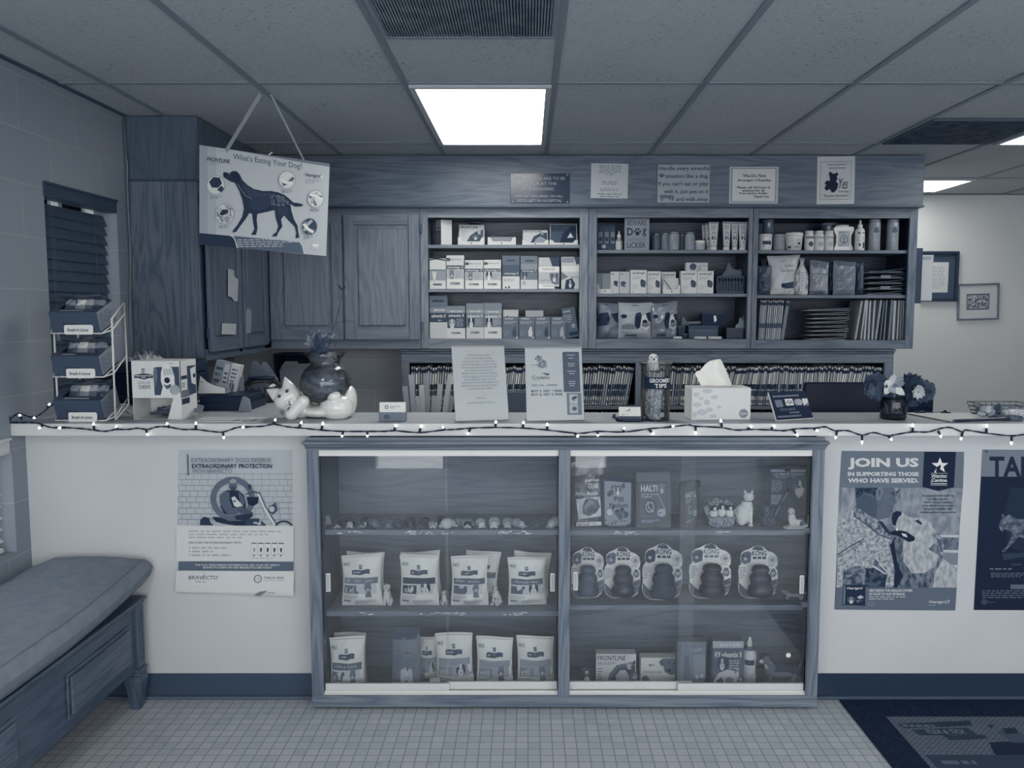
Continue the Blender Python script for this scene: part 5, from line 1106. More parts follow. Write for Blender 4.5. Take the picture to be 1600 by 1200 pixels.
m = MB(); k = ink(0.04, 0.4); m.box(-0.108, 0.108, 0, 0.24, 0.0, 0.004, k); m.box(-0.108, -0.104, 0, 0.24, 0.004, 0.035, k); m.box(0.104, 0.108, 0, 0.24, 0.004, 0.035, k); m.box(-0.104, 0.104, 0.236, 0.24, 0.004, 0.035, k); m.box(-0.104, 0.104, 0.0, 0.003, 0.004, 0.03, k); m.build('tray', t)
m = MB(); m.box(-0.10, 0.10, 0.006, 0.23, 0.0045, 0.064, ink(0.06, 0.35), 0.006); m.build('binder', t)
paper([(304, 629), (319, 634), (316, 645), (303, 643)], CT + 0.03, 'small grey card propped against the document tray', 0.5)
m = MB(); m.prism([(-0.03, 0), (0.03, 0), (0.022, 0.05), (-0.006, 0.062)], 0.55, 0.012); solo(m, 'folded_card', 'folded grey card standing at the end of the document tray', 'card', (PX(382, 3.43, 1.1), 3.425, CT + 0.0006), R(-20))
t = thing('treat_jar', 'wide glass jar with dark lid half full of dark treats', 'jar', (PX(409, 3.83, 1.15), 3.83, CT - 0.0015)); hj = PZ(588, 3.83) - CT; rj = 0.099
m = MB(); m.lathe([(rj * 0.7, 0), (rj * 0.95, 0.01), (rj * 1.05, hj * 0.3), (rj, hj * 0.62), (rj * 0.7, hj * 0.84), (rj * 0.55, hj * 0.9), (rj * 0.55, hj * 0.94)], glass(0.05, 0.96, 0.02, 0.7), n=36); m.build('glass_body', t)
m = MB(); m.lathe([(rj * 0.58, hj * 0.9), (rj * 0.62, hj * 0.92), (rj * 0.62, hj * 0.985), (rj * 0.5, hj)], ink(0.03, 0.4), n=32); m.build('lid', t)
m = MB(); r = random.Random(4)
for i in range(60):
    a = r.uniform(0, 6.28); q = rj * 0.8 * math.sqrt(r.random()); z = r.uniform(0.012, hj * 0.42)
    m.box(-0.016, 0.016, -0.007, 0.007, -0.005, 0.005, ink(r.choice((0.05, 0.1, 0.16, 0.3))), 0.002, Matrix.Translation((q * math.cos(a), q * math.sin(a), z)) @ Euler((r.uniform(0, 3), r.uniform(0, 3), a)).to_matrix().to_4x4())
tag(m.build('treats', t), kind='stuff')
for k, (a, b, c_, ry, tt) in enumerate(((384, 420, 563, 14, 0.42), (398, 432, 566, -12, 0.5))):
    Y = 4.05; h = PZ(c_, Y) - CT; x = PX((a + b) / 2, Y, 1.2); m = MB(); m.prism([(-0.075, 0), (0.075, 0), (0.055, h * 0.5), (0.0, h), (-0.02, h)], tt, 0.003)
    solo(m, 'folded_paper', ('grey folded paper propped on the worktop behind the glass jar', 'second folded paper leaning the other way behind the glass jar')[k], 'paper', (x, Y + 0.02 * k, CT - 0.0014))
# file cubby on the block wall
Yq = 5.2; a, b = at(427, 555, Yq), at(490, 640, Yq); w = b.x - a.x; h = a.z - b.z
t = thing('file_cubby', 'dark open file cubby under the wall cabinets with manila folders', 'file holder', ((a.x + b.x) / 2, Yq, b.z)); k = ink(0.10)
m = MB(); D = YB - Yq - 0.002; m.box(-w / 2, w / 2, 0, D, 0, 0.008, k); m.box(-w / 2, -w / 2 + 0.008, 0, D, 0.008, h, k); m.box(w / 2 - 0.008, w / 2, 0, D, 0.008, h, k); m.box(-w / 2, w / 2, 0, D, h, h + 0.008, k); m.box(-w / 2 + 0.008, w / 2 - 0.008, D - 0.006, D, 0.008, h, ink(0.04)); m.build('cubby', t)
for i, (tt, dz) in enumerate(((0.55, 0.0), (0.62, 0.02))):
    m = MB(); q = w / 2 - 0.03; m.prism([(-q + 0.015, 0.009), (q, 0.009), (q, h * 0.78 + dz), (q * 0.2, h * 0.78 + dz), (q * 0.16, h * 0.82 + dz), (-q + 0.03, h * 0.82 + dz), (-q, h * 0.72 + dz)], tt, 0.004)
    solo(m, 'manila_folder', ('nearer manila folder standing in the dark file cubby', 'manila folder behind the first one in the file cubby')[i], 'folder', ((a.x + b.x) / 2, Yq + 0.02 + 0.03 * i, b.z))
# ---- ceramic cat holding a glass bowl
Yc = 3.235; px2 = Yc * 1.012 / FPX; x = PX(490, Yc, 1.15); zc_ = PZ(659, Yc - 0.05)
def cc(px, py, y=0.0): return ((px - 490) * px2, y, max(0.0, (658 - py) * px2))
t = thing('ceramic_cat_planter', 'glossy white ceramic cat lying on its back and hugging a round glass bowl', 'planter', (x, Yc, CT + 0.0006)); cw = ink(0.92, 0.12, 0.6, 0.6)
P = [(cc(453, 627, -0.025), (0.056, 0.05, 0.048), cw, (0, R(-35), 0)), (cc(459, 631, -0.062), (0.020, 0.016, 0.015), cw, (0, R(-35), 0)), (cc(464, 640, -0.02), (0.05, 0.05, 0.04), cw),
     (cc(470, 645, 0), (0.055, 0.06, 0.038), cw), (cc(500, 648, 0), (0.085, 0.075, 0.026), cw), (cc(528, 641, -0.03), (0.066, 0.05, 0.054), cw), (cc(527, 623, -0.055), (0.028, 0.024, 0.026), cw), (cc(545, 632, 0.02), (0.028, 0.05, 0.060), cw), (cc(520, 640, 0.06), (0.05, 0.03, 0.04), cw)]
for e0, e1 in (((455, 612), (449, 595)), ((437, 622), (421, 614))): P += [(tuple(p), q, cw) for p, q, _ in limb(cc(*e0, -0.025), cc(*e1, -0.022), 0.027, 0.004, 0.9, 8)]
P += [(tuple(p), q, cw) for p, q, _ in limb(cc(462, 650, -0.06), cc(481, 630, -0.06), 0.026, 0.024, 0.9, 6)]
P += [(tuple(p), q, cw) for p, q, _ in limb(cc(472, 642, 0.07), cc(486, 626, 0.055), 0.020, 0.018, 0.9, 5)]
blob('body', P, 0.0036, t, 3)
m = MB()
ev = Vector((12, 0, 8)).normalized()
for (ex, ey) in ((445.5, 622), (457.5, 614)):
    c_ = Vector(cc(ex, ey, -0.071)); m.ell(c_, (0.0085, 0.004, 0.0065), ink(0.55, 0.2), (0, R(-35), 0), 14); m.ell(c_ + Vector((0, -0.003, 0)), (0.0045, 0.003, 0.0058), gloss(0.03, 0.15), n=12)
m.ell(cc(461.5, 630, -0.0795), (0.004, 0.003, 0.003), 0.45, n=8)
m.build('eyes_and_nose', t)
m = MB()
for a_, b_, rr in ((449, 647, -20), (460, 641, 35), (462, 634, 60)): m.ell(cc(a_, b_, -0.072 if a_ < 462 else -0.079), (0.006, 0.010, 0.010 if a_ < 462 else 0.003), 0.5, (0, R(rr), 0), 10)
m.build('leaf_decoration', t)
xb, zb = (509 - 490) * px2, (604 - 658) * -px2; rb = 38.5 * px2
t = thing('fish_bowl', 'round glass bowl of dark pebbles and water held by the ceramic cat', 'bowl', (x + xb, Yc + 0.005, CT + 0.012))
z0 = zb - 0.012
prof = [(0.0, z0 - rb * 0.86), (rb * 0.45, z0 - rb * 0.80)] + [(rb * math.cos(R(q)), z0 + rb * 0.92 * math.sin(R(q))) for q in range(-50, 56, 8)] + [(rb * 0.60, z0 + rb * 0.86), (rb * 0.64, z0 + rb * 1.0), (rb * 0.86, z0 + rb * 1.22)]
m = MB(); m.lathe(prof[:-1] + [prof[-1]], glass(0.05, 0.95, 0.02, 0.8, 1.3), n=40); m.build('glass_bowl', t)
m = MB(); m.lathe([(0.0, z0 - rb * 0.83)] + [(rb * 0.965 * math.cos(R(q)), z0 + rb * 0.89 * math.sin(R(q))) for q in range(-60, 40, 8)] + [(0.0, z0 + rb * 0.52)], mott(0.18, 0.52, 26, 0.35, 0.65, 5, 0.25, (1, 1, 1.6)), n=40); m.build('pebble_filling', t)
t = thing('potted_plant', 'dark leafy plant with small blooms and a bare twig in the cat bowl', 'plant', (x + xb, Yc + 0.005, CT + 0.012 + z0 + rb * 0.53))
def leaf(mb, base, tip, width, t_, droop=0.0, up=(0, 1, 0), n=7):
    b, e = Vector(base), Vector(tip); ax = e - b; sd = ax.cross(Vector(up)); sd = sd.normalized() if sd.length > 1e-6 else Vector((1, 0, 0)); nm = sd.cross(ax).normalized()
    vs = []
    for i in range(n + 1):
        f = i / n; c = b + ax * f + nm * droop * ax.length * math.sin(f * math.pi); wv = width * math.sin(math.pi * min(1, f * 0.92 + 0.08)) ** 0.8 if i < n else 0.0005
        vs += [c - sd * wv, c + nm * wv * 0.25 * -1, c + sd * wv]
    fs = []
    for i in range(n):
        for k in (0, 1): fs.append((3 * i + k, 3 * i + k + 1, 3 * i + 3 + k + 1, 3 * i + 3 + k))
    mb.add(vs, fs, t_, True); return mb
base_y = 658 - (zb + rb * 0.53 - 0.0) / px2
def pp(px, py, y=0.0): return ((px - 509) * px2, y, (base_y - py) * px2)
m = MB()
for b_, e_, wv, tt in (((500, 578), (490, 548), 0.018, 0.12), ((500, 576), (508, 540), 0.02, 0.16), ((502, 578), (484, 560), 0.016, 0.2), ((496, 556), (498, 528), 0.012, 0.14), ((506, 570), (512, 556), 0.012, 0.1), ((494, 552), (483, 540), 0.010, 0.3), ((503, 548), (512, 530), 0.011, 0.25)): leaf(m, pp(*b_), pp(*e_, -0.02), wv, mott(tt, tt + 0.12, 60), 0.15)
m.build('leaves', t)
m = MB(); r = random.Random(8)
for a_, b_ in ((484, 541), (492, 527), (505, 526), (511, 533), (521, 530), (488, 534)):
    for k in range(5): q = k * 1.2566; m.ell(Vector(pp(a_, b_, -0.015)) + Vector((0.008 * math.cos(q), r.uniform(-0.004, 0.004), 0.008 * math.sin(q))), (0.0075, 0.003, 0.0055), r.choice((0.3, 0.42, 0.55)), (0, -q, 0), 8)
m.build('blooms', t)
m = MB(); tw = ink(0.25); m.tube([pp(504, 577), pp(514, 545, 0.01), pp(524, 512, 0.02), pp(533, 480, 0.02), pp(538, 455, 0.02), pp(541, 440, 0.02)], [0.0022, 0.002, 0.0018, 0.0015, 0.0012, 0.0009], tw, 6); m.tube([pp(524, 512, 0.02), pp(540, 508, 0.03), pp(552, 510, 0.03)], 0.0011, tw, 6); m.tube([pp(514, 545, 0.01), pp(522, 536), pp(526, 548)], 0.0012, tw, 6); leaf(m, pp(537, 462, 0.02), pp(530, 452), 0.004, 0.2); leaf(m, pp(538, 460, 0.02), pp(542, 454), 0.004, 0.2); m.build('twig', t)
# ---- card box
Yk = 3.13; xk, w, h = (PX(593, Yk, CT) + PX(635, Yk, CT)) / 2, PX(635, Yk, CT) - PX(593, Yk, CT), PZ(644, Yk) - CT
t = thing('card_box', 'small grey box of white cards standing beside the ceramic cat', 'card holder', (xk, Yk, CT + 0.0006))
m = carton(w, 0.03, h, 0.50); s = front(m, w, h, -0.015).view(0, 0, 100, 100); s.circ(30, 50, 12, 28, 0.35); s.rect(46, 48, 92, 52, 0.4); m.build('box', t)
m = MB(); hh = PZ(629, Yk) - CT; m.box(-w / 2 + 0.002, w / 2 - 0.002, -0.011, 0.012, h, hh, 0.92, 0.001); s = front(m, w - 0.004, hh - h, -0.011, 0, h).view(0, 0, 100, 100); s.circ(28, 45, 7, 20, 0.3); s.circ(28, 45, 4, 12, 0.9); s.small(40, 30, 82, 62, 2, 0.65, 2); m.build('cards', t)
# ---- acrylic flyers
def flyer(x0, x1, ytop, ybot, rx, rz, label, draw):
    Y = 3.11; w = PX(x1, Y, CT) - PX(x0, Y, CT); h = (PZ(ytop, Y + 0.05) - CT) / math.cos(rx) ; xm = PX((x0 + x1) / 2, Y, CT)
    t = thing('flyer_stand', label, 'sign', (xm, Y + 0.012, CT + 0.001 + abs(math.sin(rx)) * 0.004), rz, rx=-rx)
    m = MB(); m.box(-w / 2, w / 2, 0, 0.001, 0.002, h - 0.002, 0.90); s = front(m, w, h, 0.0).view(0, 0, 100, 100); draw(s); m.build('printed_sheet', t)
    m = MB(); g_ = glass(0.02, 0.98, 0.02, 0.9); m.box(-w / 2 - 0.002, w / 2 + 0.002, -0.004, -0.0025, 0, h, g_); m.box(-w / 2 - 0.002, w / 2 + 0.002, 0.003, 0.0045, 0, h, g_); m.box(-w / 2 - 0.002, w / 2 + 0.002, -0.004, 0.0045, h, h + 0.0012, gloss(0.95, 0.15)); m.build('acrylic_holder', t)
    m = MB(); M = Matrix.Rotation(rx, 4, 'X'); m.box(-w / 2, w / 2, 0.004, 0.075, -0.001, 0.0008, g_, 0, M); m.build('acrylic_foot', t)
TXT = ['ATTENTION EQUUS GUESTS', 'DUE TO THE EXTREME WEATHER', 'CONDITIONS LATELY, TICK AND FLEA', 'INFESTATIONS ARE AT A HIGH. PLEASE', 'AVOID WALKING YOUR PETS UNLESS THEY', 'ARE CURRENT ON FLEA AND TICK', 'PREVENTATIVE. TO AVOID ANY PROBLEMS', 'PLEASE DO NOT WALK YOUR PET IN OUR', 'BUSHES OR GRASSY AREA. WE HAVE', 'ASSURGARD FLEA AND TICK PREVENTATIVE', 'INSIDE FOR SALE AT THE FRONT DESK IF', 'YOUR PETS ARE NOT CURRENT']
def fl1(s):
    for i, q in enumerate(TXT): L = len(q) * 1.95; s.text(q, 50 - L / 2, 11 + 4.1 * i, 50 + L / 2, 13.2 + 4.1 * i, 0.42, 0.0, ref='H')
    s.line([(33, 42.6), (45, 42.6)], 0.3, 0.42)
    s.text('THANK YOU,', 40, 69, 60, 71, 0.45, ref='H'); s.text('EQUUS VETERINARY HOSPITAL', 24, 75, 76, 77, 0.45, ref='H')
flyer(711, 796, 543, 661, R(17), R(14), 'white typed notice in a clear stand, the left of the pair on the counter', fl1)
def fl2(s):
    s.view(548, 92, 905, 560)
    s.poly([(610, 160), (622, 140), (645, 138), (655, 160), (680, 180), (686, 218), (640, 222), (618, 205), (625, 180)], mott(0.45, 0.8, 120, 0.4, 0.6, 3)); s.circ(630, 150, 5, 5, 0.15); s.line([(580, 202), (620, 202)], 3, 0.5); s.poly([(612, 160), (604, 166), (616, 168)], 0.3)
    s.poly([(645, 252), (700, 258), (690, 270), (676, 266)], 0.3); s.text('Credelio', 588, 270, 698, 294, 0.14, 0.008, ref='C'); s.text('(lotilaner)', 590, 297, 636, 305, 0.4)
    s.text('SPECIAL OFFER:', 580, 326, 748, 339, 0.5, 0.02); s.text('BUY 3, GET 1 FREE', 580, 362, 774, 376, 0.14, 0.03, ref='B'); s.text('BUY 6, GET 2 FREE', 580, 384, 774, 398, 0.14, 0.03, ref='B')
    s.rect(783, 118, 888, 378, 0.36)
    for y in (140, 160, 196, 210, 244, 260, 310, 324, 337): s.small(806, y - 4, 868, y + 3, 1, 0.85, y, 0.8, True, 9)
    s.rect(800, 384, 892, 524, 0.55); s.rect(816, 393, 868, 454, 0.86); s.rect(816, 458, 868, 512, 0.86); s.poly([(828, 418), (845, 405), (866, 404), (862, 420), (846, 426), (850, 440)], 0.25); s.circ(846, 484, 14, 12, 0.35); s.ring(846, 484, 18, 16, 2, 0.4)
flyer(823, 914, 545, 662, R(14), R(7), 'white offer flyer in a clear stand with a bird picture and grey side column', fl2)
# ---- business card stand
Yk = 3.125; xk = PX(984, Yk, CT)
t = thing('business_card_stand', 'low black desk stand with a fan of business cards beside the tips jar', 'card holder', (xk, Yk, CT + 0.0006), R(-4))
m = MB(); m.lathe([(0.05, 0), (0.056, 0.006), (0.054, 0.012)], gloss(0.05, 0.3), n=24, sy=0.45); m.box(-0.045, 0.045, -0.018, -0.012, 0.006, 0.02, gloss(0.1, 0.3), 0.003)
for sx in (-1, 1): m.tube([(sx * 0.05, -0.01, 0.010), (sx * 0.062, 0.0, 0.016), (sx * 0.058, 0.02, 0.02)], 0.006, gloss(0.06, 0.3), 8)
m.build('stand', t)
m = MB(); M = Matrix.Translation((0, -0.008, 0.013)) @ Matrix.Rotation(R(-38), 4, 'X'); m.box(-0.041, 0.041, 0, 0.012, 0, 0.05, 0.92, 0.001, M)
s = Sheet(m, M @ Vector((-0.041, 0, 0.05)), (1, 0, 0), M.to_3x3() @ Vector((0, 0, -1)), 0.082, 0.05, M.to_3x3() @ Vector((0, -1, 0))).view(0, 0, 100, 100); s.small(30, 30, 74, 44, 1, 0.5); s.circ(48, 26, 4, 6, 0.3); s.small(12, 62, 50, 84, 2, 0.7, 4); m.build('cards', t)
# ---- groomer's tips jar
Yj = 3.165; xj = PX(1024, Yj, 1.2); rj = (PX(1049, Yj, 1.2) - PX(999, Yj, 1.2)) / 2 * 0.93; hj = PZ(566, Yj) - CT
t = thing('tip_jar', 'tall clear plastic jar labelled for tips with money inside', 'jar', (xj, Yj, CT + 0.0006))
m = MB(); g_ = glass(0.06, 0.96, 0.03, 0.8, 1.2); m.lathe([(rj * 0.9, 0), (rj * 0.97, 0.008), (rj * 0.97, hj * 0.95), (rj * 1.14, hj * 0.985), (rj * 1.14, hj)], g_, n=40); m.build('jar_body', t)
m = MB(); m.tube([(rj * 1.14 * math.cos(q), rj * 1.14 * math.sin(q), hj) for q in [2 * math.pi * i / 36 for i in range(36)]], 0.0022, glass(0.25, 0.95, 0.05, 0.9), 6, True); m.build('jar_rim', t)
sf = lambda u, v, off: Vector(((rj * 0.985 + off) * math.sin((u - 0.5) * 2.2 + 0.05), -(rj * 0.985 + off) * math.cos((u - 0.5) * 2.2 + 0.05), hj * (0.76 - 0.21 * v)))
m = MB(); s = Sheet(m, (0, 0, 0), (1, 0, 0), (0, 0, -1), 0.1, 0.04, (0, -1, 0), surf=sf).view(0, 0, 100, 100); s.poly([(0, 0), (100, 4), (92, 100), (2, 96)], 0.08); s.text("GROOMER'S", 22, 12, 97, 46, 0.88, 0.03, ref='G'); s.text('TIPS', 38, 54, 78, 88, 0.88, 0.03); m.build('label', t)
m = MB(); r = random.Random(6)
for i in range(7): M = Matrix.Translation((r.uniform(-0.025, 0.01), r.uniform(-0.025, 0.02), 0.004)) @ Euler((r.uniform(-0.1, 0.1), r.uniform(-0.12, 0.1), r.uniform(-0.6, 0.6))).to_matrix().to_4x4(); m.box(-0.016, 0.016, -0.0006, 0.0006, 0, r.uniform(0.09, 0.17), mott(0.45, 0.8, 90, 0.4, 0.6, 3), 0, M)
m.build('banknotes', t)
t = thing('bird_ornament', 'small white bird ornament perched in the mouth of the tip jar', 'ornament', (xj - 0.012, Yj - 0.01, CT + hj - 0.03))
blob('body', [((0, 0, 0.02), (0.021, 0.02, 0.026), 0.88), ((0, -0.006, 0.047), (0.018, 0.018, 0.017), 0.9), ((0, -0.023, 0.044), (0.004, 0.006, 0.005), 0.45), ((0.016, 0.006, 0.018), (0.008, 0.014, 0.022), 0.6), ((-0.016, 0.006, 0.018), (0.008, 0.014, 0.022), 0.6)], 0.002, t, 2)
m = MB()
for sx in (-1, 1): m.ell((sx * 0.0085, -0.0205, 0.051), 0.0028, gloss(0.03), n=8)
m.build('eyes', t)
# ---- tissue box
Yt = 3.15; a, b = PX(1080, Yt, 1.16), PX(1174, Yt, 1.16); w = b - a; h = PZ(606, Yt) - CT
t = thing('tissue_box', 'white tissue box with pale leaf pattern and one tissue pulled up', 'tissue box', ((a + b) / 2, Yt, CT + 0.0006), R(3))
m = MB(); m.box(-w / 2, w / 2, 0, 0.115, 0, h, 0.88, 0.003); s = front(m, w, h, 0.0).view(512, 385, 1005, 645)
for cx, cy, rx_, ry_ in ((550, 440, 30, 22), (640, 410, 45, 24), (590, 470, 24, 16), (560, 520, 40, 22), (640, 500, 30, 26), (600, 580, 50, 28), (660, 560, 34, 22), (700, 460, 34, 20), (740, 540, 24, 16), (540, 600, 22, 26), (690, 610, 34, 18)): s.circ(cx, cy, rx_, ry_, 0.78); s.ring(cx, cy, rx_, ry_, 5, 0.84)
s.circ(945, 592, 38, 36, 0.55); s.text('Kleenex', 917, 580, 973, 600, 0.85, 0.015, ref='K'); s.small(925, 606, 965, 612, 1, 0.8); m.build('carton', t)
m = MB(); n = 10; vs = []; kx = 0.0019
prof_l = [(620, 378), (600, 340), (570, 280), (575, 262), (610, 250), (650, 200), (690, 170), (740, 158), (775, 155)]; prof_r = [(885, 382), (870, 350), (855, 320), (840, 285), (825, 255), (812, 225), (800, 195), (788, 172), (778, 156)]
sx_ = w / 493
for i, ((lx, ly), (rx_, ry_)) in enumerate(zip(prof_l, prof_r)):
    for j in range(n + 1):
        f = j / n; X = lx + (rx_ - lx) * f; Z = ly + (ry_ - ly) * f; vs.append(((X - 758) * sx_, 0.055 + 0.010 * math.sin(f * 9 + i * 0.5) * (1 - i / 9) + 0.012 * math.sin(f * 3.1), h - 0.001 + (385 - Z) * sx_))
m.add(vs, [(i * (n + 1) + j, i * (n + 1) + j + 1, (i + 1) * (n + 1) + j + 1, (i + 1) * (n + 1) + j) for i in range(8) for j in range(n)], ink(0.95, 0.9), True); m.build('tissue', t)
# ---- card payment sign
Yp = 3.135; w, h = 0.180, 0.112
t = thing('payment_sign', 'dark tilted countertop sign showing payment card marks', 'sign', (PX(1245, Yp, CT), Yp + 0.02, CT + 0.0045), R(24), rx=R(-26))
m = MB(); m.box(-w / 2, w / 2, 0, 0.004, 0, h, 0.08); m.box(-w / 2 - 0.001, w / 2 + 0.001, -0.001, 0.004, -0.002, 0, gloss(0.95)); m.box(-w / 2 - 0.003, -w / 2, -0.001, 0.004, -0.002, h, gloss(0.85)); s = front(m, w, h, 0.0).view(0, 0, 100, 100)
s.small(8, 10, 88, 20, 1, 0.55, 2, 0.6, dash=3); s.rect(10, 28, 29, 54, 0.5); s.rect(37, 26, 58, 50, 0.92); s.text('VISA', 39, 31, 56, 45, 0.1, 0.02, 0.2); s.circ(68, 40, 8, 12, 0.6); s.circ(75, 40, 8, 12, 0.7); s.rect(84, 28, 99, 54, 0.88); s.poly([(84, 54), (99, 42), (99, 54)], 0.5); s.text('VISITOR CHARGE', 16, 60, 58, 68, 0.55, ref='V'); s.small(40, 72, 92, 80, 1, 0.5, 4, 0.7, dash=3); s.small(6, 84, 94, 93, 1, 0.5, 5, 0.7, dash=3); m.build('sign_face', t)
m = MB(); m.add([(x_, y_, z_) for x_ in (-0.02, 0.02) for y_, z_ in ((0.0045, 0.085), (0.0065, 0.085), (0.056, 0.0285), (0.054, 0.0275))], [(0, 1, 2, 3), (7, 6, 5, 4), (0, 4, 5, 1), (1, 5, 6, 2), (2, 6, 7, 3), (3, 7, 4, 0)], 0.2); m.build('easel_leg', t)
# ---- vase of flowers
Yv = 3.19; xv = PX(1396, Yv, 1.15); rv = (PX(1415, Yv, 1.1) - PX(1376, Yv, 1.1)) / 2; hv = PZ(621, Yv) - CT
t = thing('flower_vase', 'dark tinted glass jar vase holding artificial flowers', 'vase', (xv, Yv, CT + 0.0006))
m = MB(); m.lathe([(rv * 0.92, 0), (rv, 0.006), (rv, hv * 0.86), (rv * 0.9, hv)], glass(0.12, 0.62, 0.04, 0.15), n=36); m.build('glass_body', t)
m = MB(); m.lathe([(0, 0.004), (rv * 0.93, 0.006), (rv * 0.93, hv * 0.22), (0, hv * 0.25)], mott(0.08, 0.3, 120, 0.4, 0.6, 3), n=24); m.build('pebbles', t)
def vp(px, py, y=0.0): return ((px - 1396) * 0.00252, y, (655 - py) * 0.00252)
stems = MB()
for a_, b_ in (((1388, 648), (1381, 625)), ((1412 - 6, 648), (1396, 626)), ((1392, 650), (1399, 600))): stems.tube([vp(*a_), vp((a_[0] + b_[0]) / 2, (a_[1] + b_[1]) / 2), vp(*b_)], 0.005, ink(0.45), 8)
for q in ((1365, 605), (1436, 600), (1428, 622), (1390, 603)): stems.tube([vp(1395, 630), vp((1395 + q[0]) / 2, q[1] + 14), vp(*q)], 0.003, ink(0.15), 6)
F_ = thing('artificial_flower', 'white lily-like artificial flower in front of the vase bunch', 'flower', (xv, Yv, CT + 0.0006), 0, 'artificial flowers in the vase')
m = MB(); c_ = Vector(vp(1389, 602, -0.035))
for q, L, tt in ((100, 0.046, 0.78), (45, 0.042, 0.6), (165, 0.046, 0.84), (215, 0.052, 0.84), (315, 0.05, 0.86), (20, 0.036, 0.55), (250, 0.03, 0.7)): leaf(m, c_, c_ + Vector((L * math.cos(R(q)), -0.018, L * math.sin(R(q)))), 0.015, tt, 0.18)
for q in range(0, 360, 60): m.ell(c_ + Vector((0.006 * math.cos(R(q)), -0.012, 0.006 * math.sin(R(q)))), 0.003, 0.5, n=6)
m.build('petals', F_); m = MB(); m.tube([c_, c_ + Vector((0.004, 0.03, -0.03)), Vector(vp(1393, 640))], 0.003, ink(0.3), 6); m.build('stem', F_)
def mum(px, py, rad, tt, label, n=46, y=-0.005, seed=1, flat=1.0, pw=0.006):
    f = thing('artificial_flower', label, 'flower', (xv, Yv, CT + 0.0006), 0, 'artificial flowers in the vase'); c_ = Vector(vp(px, py, y)); m = MB(); r = random.Random(seed)
    for i in range(n):
        a = i * 2.39996; k = math.sqrt((i + 0.5) / n); el = math.acos(min(1, 0.15 + 0.8 * (1 - k)));
        dv = Vector((math.sin(el) * math.cos(a), -math.cos(el), math.sin(el) * math.sin(a))); leaf(m, c_ + dv * rad * 0.15, c_ + dv * rad * r.uniform(0.85, 1.08), pw, tt + r.uniform(-0.04, 0.08), 0.1, up=(0.3, 1, 0.2), n=4)
    m.build('petals', f); m = MB(); m.tube([c_, c_ + Vector((-(px - 1396) * 0.0008, 0.02, -0.05)), Vector(vp(1396 + (px - 1396) * 0.15, 644, 0.005))], 0.0028, ink(0.16), 6); m.build('stem', f)
mum(1366, 603, 0.055, 0.26, 'large dark rose-like artificial flower leaning out beside the white one', 40, 0.0, 2, 1, 0.016)
mum(1421, 604, 0.056, 0.16, 'dark spiky artificial flower at the top of the vase bunch', 60, 0.01, 3, 1, 0.007)
mum(1440, 612, 0.048, 0.28, 'dull grey artificial flower on the outer side of the vase', 50, 0.0, 4, 1, 0.01)
mum(1427, 612, 0.028, 0.74, 'small pale artificial flower tucked among the dark ones', 22, -0.03, 5, 1, 0.008)
m = MB()
for a_, b_, tt in (((1390, 622), (1352, 612), 0.2), ((1392, 624), (1362, 620), 0.16), ((1398, 615), (1404, 592), 0.2), ((1404, 622), (1432, 634), 0.12), ((1400, 622), (1416, 640), 0.14), ((1394, 620), (1384, 628), 0.1), ((1398, 618), (1410, 630), 0.12)): leaf(m, vp(*a_), vp(*b_, -0.02), 0.018, mott(tt, tt + 0.1, 50), 0.2)
m.build('foliage', F_)
stems.build('stems', t)
# ---- monitor and desk behind the counter
m = MB(); mt = wood(0.35, 'x', 40, 0.05); m.box(-1.0, 3.6, 3.45, 4.25, 0.72, 0.75, mt); dk = m
o = solo(m, 'work_desk', 'low work desk running behind the counter', 'desk', (0, 0, 0)); m = MB()
for x_ in (-0.95, 1.2, 3.5): m = MB(); m.box(x_, x_ + 0.03, 3.5, 4.22, 0, 0.72, mt); m.build('leg_panel', o)
Ym = 3.62; a, b = PX(1258, Ym, 1.15), PX(1460, Ym, 1.15); w = b - a; h = PZ(598, Ym) - 0.85
t = thing('computer_monitor', 'black back of a wide monitor behind the counter and flowers', 'monitor', ((a + b) / 2, Ym, 0.75 + 0.0005))
m = MB(); m.box(-w / 2, w / 2, 0, 0.035, 0.10, 0.10 + h, ink(0.02, 0.5), 0.008, seg=2); m.build('back_shell', t)
m = MB(); m.box(-w / 2 + 0.012, w / 2 - 0.012, 0.0351, 0.036, 0.115, 0.085 + h, gloss(0.05, 0.1)); m.build('screen', t)
m = MB(); m.box(-0.04, 0.04, -0.012, 0.0, 0.01, 0.25, ink(0.03)); m.build('stand', t); m = MB(); m.box(-0.13, 0.13, -0.08, 0.12, 0, 0.012, ink(0.03), 0.004); m.build('base', t)
# desk-side papers and chair back
r = random.Random(12)
for i in range(9):
    px = 640 + i * 6.5; lean = R(-8 + 2.6 * i + r.uniform(-2, 2)); hgt = 0.42 + 0.06 * math.sin(i * 2.1)
    m = MB(); m.box(-0.012, 0.012, 0, 0.003 + 0.002 * (i % 3), 0, hgt, ink(0.70 + 0.05 * (i % 4))); m.box(-0.012, 0.012, 0.006, 0.008, 0, hgt - 0.03, ink(0.5))
    solo(m, 'envelope', 'loose white envelope poking up from the mail bin behind the counter', 'envelope', (PX(648 + i * 4.2, 3.8, 1.1), 3.80 + 0.012 * i, 0.753), 0.2, 'envelopes in the mail bin', ry=lean * 0.75)
t = thing('mail_bin', 'open bin of envelopes on the desk, low behind the counter', 'bin', (PX(668, 3.86, 0.9), 3.86, 0.7505)); m = MB(); k = ink(0.3)
for q in ((-0.19, 0.19, -0.085, -0.08), (-0.19, 0.19, 0.075, 0.08), (-0.19, -0.185, -0.08, 0.075), (0.185, 0.19, -0.08, 0.075)): m.box(*q, 0, 0.25, k)
m.box(-0.185, 0.185, -0.08, 0.075, 0, 0.002, k); m.build('bin_shell', t)
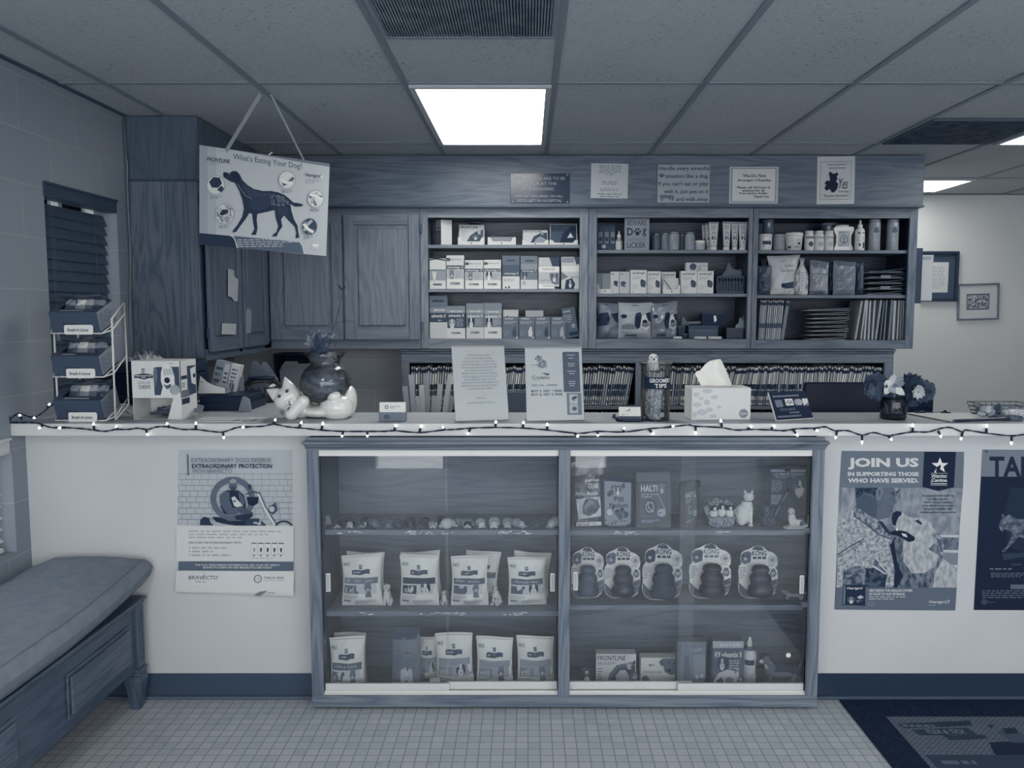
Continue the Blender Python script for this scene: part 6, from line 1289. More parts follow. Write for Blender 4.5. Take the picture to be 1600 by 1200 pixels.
Yh = 4.55; xh = PX(806, Yh, 1.0); t = thing('office_chair', 'grey rounded office chair back between the two flyers', 'chair', (xh, Yh, 0)); hz = PZ(613, Yh)
m = MB(); m.prism(rounded(0.34, 0.44, 0.12, 8, 0, hz - 0.44), 0.36, 0.05); m.build('backrest', t)
m = MB(); m.box(-0.22, 0.22, 0.07, 0.5, 0.44, 0.51, ink(0.3), 0.03, seg=2); m.build('seat', t); m = MB(); m.tube([(0, 0.28, 0.06), (0, 0.28, 0.44)], 0.025, ink(0.06)); m.tube([(0, 0.1, 0.46), (0, 0.045, 0.5), (0, 0.055, hz - 0.3)], 0.018, ink(0.06)); m.build('column', t)
for q in range(5):
    m = MB(); a = q * 2 * math.pi / 5 + 0.3; m.tube([(0, 0.28, 0.09), (0.26 * math.cos(a), 0.28 + 0.26 * math.sin(a), 0.055)], [0.02, 0.013], ink(0.06)); m.ell((0.26 * math.cos(a), 0.28 + 0.26 * math.sin(a), 0.026), 0.026, ink(0.04), n=10); m.build('leg', t)
# ---- far end of the counter
paper([(1416, 645.5), (1508, 645.5), (1600, 654), (1486, 659)], CT + 0.004, 'large white sheet with dark edge lying on the far end of the counter', 0.86, lambda s: s.line([(0, 2), (0, 98)], 1.6, 0.1))
m = MB(); p0, p1 = atz(1488, 659.5, CT + 0.006), atz(1578, 656, CT + 0.006); m.tube([p0 - p0, (p0.lerp(p1, 0.06) - p0), (p0.lerp(p1, 0.9) - p0), p1 - p0], [0.0015, 0.0055, 0.0055, 0.004], gloss(0.08, 0.3), 10); solo(m, 'pen', 'long dark pen lying along the edge of the white sheet', 'pen', (p0.x, p0.y, p0.z + 0.005))
t = thing('chained_pen', 'small black chain pen with round base on the back of the counter', 'pen', (PX(1478, 3.36, CT), 3.36, CT + 0.0006)); m = MB(); m.lathe([(0.02, 0), (0.02, 0.004), (0.008, 0.012), (0, 0.016)], gloss(0.04, 0.3), n=16); m.build('base', t)
m = MB(); m.tube([(-0.015, 0, 0.006), (-0.04, 0.004, 0.005), (-0.06, -0.004, 0.004), (-0.085, 0, 0.005)], 0.002, metal(0.4), 6); m.build('chain', t); m = MB(); m.tube([(-0.085, 0, 0.006), (-0.125, -0.004, 0.006)], 0.005, gloss(0.04, 0.3), 8); m.build('pen_body', t)
Yz = 3.30; xz = PX(1562, Yz, CT); hz_ = PZ(631, Yz) - CT
t = thing('wire_basket', 'low wire basket on the far end of the counter behind the rolled towel', 'basket', (xz, Yz, CT + 0.0006)); m = MB(); gm = ink(0.4, 0.4)
for k in range(4): f = k / 3; hw_, hd = 0.085 + 0.015 * f, 0.05 + 0.012 * f; m.tube([(-hw_, -hd, hz_ * f + 0.002), (hw_, -hd, hz_ * f + 0.002), (hw_, hd, hz_ * f + 0.002), (-hw_, hd, hz_ * f + 0.002)], 0.002, gm, 6, True)
for k in range(9): f = k / 8 * 2 - 1; m.tube([(0.1 * f, -0.062, hz_), (0.085 * f, -0.05, 0.002), (0.085 * f, 0.05, 0.002), (0.1 * f, 0.062, hz_)], 0.0014, gm, 5)
m.build('wire_frame', t); m = MB(); m.box(-0.08, 0.08, -0.045, 0.045, 0.004, hz_ * 0.75, mott(0.35, 0.7, 40, 0.45, 0.55), 0.006); m.build('folded_cloths', t)
m = MB(); m.lathe([(0.017, -0.055), (0.019, -0.05), (0.019, 0.05), (0.017, 0.055)], mott(0.62, 0.86, 60, 0.45, 0.55, 2, 0.8, (1, 1, 4)), n=16, M=Matrix.Rotation(R(90), 4, 'Y')); solo(m, 'rolled_towel', 'white rolled towel lying in front of the wire basket', 'towel', (PX(1588, 3.2, CT), 3.2, CT + 0.0195), R(6))
m = MB(); k = ink(0.3)
m.box(-0.05, 0.05, -0.02, 0.02, 0, 0.018, mott(0.15, 0.4, 60), 0.004); solo(m, 'grey_pouch', 'small mottled grey pouch lying below the rolled towel', 'pouch', (PX(1574, 3.15, CT), 3.150, CT + 0.0006), R(-8))
t = thing('fabric_flower', 'pale fabric flower lying beside the wire basket', 'flower', (PX(1541, 3.2, CT), 3.2, CT + 0.022)); m = MB(); r = random.Random(31)
for q in range(7): a = q * 0.9; m.ell((0.018 * math.cos(a), 0.012 * math.sin(a), 0.006 + 0.012 * math.sin(a * 2)), (0.017, 0.012, 0.013), (0.6, 0.72)[q % 2], (a, 0, a), 8)
m.build('petals', t); m = MB(); m.tube([(0.02, 0, -0.01), (0.06, -0.02, -0.014), (0.075, -0.01, 0.01)], 0.003, ink(0.3), 6); leaf(m, (0.03, 0, 0), (0.045, -0.01, 0.04), 0.014, 0.2); m.build('stem', t)
# ---- string lights along the counter edge
YL = CFY - 0.008
t = thing('string_lights', 'dark string of small lit bulbs draped along the counter edge', 'string lights', (0, YL, CT))
def lp(px, py, y=0.0): v = at(px, py, YL + y); return Vector((v.x, y, v.z - CT))
wire = [(26, 660), (45, 660), (62, 662), (80, 668), (100, 668), (130, 670), (146, 672), (165, 674), (181, 671), (200, 671), (215, 669), (230, 671), (245, 667), (262, 667), (285, 671), (306, 671), (330, 674), (349, 675), (370, 668), (384, 667), (410, 666), (428, 663), (450, 667), (472, 669), (502, 672), (534, 674), (574, 674), (600, 674), (618, 673), (655, 676), (692, 672), (712, 671), (735, 669), (775, 668), (818, 669), (855, 672), (904, 677), (934, 674), (975, 675), (1015, 670), (1049, 667), (1075, 664), (1087, 666), (1126, 668), (1150, 672), (1175, 671), (1205, 672), (1225, 673), (1245, 670), (1275, 669), (1290, 667), (1305, 673), (1325, 673), (1347, 680), (1365, 676), (1387, 681), (1400, 679), (1426, 675), (1450, 675), (1468, 670), (1485, 668), (1504, 675), (1510, 672), (1542, 677), (1580, 681), (1600, 679), (1640, 676), (1680, 678)]
left = [(100, 630, 0.09), (92, 628, 0.08), (80, 634, 0.06), (66, 645, 0.03), (54, 652, 0.012), (42, 650, 0.012), (30, 646, 0.015), (22, 650, 0.012), (15, 658, 0.0), (26, 660, 0.0)]
def smooth(pts, k=4):
    out = []
    for i in range(len(pts) - 1):
        p0, p1, p2, p3 = pts[max(0, i - 1)], pts[i], pts[i + 1], pts[min(len(pts) - 1, i + 2)]
        for j in range(k):
            f = j / k; out.append(0.5 * ((2 * p1) + (p2 - p0) * f + (2 * p0 - 5 * p1 + 4 * p2 - p3) * f * f + (3 * p1 - p0 - 3 * p2 + p3) * f ** 3))
    return out + [pts[-1]]
P = smooth([lp(a, b, c) for a, b, c in left] + [lp(*p) for p in wire[1:]])
m = MB()
for ph in (0, math.pi):
    m.tube([p + Vector((0, 0.0016 * math.cos(i * 1.1 + ph), 0.0016 * math.sin(i * 1.1 + ph))) for i, p in enumerate(P)], 0.0018, ink(0.04, 0.5), 5)
m.build('wire', t)
bulbs = [(12, 642, 15, 657), (30, 647, 34, 656), (54, 652, 50, 651), (78, 630, 74, 638), (63, 669, 68, 663), (98, 668, 102, 668), (146, 660, 147, 671), (181, 665, 184, 672), (231, 681, 228, 671), (260, 660, 265, 669), (306, 659, 306, 670), (350, 686, 348, 675), (384, 667, 387, 667), (431, 654, 427, 663), (472, 658, 467, 668), (505, 659, 502, 672), (534, 683, 536, 675), (574, 683, 574, 674), (619, 663, 616, 673), (659, 664, 655, 675), (692, 666, 695, 672), (730, 679, 735, 670), (775, 657, 774, 668), (818, 658, 817, 669), (855, 661, 855, 672), (904, 683, 897, 676), (934, 682, 934, 674), (975, 668, 974, 674), (1022, 679, 1014, 671), (1049, 666, 1046, 667), (1087, 679, 1087, 666), (1126, 655, 1128, 667), (1175, 666, 1168, 671), (1211, 665, 1204, 671), (1247, 682, 1239, 671), (1275, 672, 1270, 669), (1305, 686, 1308, 674), (1347, 694, 1347, 680), (1394, 688, 1387, 680), (1426, 662, 1426, 675), (1471, 684, 1466, 673), (1501, 688, 1504, 676), (1542, 663, 1541, 676), (1580, 695, 1581, 682)]
lit = emit((1.0, 0.97, 0.9), 3.5)
for tx, ty, bx_, by_ in bulbs:
    e = lp(tx, ty, -0.006 if tx > 60 else 0.0); b = lp(bx_, by_, -0.002 if tx > 60 else 0.0)
    if (e - b).length < 0.018: e = b + (e - b).normalized() * 0.018 + Vector((0, -0.012, 0.0))
    dv = (e - b); m = MB(); m.tube([b, b + dv * 0.1, b + dv * 0.58, b + dv * 0.62], [0.0028, 0.0046, 0.0042, 0.0034], ink(0.07, 0.4), 8); o = m.build('bulb_socket', t)
    m = MB(); m.tube([b + dv * 0.6, b + dv * 0.7, b + dv * 0.85, b + dv * 1.0], [0.003, 0.0042, 0.0036, 0.0008], lit, 8); m.build('bulb', o)
# ================================================================ posters
YP = YW - 0.0012
def wall_poster(px, name, label, draw, view, base_t, cat='poster', Y=YP, curl=0.0, w=None):
    """px: top-left, top-right, bottom-right, bottom-left as seen on the wall"""
    q = [at(a, b, Y) for a, b in px]; w = (q[1] - q[0]).length; h = (q[0] - q[3]).length
    ex = lambda u, v: Vector((0, -curl * max(0, v - 0.7) ** 2 * (0.6 + 0.8 * u) * 8, 0))
    o0 = (q[0] + q[2]) / 2
    def surf(u, v, off): return (q[0] * (1 - u) + q[1] * u) * (1 - v) + (q[3] * (1 - u) + q[2] * u) * v - o0 + Vector((0, -off, 0)) + ex(u, v)
    m = MB(); nx, ny = (6, 16) if curl else (1, 1)
    vs = [surf(i / nx, j / ny, 0) for j in range(ny + 1) for i in range(nx + 1)]
    vb = [v + Vector((0, 0.0006, 0)) for v in vs]
    f = [(j * (nx + 1) + i, (j + 1) * (nx + 1) + i, (j + 1) * (nx + 1) + i + 1, j * (nx + 1) + i + 1) for j in range(ny) for i in range(nx)]
    k = len(vs); m.add(vs + vb, f + [tuple(a + k for a in p[::-1]) for p in f], base_t)
    s = Sheet(m, (0, 0, 0), (1, 0, 0), (0, 0, -1), w, h, (0, -1, 0), surf=surf, eps=0.0004, step=0.00004); s.quad(*view)
    if not curl: s.poly = lambda pts, t, s=s: (s.mb.face([s.P(*p) for p in pts], t), s.up(), s)[2]
    draw(s); return solo(m, name, label, cat, o0)
brick_print = None
def biker(s):
    s.rect(138, 58, 996, 612, 0.74)
    r = random.Random(2); y = 232
    for row in range(9):
        hgt = 42; s.line([(140, y), (1000, y)], 3.5, 0.55); x = 140 + (30 if row % 2 else 0)
        while x < 990: s.line([(x, y), (x, y + hgt)], 3, 0.58); x += r.choice((56, 62, 70))
        y += hgt
    s.poly([(206, 90), (218, 90), (222, 242), (211, 242)], 0.4)
    s.text('EXTRAORDINARY DOGS DESERVE', 240, 116, 834, 148, 0.42, 0.0); s.text('EXTRAORDINARY PROTECTION', 243, 158, 842, 190, 0.12, 0.02); s.text('WITH BRAVECTO', 245, 196, 540, 226, 0.45, 0.0)
    s.ring(545, 415, 166, 162, 42, 0.40, 36)
    # motorcycle behind and below
    s.poly([(300, 610), (305, 570), (330, 548), (370, 555), (378, 590), (400, 612)], 0.14); s.poly([(390, 548), (450, 552), (520, 580), (640, 575), (660, 612), (560, 612), (480, 600), (420, 585)], 0.1); s.poly([(640, 560), (740, 560), (800, 612), (640, 612)], 0.2)
    s.line([(730, 360), (770, 450), (830, 560), (865, 612)], 16, 0.86); s.line([(745, 365), (790, 470), (880, 612)], 8, 0.3); s.line([(640, 380), (700, 362), (745, 372)], 10, 0.25); s.poly([(650, 400), (740, 400), (735, 445), (700, 468), (660, 455)], 0.08); s.circ(672, 325, 16, 18, 0.2); s.poly([(820, 470), (870, 440), (885, 500), (850, 530), (815, 510)], 0.3); s.circ(840, 490, 20, 22, 0.75)
    s.line([(740, 612), (770, 520), (760, 490)], 10, 0.75); s.ring(930, 640, 75, 66, 12, 0.12, 30, 190, 345); s.ring(930, 640, 60, 52, 4, 0.6, 30, 200, 340); s.line([(700, 590), (760, 600)], 14, 0.7)
    # seated man, arms folded
    s.poly([(452, 380), (505, 350), (585, 352), (628, 385), (645, 450), (640, 500), (560, 530), (480, 522), (455, 470)], 0.10)
    s.poly([(448, 385), (480, 360), (520, 362), (525, 430), (545, 480), (610, 470), (640, 485), (625, 510), (540, 530), (500, 520), (470, 480), (448, 440)], 0.34); s.poly([(585, 365), (620, 385), (640, 440), (625, 470), (600, 440)], 0.36)
    s.poly([(535, 405), (560, 395), (580, 420), (605, 445), (620, 465), (580, 475), (555, 465), (545, 430)], 0.85); s.circ(560, 430, 10, 9, 0.4)
    s.poly([(515, 300), (520, 278), (540, 264), (560, 264), (576, 280), (580, 305), (574, 335), (560, 352), (535, 352), (520, 335)], 0.46); s.poly([(522, 282), (548, 264), (574, 280), (570, 296), (530, 298)], 0.62); s.poly([(522, 322), (548, 318), (574, 322), (566, 350), (540, 354), (526, 342)], 0.26)
    for x in (534, 560): s.line([(x - 8, 310), (x + 8, 310)], 5, 0.12)
    s.line([(547, 308), (546, 324), (552, 326)], 3, 0.25); s.line([(538, 337), (560, 337)], 3, 0.1); s.poly([(580, 480), (640, 486), (690, 510), (700, 535), (660, 540), (600, 515)], 0.3); s.poly([(560, 540), (690, 520), (695, 545), (640, 575), (570, 570)], 0.12)
    s.rect(130, 614, 1006, 885, 0.86); s.small(220, 645, 925, 715, 3, 0.68, 2, 0.4); s.text('DISCOVER THE EXTRAORDINARY WITH:', 220, 735, 612, 750, 0.3, 0.02)
    for i in range(3): s.circ(226, 781 + 28 * i, 4, 4, 0.2); s.small(244, 772 + 28 * i, 570, 792 + 28 * i, 1, 0.68, i, 0.6)
    for i in range(5): x = 685 + 51 * i; s.rect(x, 742, x + 42, 835, 0.78); s.rect(x, 742, x + 42, 750, 0.4); s.rect(x + 4, 752, x + 38, 826, 0.88); s.poly([(x + 14, 785), (x + 22, 778), (x + 30, 786), (x + 26, 814), (x + 16, 814)], 0.2 if i != 0 else 0.6); s.circ(x + 20, 840, 6, 5, 0.1)
    s.small(684, 856, 920, 866, 1, 0.68, 5)
    s.rect(146, 887, 1006, 954, 0.38); s.text('FOR FULL PRESCRIBING INFORMATION, ASK YOUR VET ABOUT', 270, 905, 902, 920, 0.86, 0.02); s.text('BRAVECTO CHEW OR VISIT BRAVECTO.COM TODAY', 328, 924, 842, 938, 0.86, 0.02)
    s.rect(128, 956, 1012, 1118, 0.84); s.text('BRAVECTO', 220, 993, 440, 1022, 0.32, 0.01, 0.15); s.line([(308, 1026), (345, 972)], 3, 0.5); s.small(275, 1032, 430, 1046, 1, 0.6); s.ring(738, 1015, 30, 30, 6, 0.25); s.text('12', 722, 1003, 752, 1027, 0.6); s.text('TWELVE WEEK', 784, 999, 938, 1015, 0.3, 0.015); s.text('PROTECTION', 784, 1021, 938, 1033, 0.6, 0.0)
    s.poly([(712, 1140), (750, 1112), (815, 1100), (795, 1120), (760, 1142)], 0.5); s.text('merck', 812, 1108, 872, 1124, 0.4)
wall_poster([(278, 702), (457, 702), (461, 928.5), (276.5, 923)], 'wall_poster', 'white paper poster with a bald man on a motorcycle, near the bench', biker, [(137, 55), (994, 55), (1012, 1145), (127, 1120)], 0.84, curl=0.02)
camo = mott(0.42, 0.80, 80, 0.32, 0.68, 4); fur = mott(0.52, 0.82, 70, 0.25, 0.75, 5, 0.8, (1, 1, 0.5)); wood_bg = mott(0.36, 0.70, 40, 0.3, 0.7, 5, 0.8, (1, 1, 0.25)); grass_bg = mott(0.46, 0.64, 40, 0.3, 0.65, 4, 0.8, (1, 1, 0.6)); furd = mott(0.2, 0.55, 60, 0.35, 0.65, 5, 0.8, (1, 1, 0.5)); skin = mott(0.38, 0.42, 30)
def soldier(s):
    s.poly([(150, 64), (970, 69), (962, 312), (135, 308)], 0.44)
    s.poly([(135, 308), (545, 309), (545, 520), (120, 700), (116, 975), (110, 975)], wood_bg); s.poly([(545, 309), (962, 312), (935, 620), (545, 620)], grass_bg); s.poly([(545, 620), (935, 620), (918, 905), (545, 905)], 0.52)
    for y in (622, 724, 824): s.poly([(780, y), (935, y + 2), (933, y + 20), (780, y + 16)], 0.78)
    s.poly([(800, 640), (932, 645), (928, 722), (800, 720)], mott(0.3, 0.5, 40))
    # man: head in profile with shaved hair, collar and camouflage jacket
    s.poly([(242, 308), (498, 308), (512, 335), (526, 352), (508, 372), (520, 405), (498, 424), (500, 440), (486, 455), (488, 480), (470, 505), (420, 520), (385, 525), (330, 480), (262, 430), (242, 380)], skin)
    s.poly([(240, 308), (392, 308), (398, 330), (380, 345), (376, 380), (350, 350), (300, 345), (262, 372), (244, 378)], mott(0.10, 0.26, 90)); s.poly([(244, 378), (300, 350), (376, 380), (388, 440), (380, 520), (330, 500), (250, 440)], 0.30)
    s.poly([(380, 330), (396, 304), (420, 306), (426, 340), (412, 388), (392, 394), (380, 370)], 0.5); s.poly([(392, 330), (404, 320), (412, 345), (402, 372)], 0.32); s.line([(470, 345), (504, 338)], 7, 0.2); s.circ(494, 352, 7, 5, 0.1); s.poly([(388, 440), (470, 440), (487, 480), (468, 506), (420, 520), (392, 522)], 0.40); s.line([(472, 462), (490, 458)], 5, 0.25)
    s.poly([(225, 450), (245, 432), (330, 492), (392, 524), (408, 535), (470, 620), (475, 640), (500, 720), (510, 780), (495, 850), (500, 960), (470, 975), (116, 975), (125, 740), (118, 600), (128, 530), (180, 480)], camo)
    s.poly([(225, 452), (244, 432), (340, 500), (395, 528), (440, 580), (478, 632), (470, 640), (400, 615), (330, 560), (230, 490)], mott(0.3, 0.66, 60)); s.line([(230, 495), (330, 565), (400, 622), (478, 650)], 7, 0.12); s.line([(122, 760), (200, 705), (300, 650)], 7, 0.14); s.line([(128, 775), (210, 720), (300, 668)], 4, 0.2); s.poly([(395, 530), (420, 532), (470, 600), (478, 632), (440, 600)], 0.14)
    s.poly([(165, 860), (250, 830), (330, 850), (310, 975), (150, 975)], mott(0.2, 0.55, 50)); s.poly([(310, 850), (380, 840), (455, 890), (440, 975), (300, 975)], mott(0.10, 0.34, 50)); s.line([(500, 720), (480, 690), (510, 640)], 10, 0.1)
    s.poly([(372, 778), (452, 868), (444, 890), (358, 838)], 0.82)
    for i in range(5): f = i / 5; s.line([(368 - f * 8, 790 + f * 42), (448 - f * 4, 874 + f * 8)], 4, 0.36)
    s.poly([(372, 780), (400, 810), (388, 838), (362, 822)], 0.34)
    # dog: golden retriever looking up
    s.poly([(520, 640), (640, 660), (720, 690), (760, 640), (800, 610), (835, 680), (825, 760), (850, 800), (918, 850), (918, 978), (500, 978), (510, 870), (500, 740)], furd)
    s.poly([(560, 660), (650, 670), (730, 720), (800, 760), (780, 830), (700, 880), (620, 880), (560, 800)], fur)
    s.poly([(483, 500), (492, 475), (520, 464), (548, 468), (590, 500), (625, 512), (660, 505), (710, 515), (745, 545), (775, 600), (775, 650), (760, 690), (720, 725), (660, 720), (600, 690), (560, 650), (530, 600), (490, 560)], fur)
    s.poly([(483, 505), (492, 476), (520, 463), (548, 468), (552, 485), (530, 505), (515, 540), (510, 565), (490, 555)], 0.08); s.poly([(470, 605), (520, 590), (580, 600), (640, 640), (636, 662), (600, 672), (560, 650), (520, 628), (480, 622)], 0.06); s.poly([(548, 612), (580, 618), (590, 640), (560, 632)], 0.85); s.poly([(510, 580), (524, 576), (526, 595), (515, 596)], 0.9)
    s.poly([(636, 528), (662, 522), (690, 548), (682, 556), (655, 542)], 0.14); s.poly([(760, 610), (800, 615), (832, 690), (828, 770), (812, 760), (790, 700), (765, 680)], mott(0.4, 0.66, 60)); s.poly([(780, 640), (815, 660), (825, 740), (800, 700)], 0.34)
    s.poly([(830, 780), (870, 815), (920, 845), (920, 975), (760, 975), (770, 880)], fur); s.poly([(470, 690), (500, 665), (508, 720), (520, 800), (560, 900), (520, 976), (498, 976), (506, 860)], 0.08)
    # lettering
    s.text('JOIN US', 190, 108, 664, 187, 0.86, 0.045); s.text('IN SUPPORTING THOSE', 190, 202, 664, 230, 0.82, 0.05); s.text('WHO HAVE SERVED.', 190, 244, 664, 275, 0.82, 0.05)
    s.poly([(703, 66), (913, 68), (900, 304), (795, 330), (690, 302)], 0.06)
    st = []
    for i in range(10): a = R(-90 + 36 * i); q = 58 if i % 2 == 0 else 24; st.append((806 + q * math.cos(a), 160 + q * 0.95 * math.sin(a)))
    s.poly(st, 0.92); s.poly([(764, 206), (770, 186), (782, 192), (780, 170), (800, 160), (810, 150), (812, 170), (800, 196), (790, 206)], 0.06); s.poly([(768, 206), (772, 190), (780, 198), (782, 207)], 0.9)
    for y, q, x0, x1 in ((217, 'Warrior', 748, 854), (245, 'Canine', 748, 852), (272, 'Connection', 744, 852)): s.line([(x0 - 4, y - 6), (x1 + 4, y - 6)], 2, 0.8); s.text(q, x0, y, x1, y + (22 if y < 270 else 14), 0.86, 0.03, ref=q[0])
    s.line([(742, 291), (854, 292)], 2, 0.8)
    for i, q in enumerate(('The makers of HEARTGARD Plus', 'proudly supports', 'Warrior Canine Connection', 'in its efforts to reconnect', 'Veterans with life, their', 'families and their communities.')): L = len(q) * 3.9; s.text(q, 794 - L, 354 + 22 * i, 794 + L, 367 + 22 * i, 0.16, 0.008, ref='T')
    s.poly([(112, 975), (918, 978), (908, 1128), (103, 1122)], 0.40); s.poly([(160, 955), (308, 958), (306, 1098), (152, 1090)], 0.10); s.text('Heartgard', 184, 970, 288, 992, 0.9, 0.012, 0.2); s.poly([(164, 962), (174, 962), (170, 1085), (158, 1085)], 0.5); dogface(s, 212, 1060, 26, 0.55, 0.3); s.poly([(250, 1040), (275, 1025), (298, 1040), (270, 1052)], 0.75); s.small(246, 1056, 300, 1075, 2, 0.6)
    s.text('HELP BRING THE HEALING POWER', 332, 986, 622, 1003, 0.82, 0.03); s.text('OF DOGS TO OUR VETERANS.', 330, 1010, 572, 1026, 0.82, 0.03); s.small(330, 1030, 652, 1058, 2, 0.72, 3); s.ring(347, 1084, 20, 12, 2, 0.7); s.text('Heartgard', 730, 1060, 850, 1084, 0.86, 0.012, 0.2); s.text('7', 852, 1058, 872, 1082, 0.86, 0.02, 0.2); s.small(730, 1088, 828, 1096, 1, 0.7)
wall_poster([(1315, 704.5), (1506.5, 706), (1492, 953.5), (1304, 952)], 'wall_poster', 'large poster of a soldier and golden retriever printed Join Us', soldier, [(150, 62), (970, 68), (908, 1128), (103, 1122)], 0.44)
def tape(s):
    s.poly([(107, 55), (900, 60), (896, 236), (98, 232)], 0.50); s.poly([(98, 232), (896, 236), (846, 1132), (50, 1128)], 0.05)
    s.text('TAPE', 154, 100, 520, 236, 0.08, 0.03); s.poly([(300, 300), (500, 330), (760, 420), (800, 700), (480, 770), (280, 700), (250, 480)], 0.09)
    s.poly([(240, 745), (480, 735), (850, 745), (850, 760), (480, 752), (250, 790)], 0.18)
    tab = mott(0.16, 0.5, 60, 0.38, 0.62, 4, 0.8, (0.5, 1, 1))
    s.poly([(232, 520), (240, 478), (258, 498), (285, 478), (300, 492), (330, 510), (420, 520), (620, 540), (700, 600), (690, 660), (540, 660), (380, 640), (320, 620), (296, 600), (262, 580), (240, 598), (222, 575), (216, 548)], tab); s.poly([(305, 615), (350, 630), (330, 660), (296, 690), (256, 735), (232, 732), (240, 716), (270, 700), (290, 660)], tab); s.poly([(520, 640), (600, 650), (600, 700), (640, 735), (600, 738), (560, 700)], tab)
    s.circ(252, 540, 7, 6, 0.75); s.circ(252, 541, 3, 4, 0.05); s.poly([(218, 560), (238, 572), (240, 598), (224, 580)], 0.55); s.circ(284, 498, 12, 10, 0.5)
    s.small(156, 840, 420, 858, 1, 0.5, 7); s.small(164, 872, 520, 908, 3, 0.4, 2); s.small(300, 805, 640, 832, 1, 0.2, 5); s.rect(296, 955, 660, 985, 0.4); s.small(105, 990, 560, 1050, 4, 0.38, 4); s.ring(119, 1073, 17, 17, 3, 0.42); s.line([(119, 1060), (119, 1086)], 3, 0.42); s.line([(106, 1073), (132, 1073)], 3, 0.42); s.text('Bayer', 142, 1064, 196, 1084, 0.3)
    s.circ(130, 66, 12, 9, 0.2); s.circ(127, 65, 6, 5, 0.5)
wall_poster([(1535, 702.5), (1720, 703.5), (1707, 954), (1521.5, 953)], 'wall_poster', 'dark poster with a tabby cat cut off by the picture edge, on the low wall', tape, [(107, 55), (900, 60), (846, 1132), (50, 1128)], 0.06)
# hanging cardboard poster
qz = [((585, 340), (311.6, 226.5), 3.82), ((1490, 470), (515.3, 255.8), 4.12), ((1465, 1112), (509.6, 400), 4.12), ((585, 1030), (311.6, 382), 3.82)]
H4 = [at(p[1][0], p[1][1], p[2]) for p in qz]; hc_ = sum(H4, Vector()) / 4
t = thing('hanging_poster', 'cardboard dog parasite poster hung from the ceiling before the corner cabinet', 'poster', hc_)
def hs(u, v, off): return (H4[0] * (1 - u) + H4[1] * u) * (1 - v) + (H4[3] * (1 - u) + H4[2] * u) * v - hc_ + nrm * off
nrm = (H4[1] - H4[0]).cross(H4[3] - H4[0]).normalized()
if nrm.y > 0: nrm = -nrm
m = MB(); vs = [hs(u, v, o) for o in (0, -0.004) for u, v in ((0, 0), (1, 0), (1, 1), (0, 1))]; m.add(vs, [(0, 1, 2, 3), (7, 6, 5, 4), (0, 4, 5, 1), (1, 5, 6, 2), (2, 6, 7, 3), (3, 7, 4, 0)], ink(0.76, 0.5))
s = Sheet(m, (0, 0, 0), (1, 0, 0), (0, 0, -1), 1, 1, nrm, surf=hs, eps=0.0005, step=0.00005); s.quad(*[p[0] for p in qz]); s.poly = lambda pts, tt, s=s: (s.mb.face([s.P(*p) for p in pts], tt), s.up(), s)[2]
s.poly([(585, 340), (640, 348), (640, 1000), (585, 990)], 0.66); s.poly([(640, 348), (700, 357), (700, 990), (640, 985)], 0.70); s.poly([(780, 368), (1490, 470), (1489, 492), (1300, 462)], 0.5)
s.poly([(585, 952), (805, 972), (830, 1000), (846, 1056), (585, 1030)], 0.12); s.poly([(812, 972), (1280, 1016), (1300, 1045), (1312, 1096), (848, 1056), (834, 1010)], 0.34); s.line([(800, 970), (820, 980), (834, 1010), (846, 1056)], 6, 0.9); s.line([(1280, 1016), (1298, 1040), (1312, 1098)], 5, 0.85); s.small(845, 992, 1270, 1052, 4, 0.7, 3)
def tx(q, x0, y0, x1, y1, tt, bold=0.0, sl=0.145, shear=0.0):
    vs_, fs_ = text_mesh(q, bold, shear); ax = [v[0] for v in vs_]; ay = [v[1] for v in vs_]; a0, a1, b0, b1 = min(ax), max(ax), min(ay), max(ay)
    P_ = []
    for v in vs_: xx = x0 + (v[0] - a0) / (a1 - a0) * (x1 - x0); P_.append(s.P(xx, y1 - (v[1] - b0) / (b1 - b0) * (y1 - y0) + (xx - x0) * sl))
    s.mb.add(P_, fs_, tt); s.up()
tx("What's Eating Your Dog?", 818, 398, 1295, 452, 0.28, 0.0); tx('FRONTLINE', 638, 424, 795, 452, 0.14, 0.02, 0.12, 0.1); s.small(650, 460, 760, 480, 2, 0.6, 2); tx('Heartgard', 1316, 532, 1424, 566, 0.2, 0.012, 0.12, 0.15); s.circ(1434, 562, 8, 9, 0.9); s.small(1320, 575, 1440, 610, 3, 0.62, 4)
# dog standing in profile
body = [(748, 535), (765, 530), (790, 540), (812, 524), (840, 524), (862, 545), (880, 585), (915, 620), (960, 648), (1020, 662), (1080, 662), (1130, 672), (1175, 690), (1205, 715), (1235, 742), (1280, 748), (1308, 760), (1290, 770), (1245, 772), (1215, 755), (1222, 800), (1240, 860), (1265, 905), (1272, 960), (1278, 985), (1252, 990), (1250, 975), (1256, 955), (1245, 910), (1200, 865), (1170, 830), (1150, 860), (1158, 910), (1130, 950), (1118, 978), (1085, 976), (1095, 962), (1118, 945), (1130, 905), (1112, 850), (1105, 795), (1050, 808), (985, 822), (980, 860), (986, 920), (976, 965), (940, 966), (950, 950), (964, 925), (955, 880), (948, 822), (930, 815), (905, 855), (870, 900), (838, 945), (812, 950), (815, 935), (848, 895), (880, 840), (892, 785), (880, 720), (858, 660), (828, 605), (800, 598), (772, 580), (750, 565)]
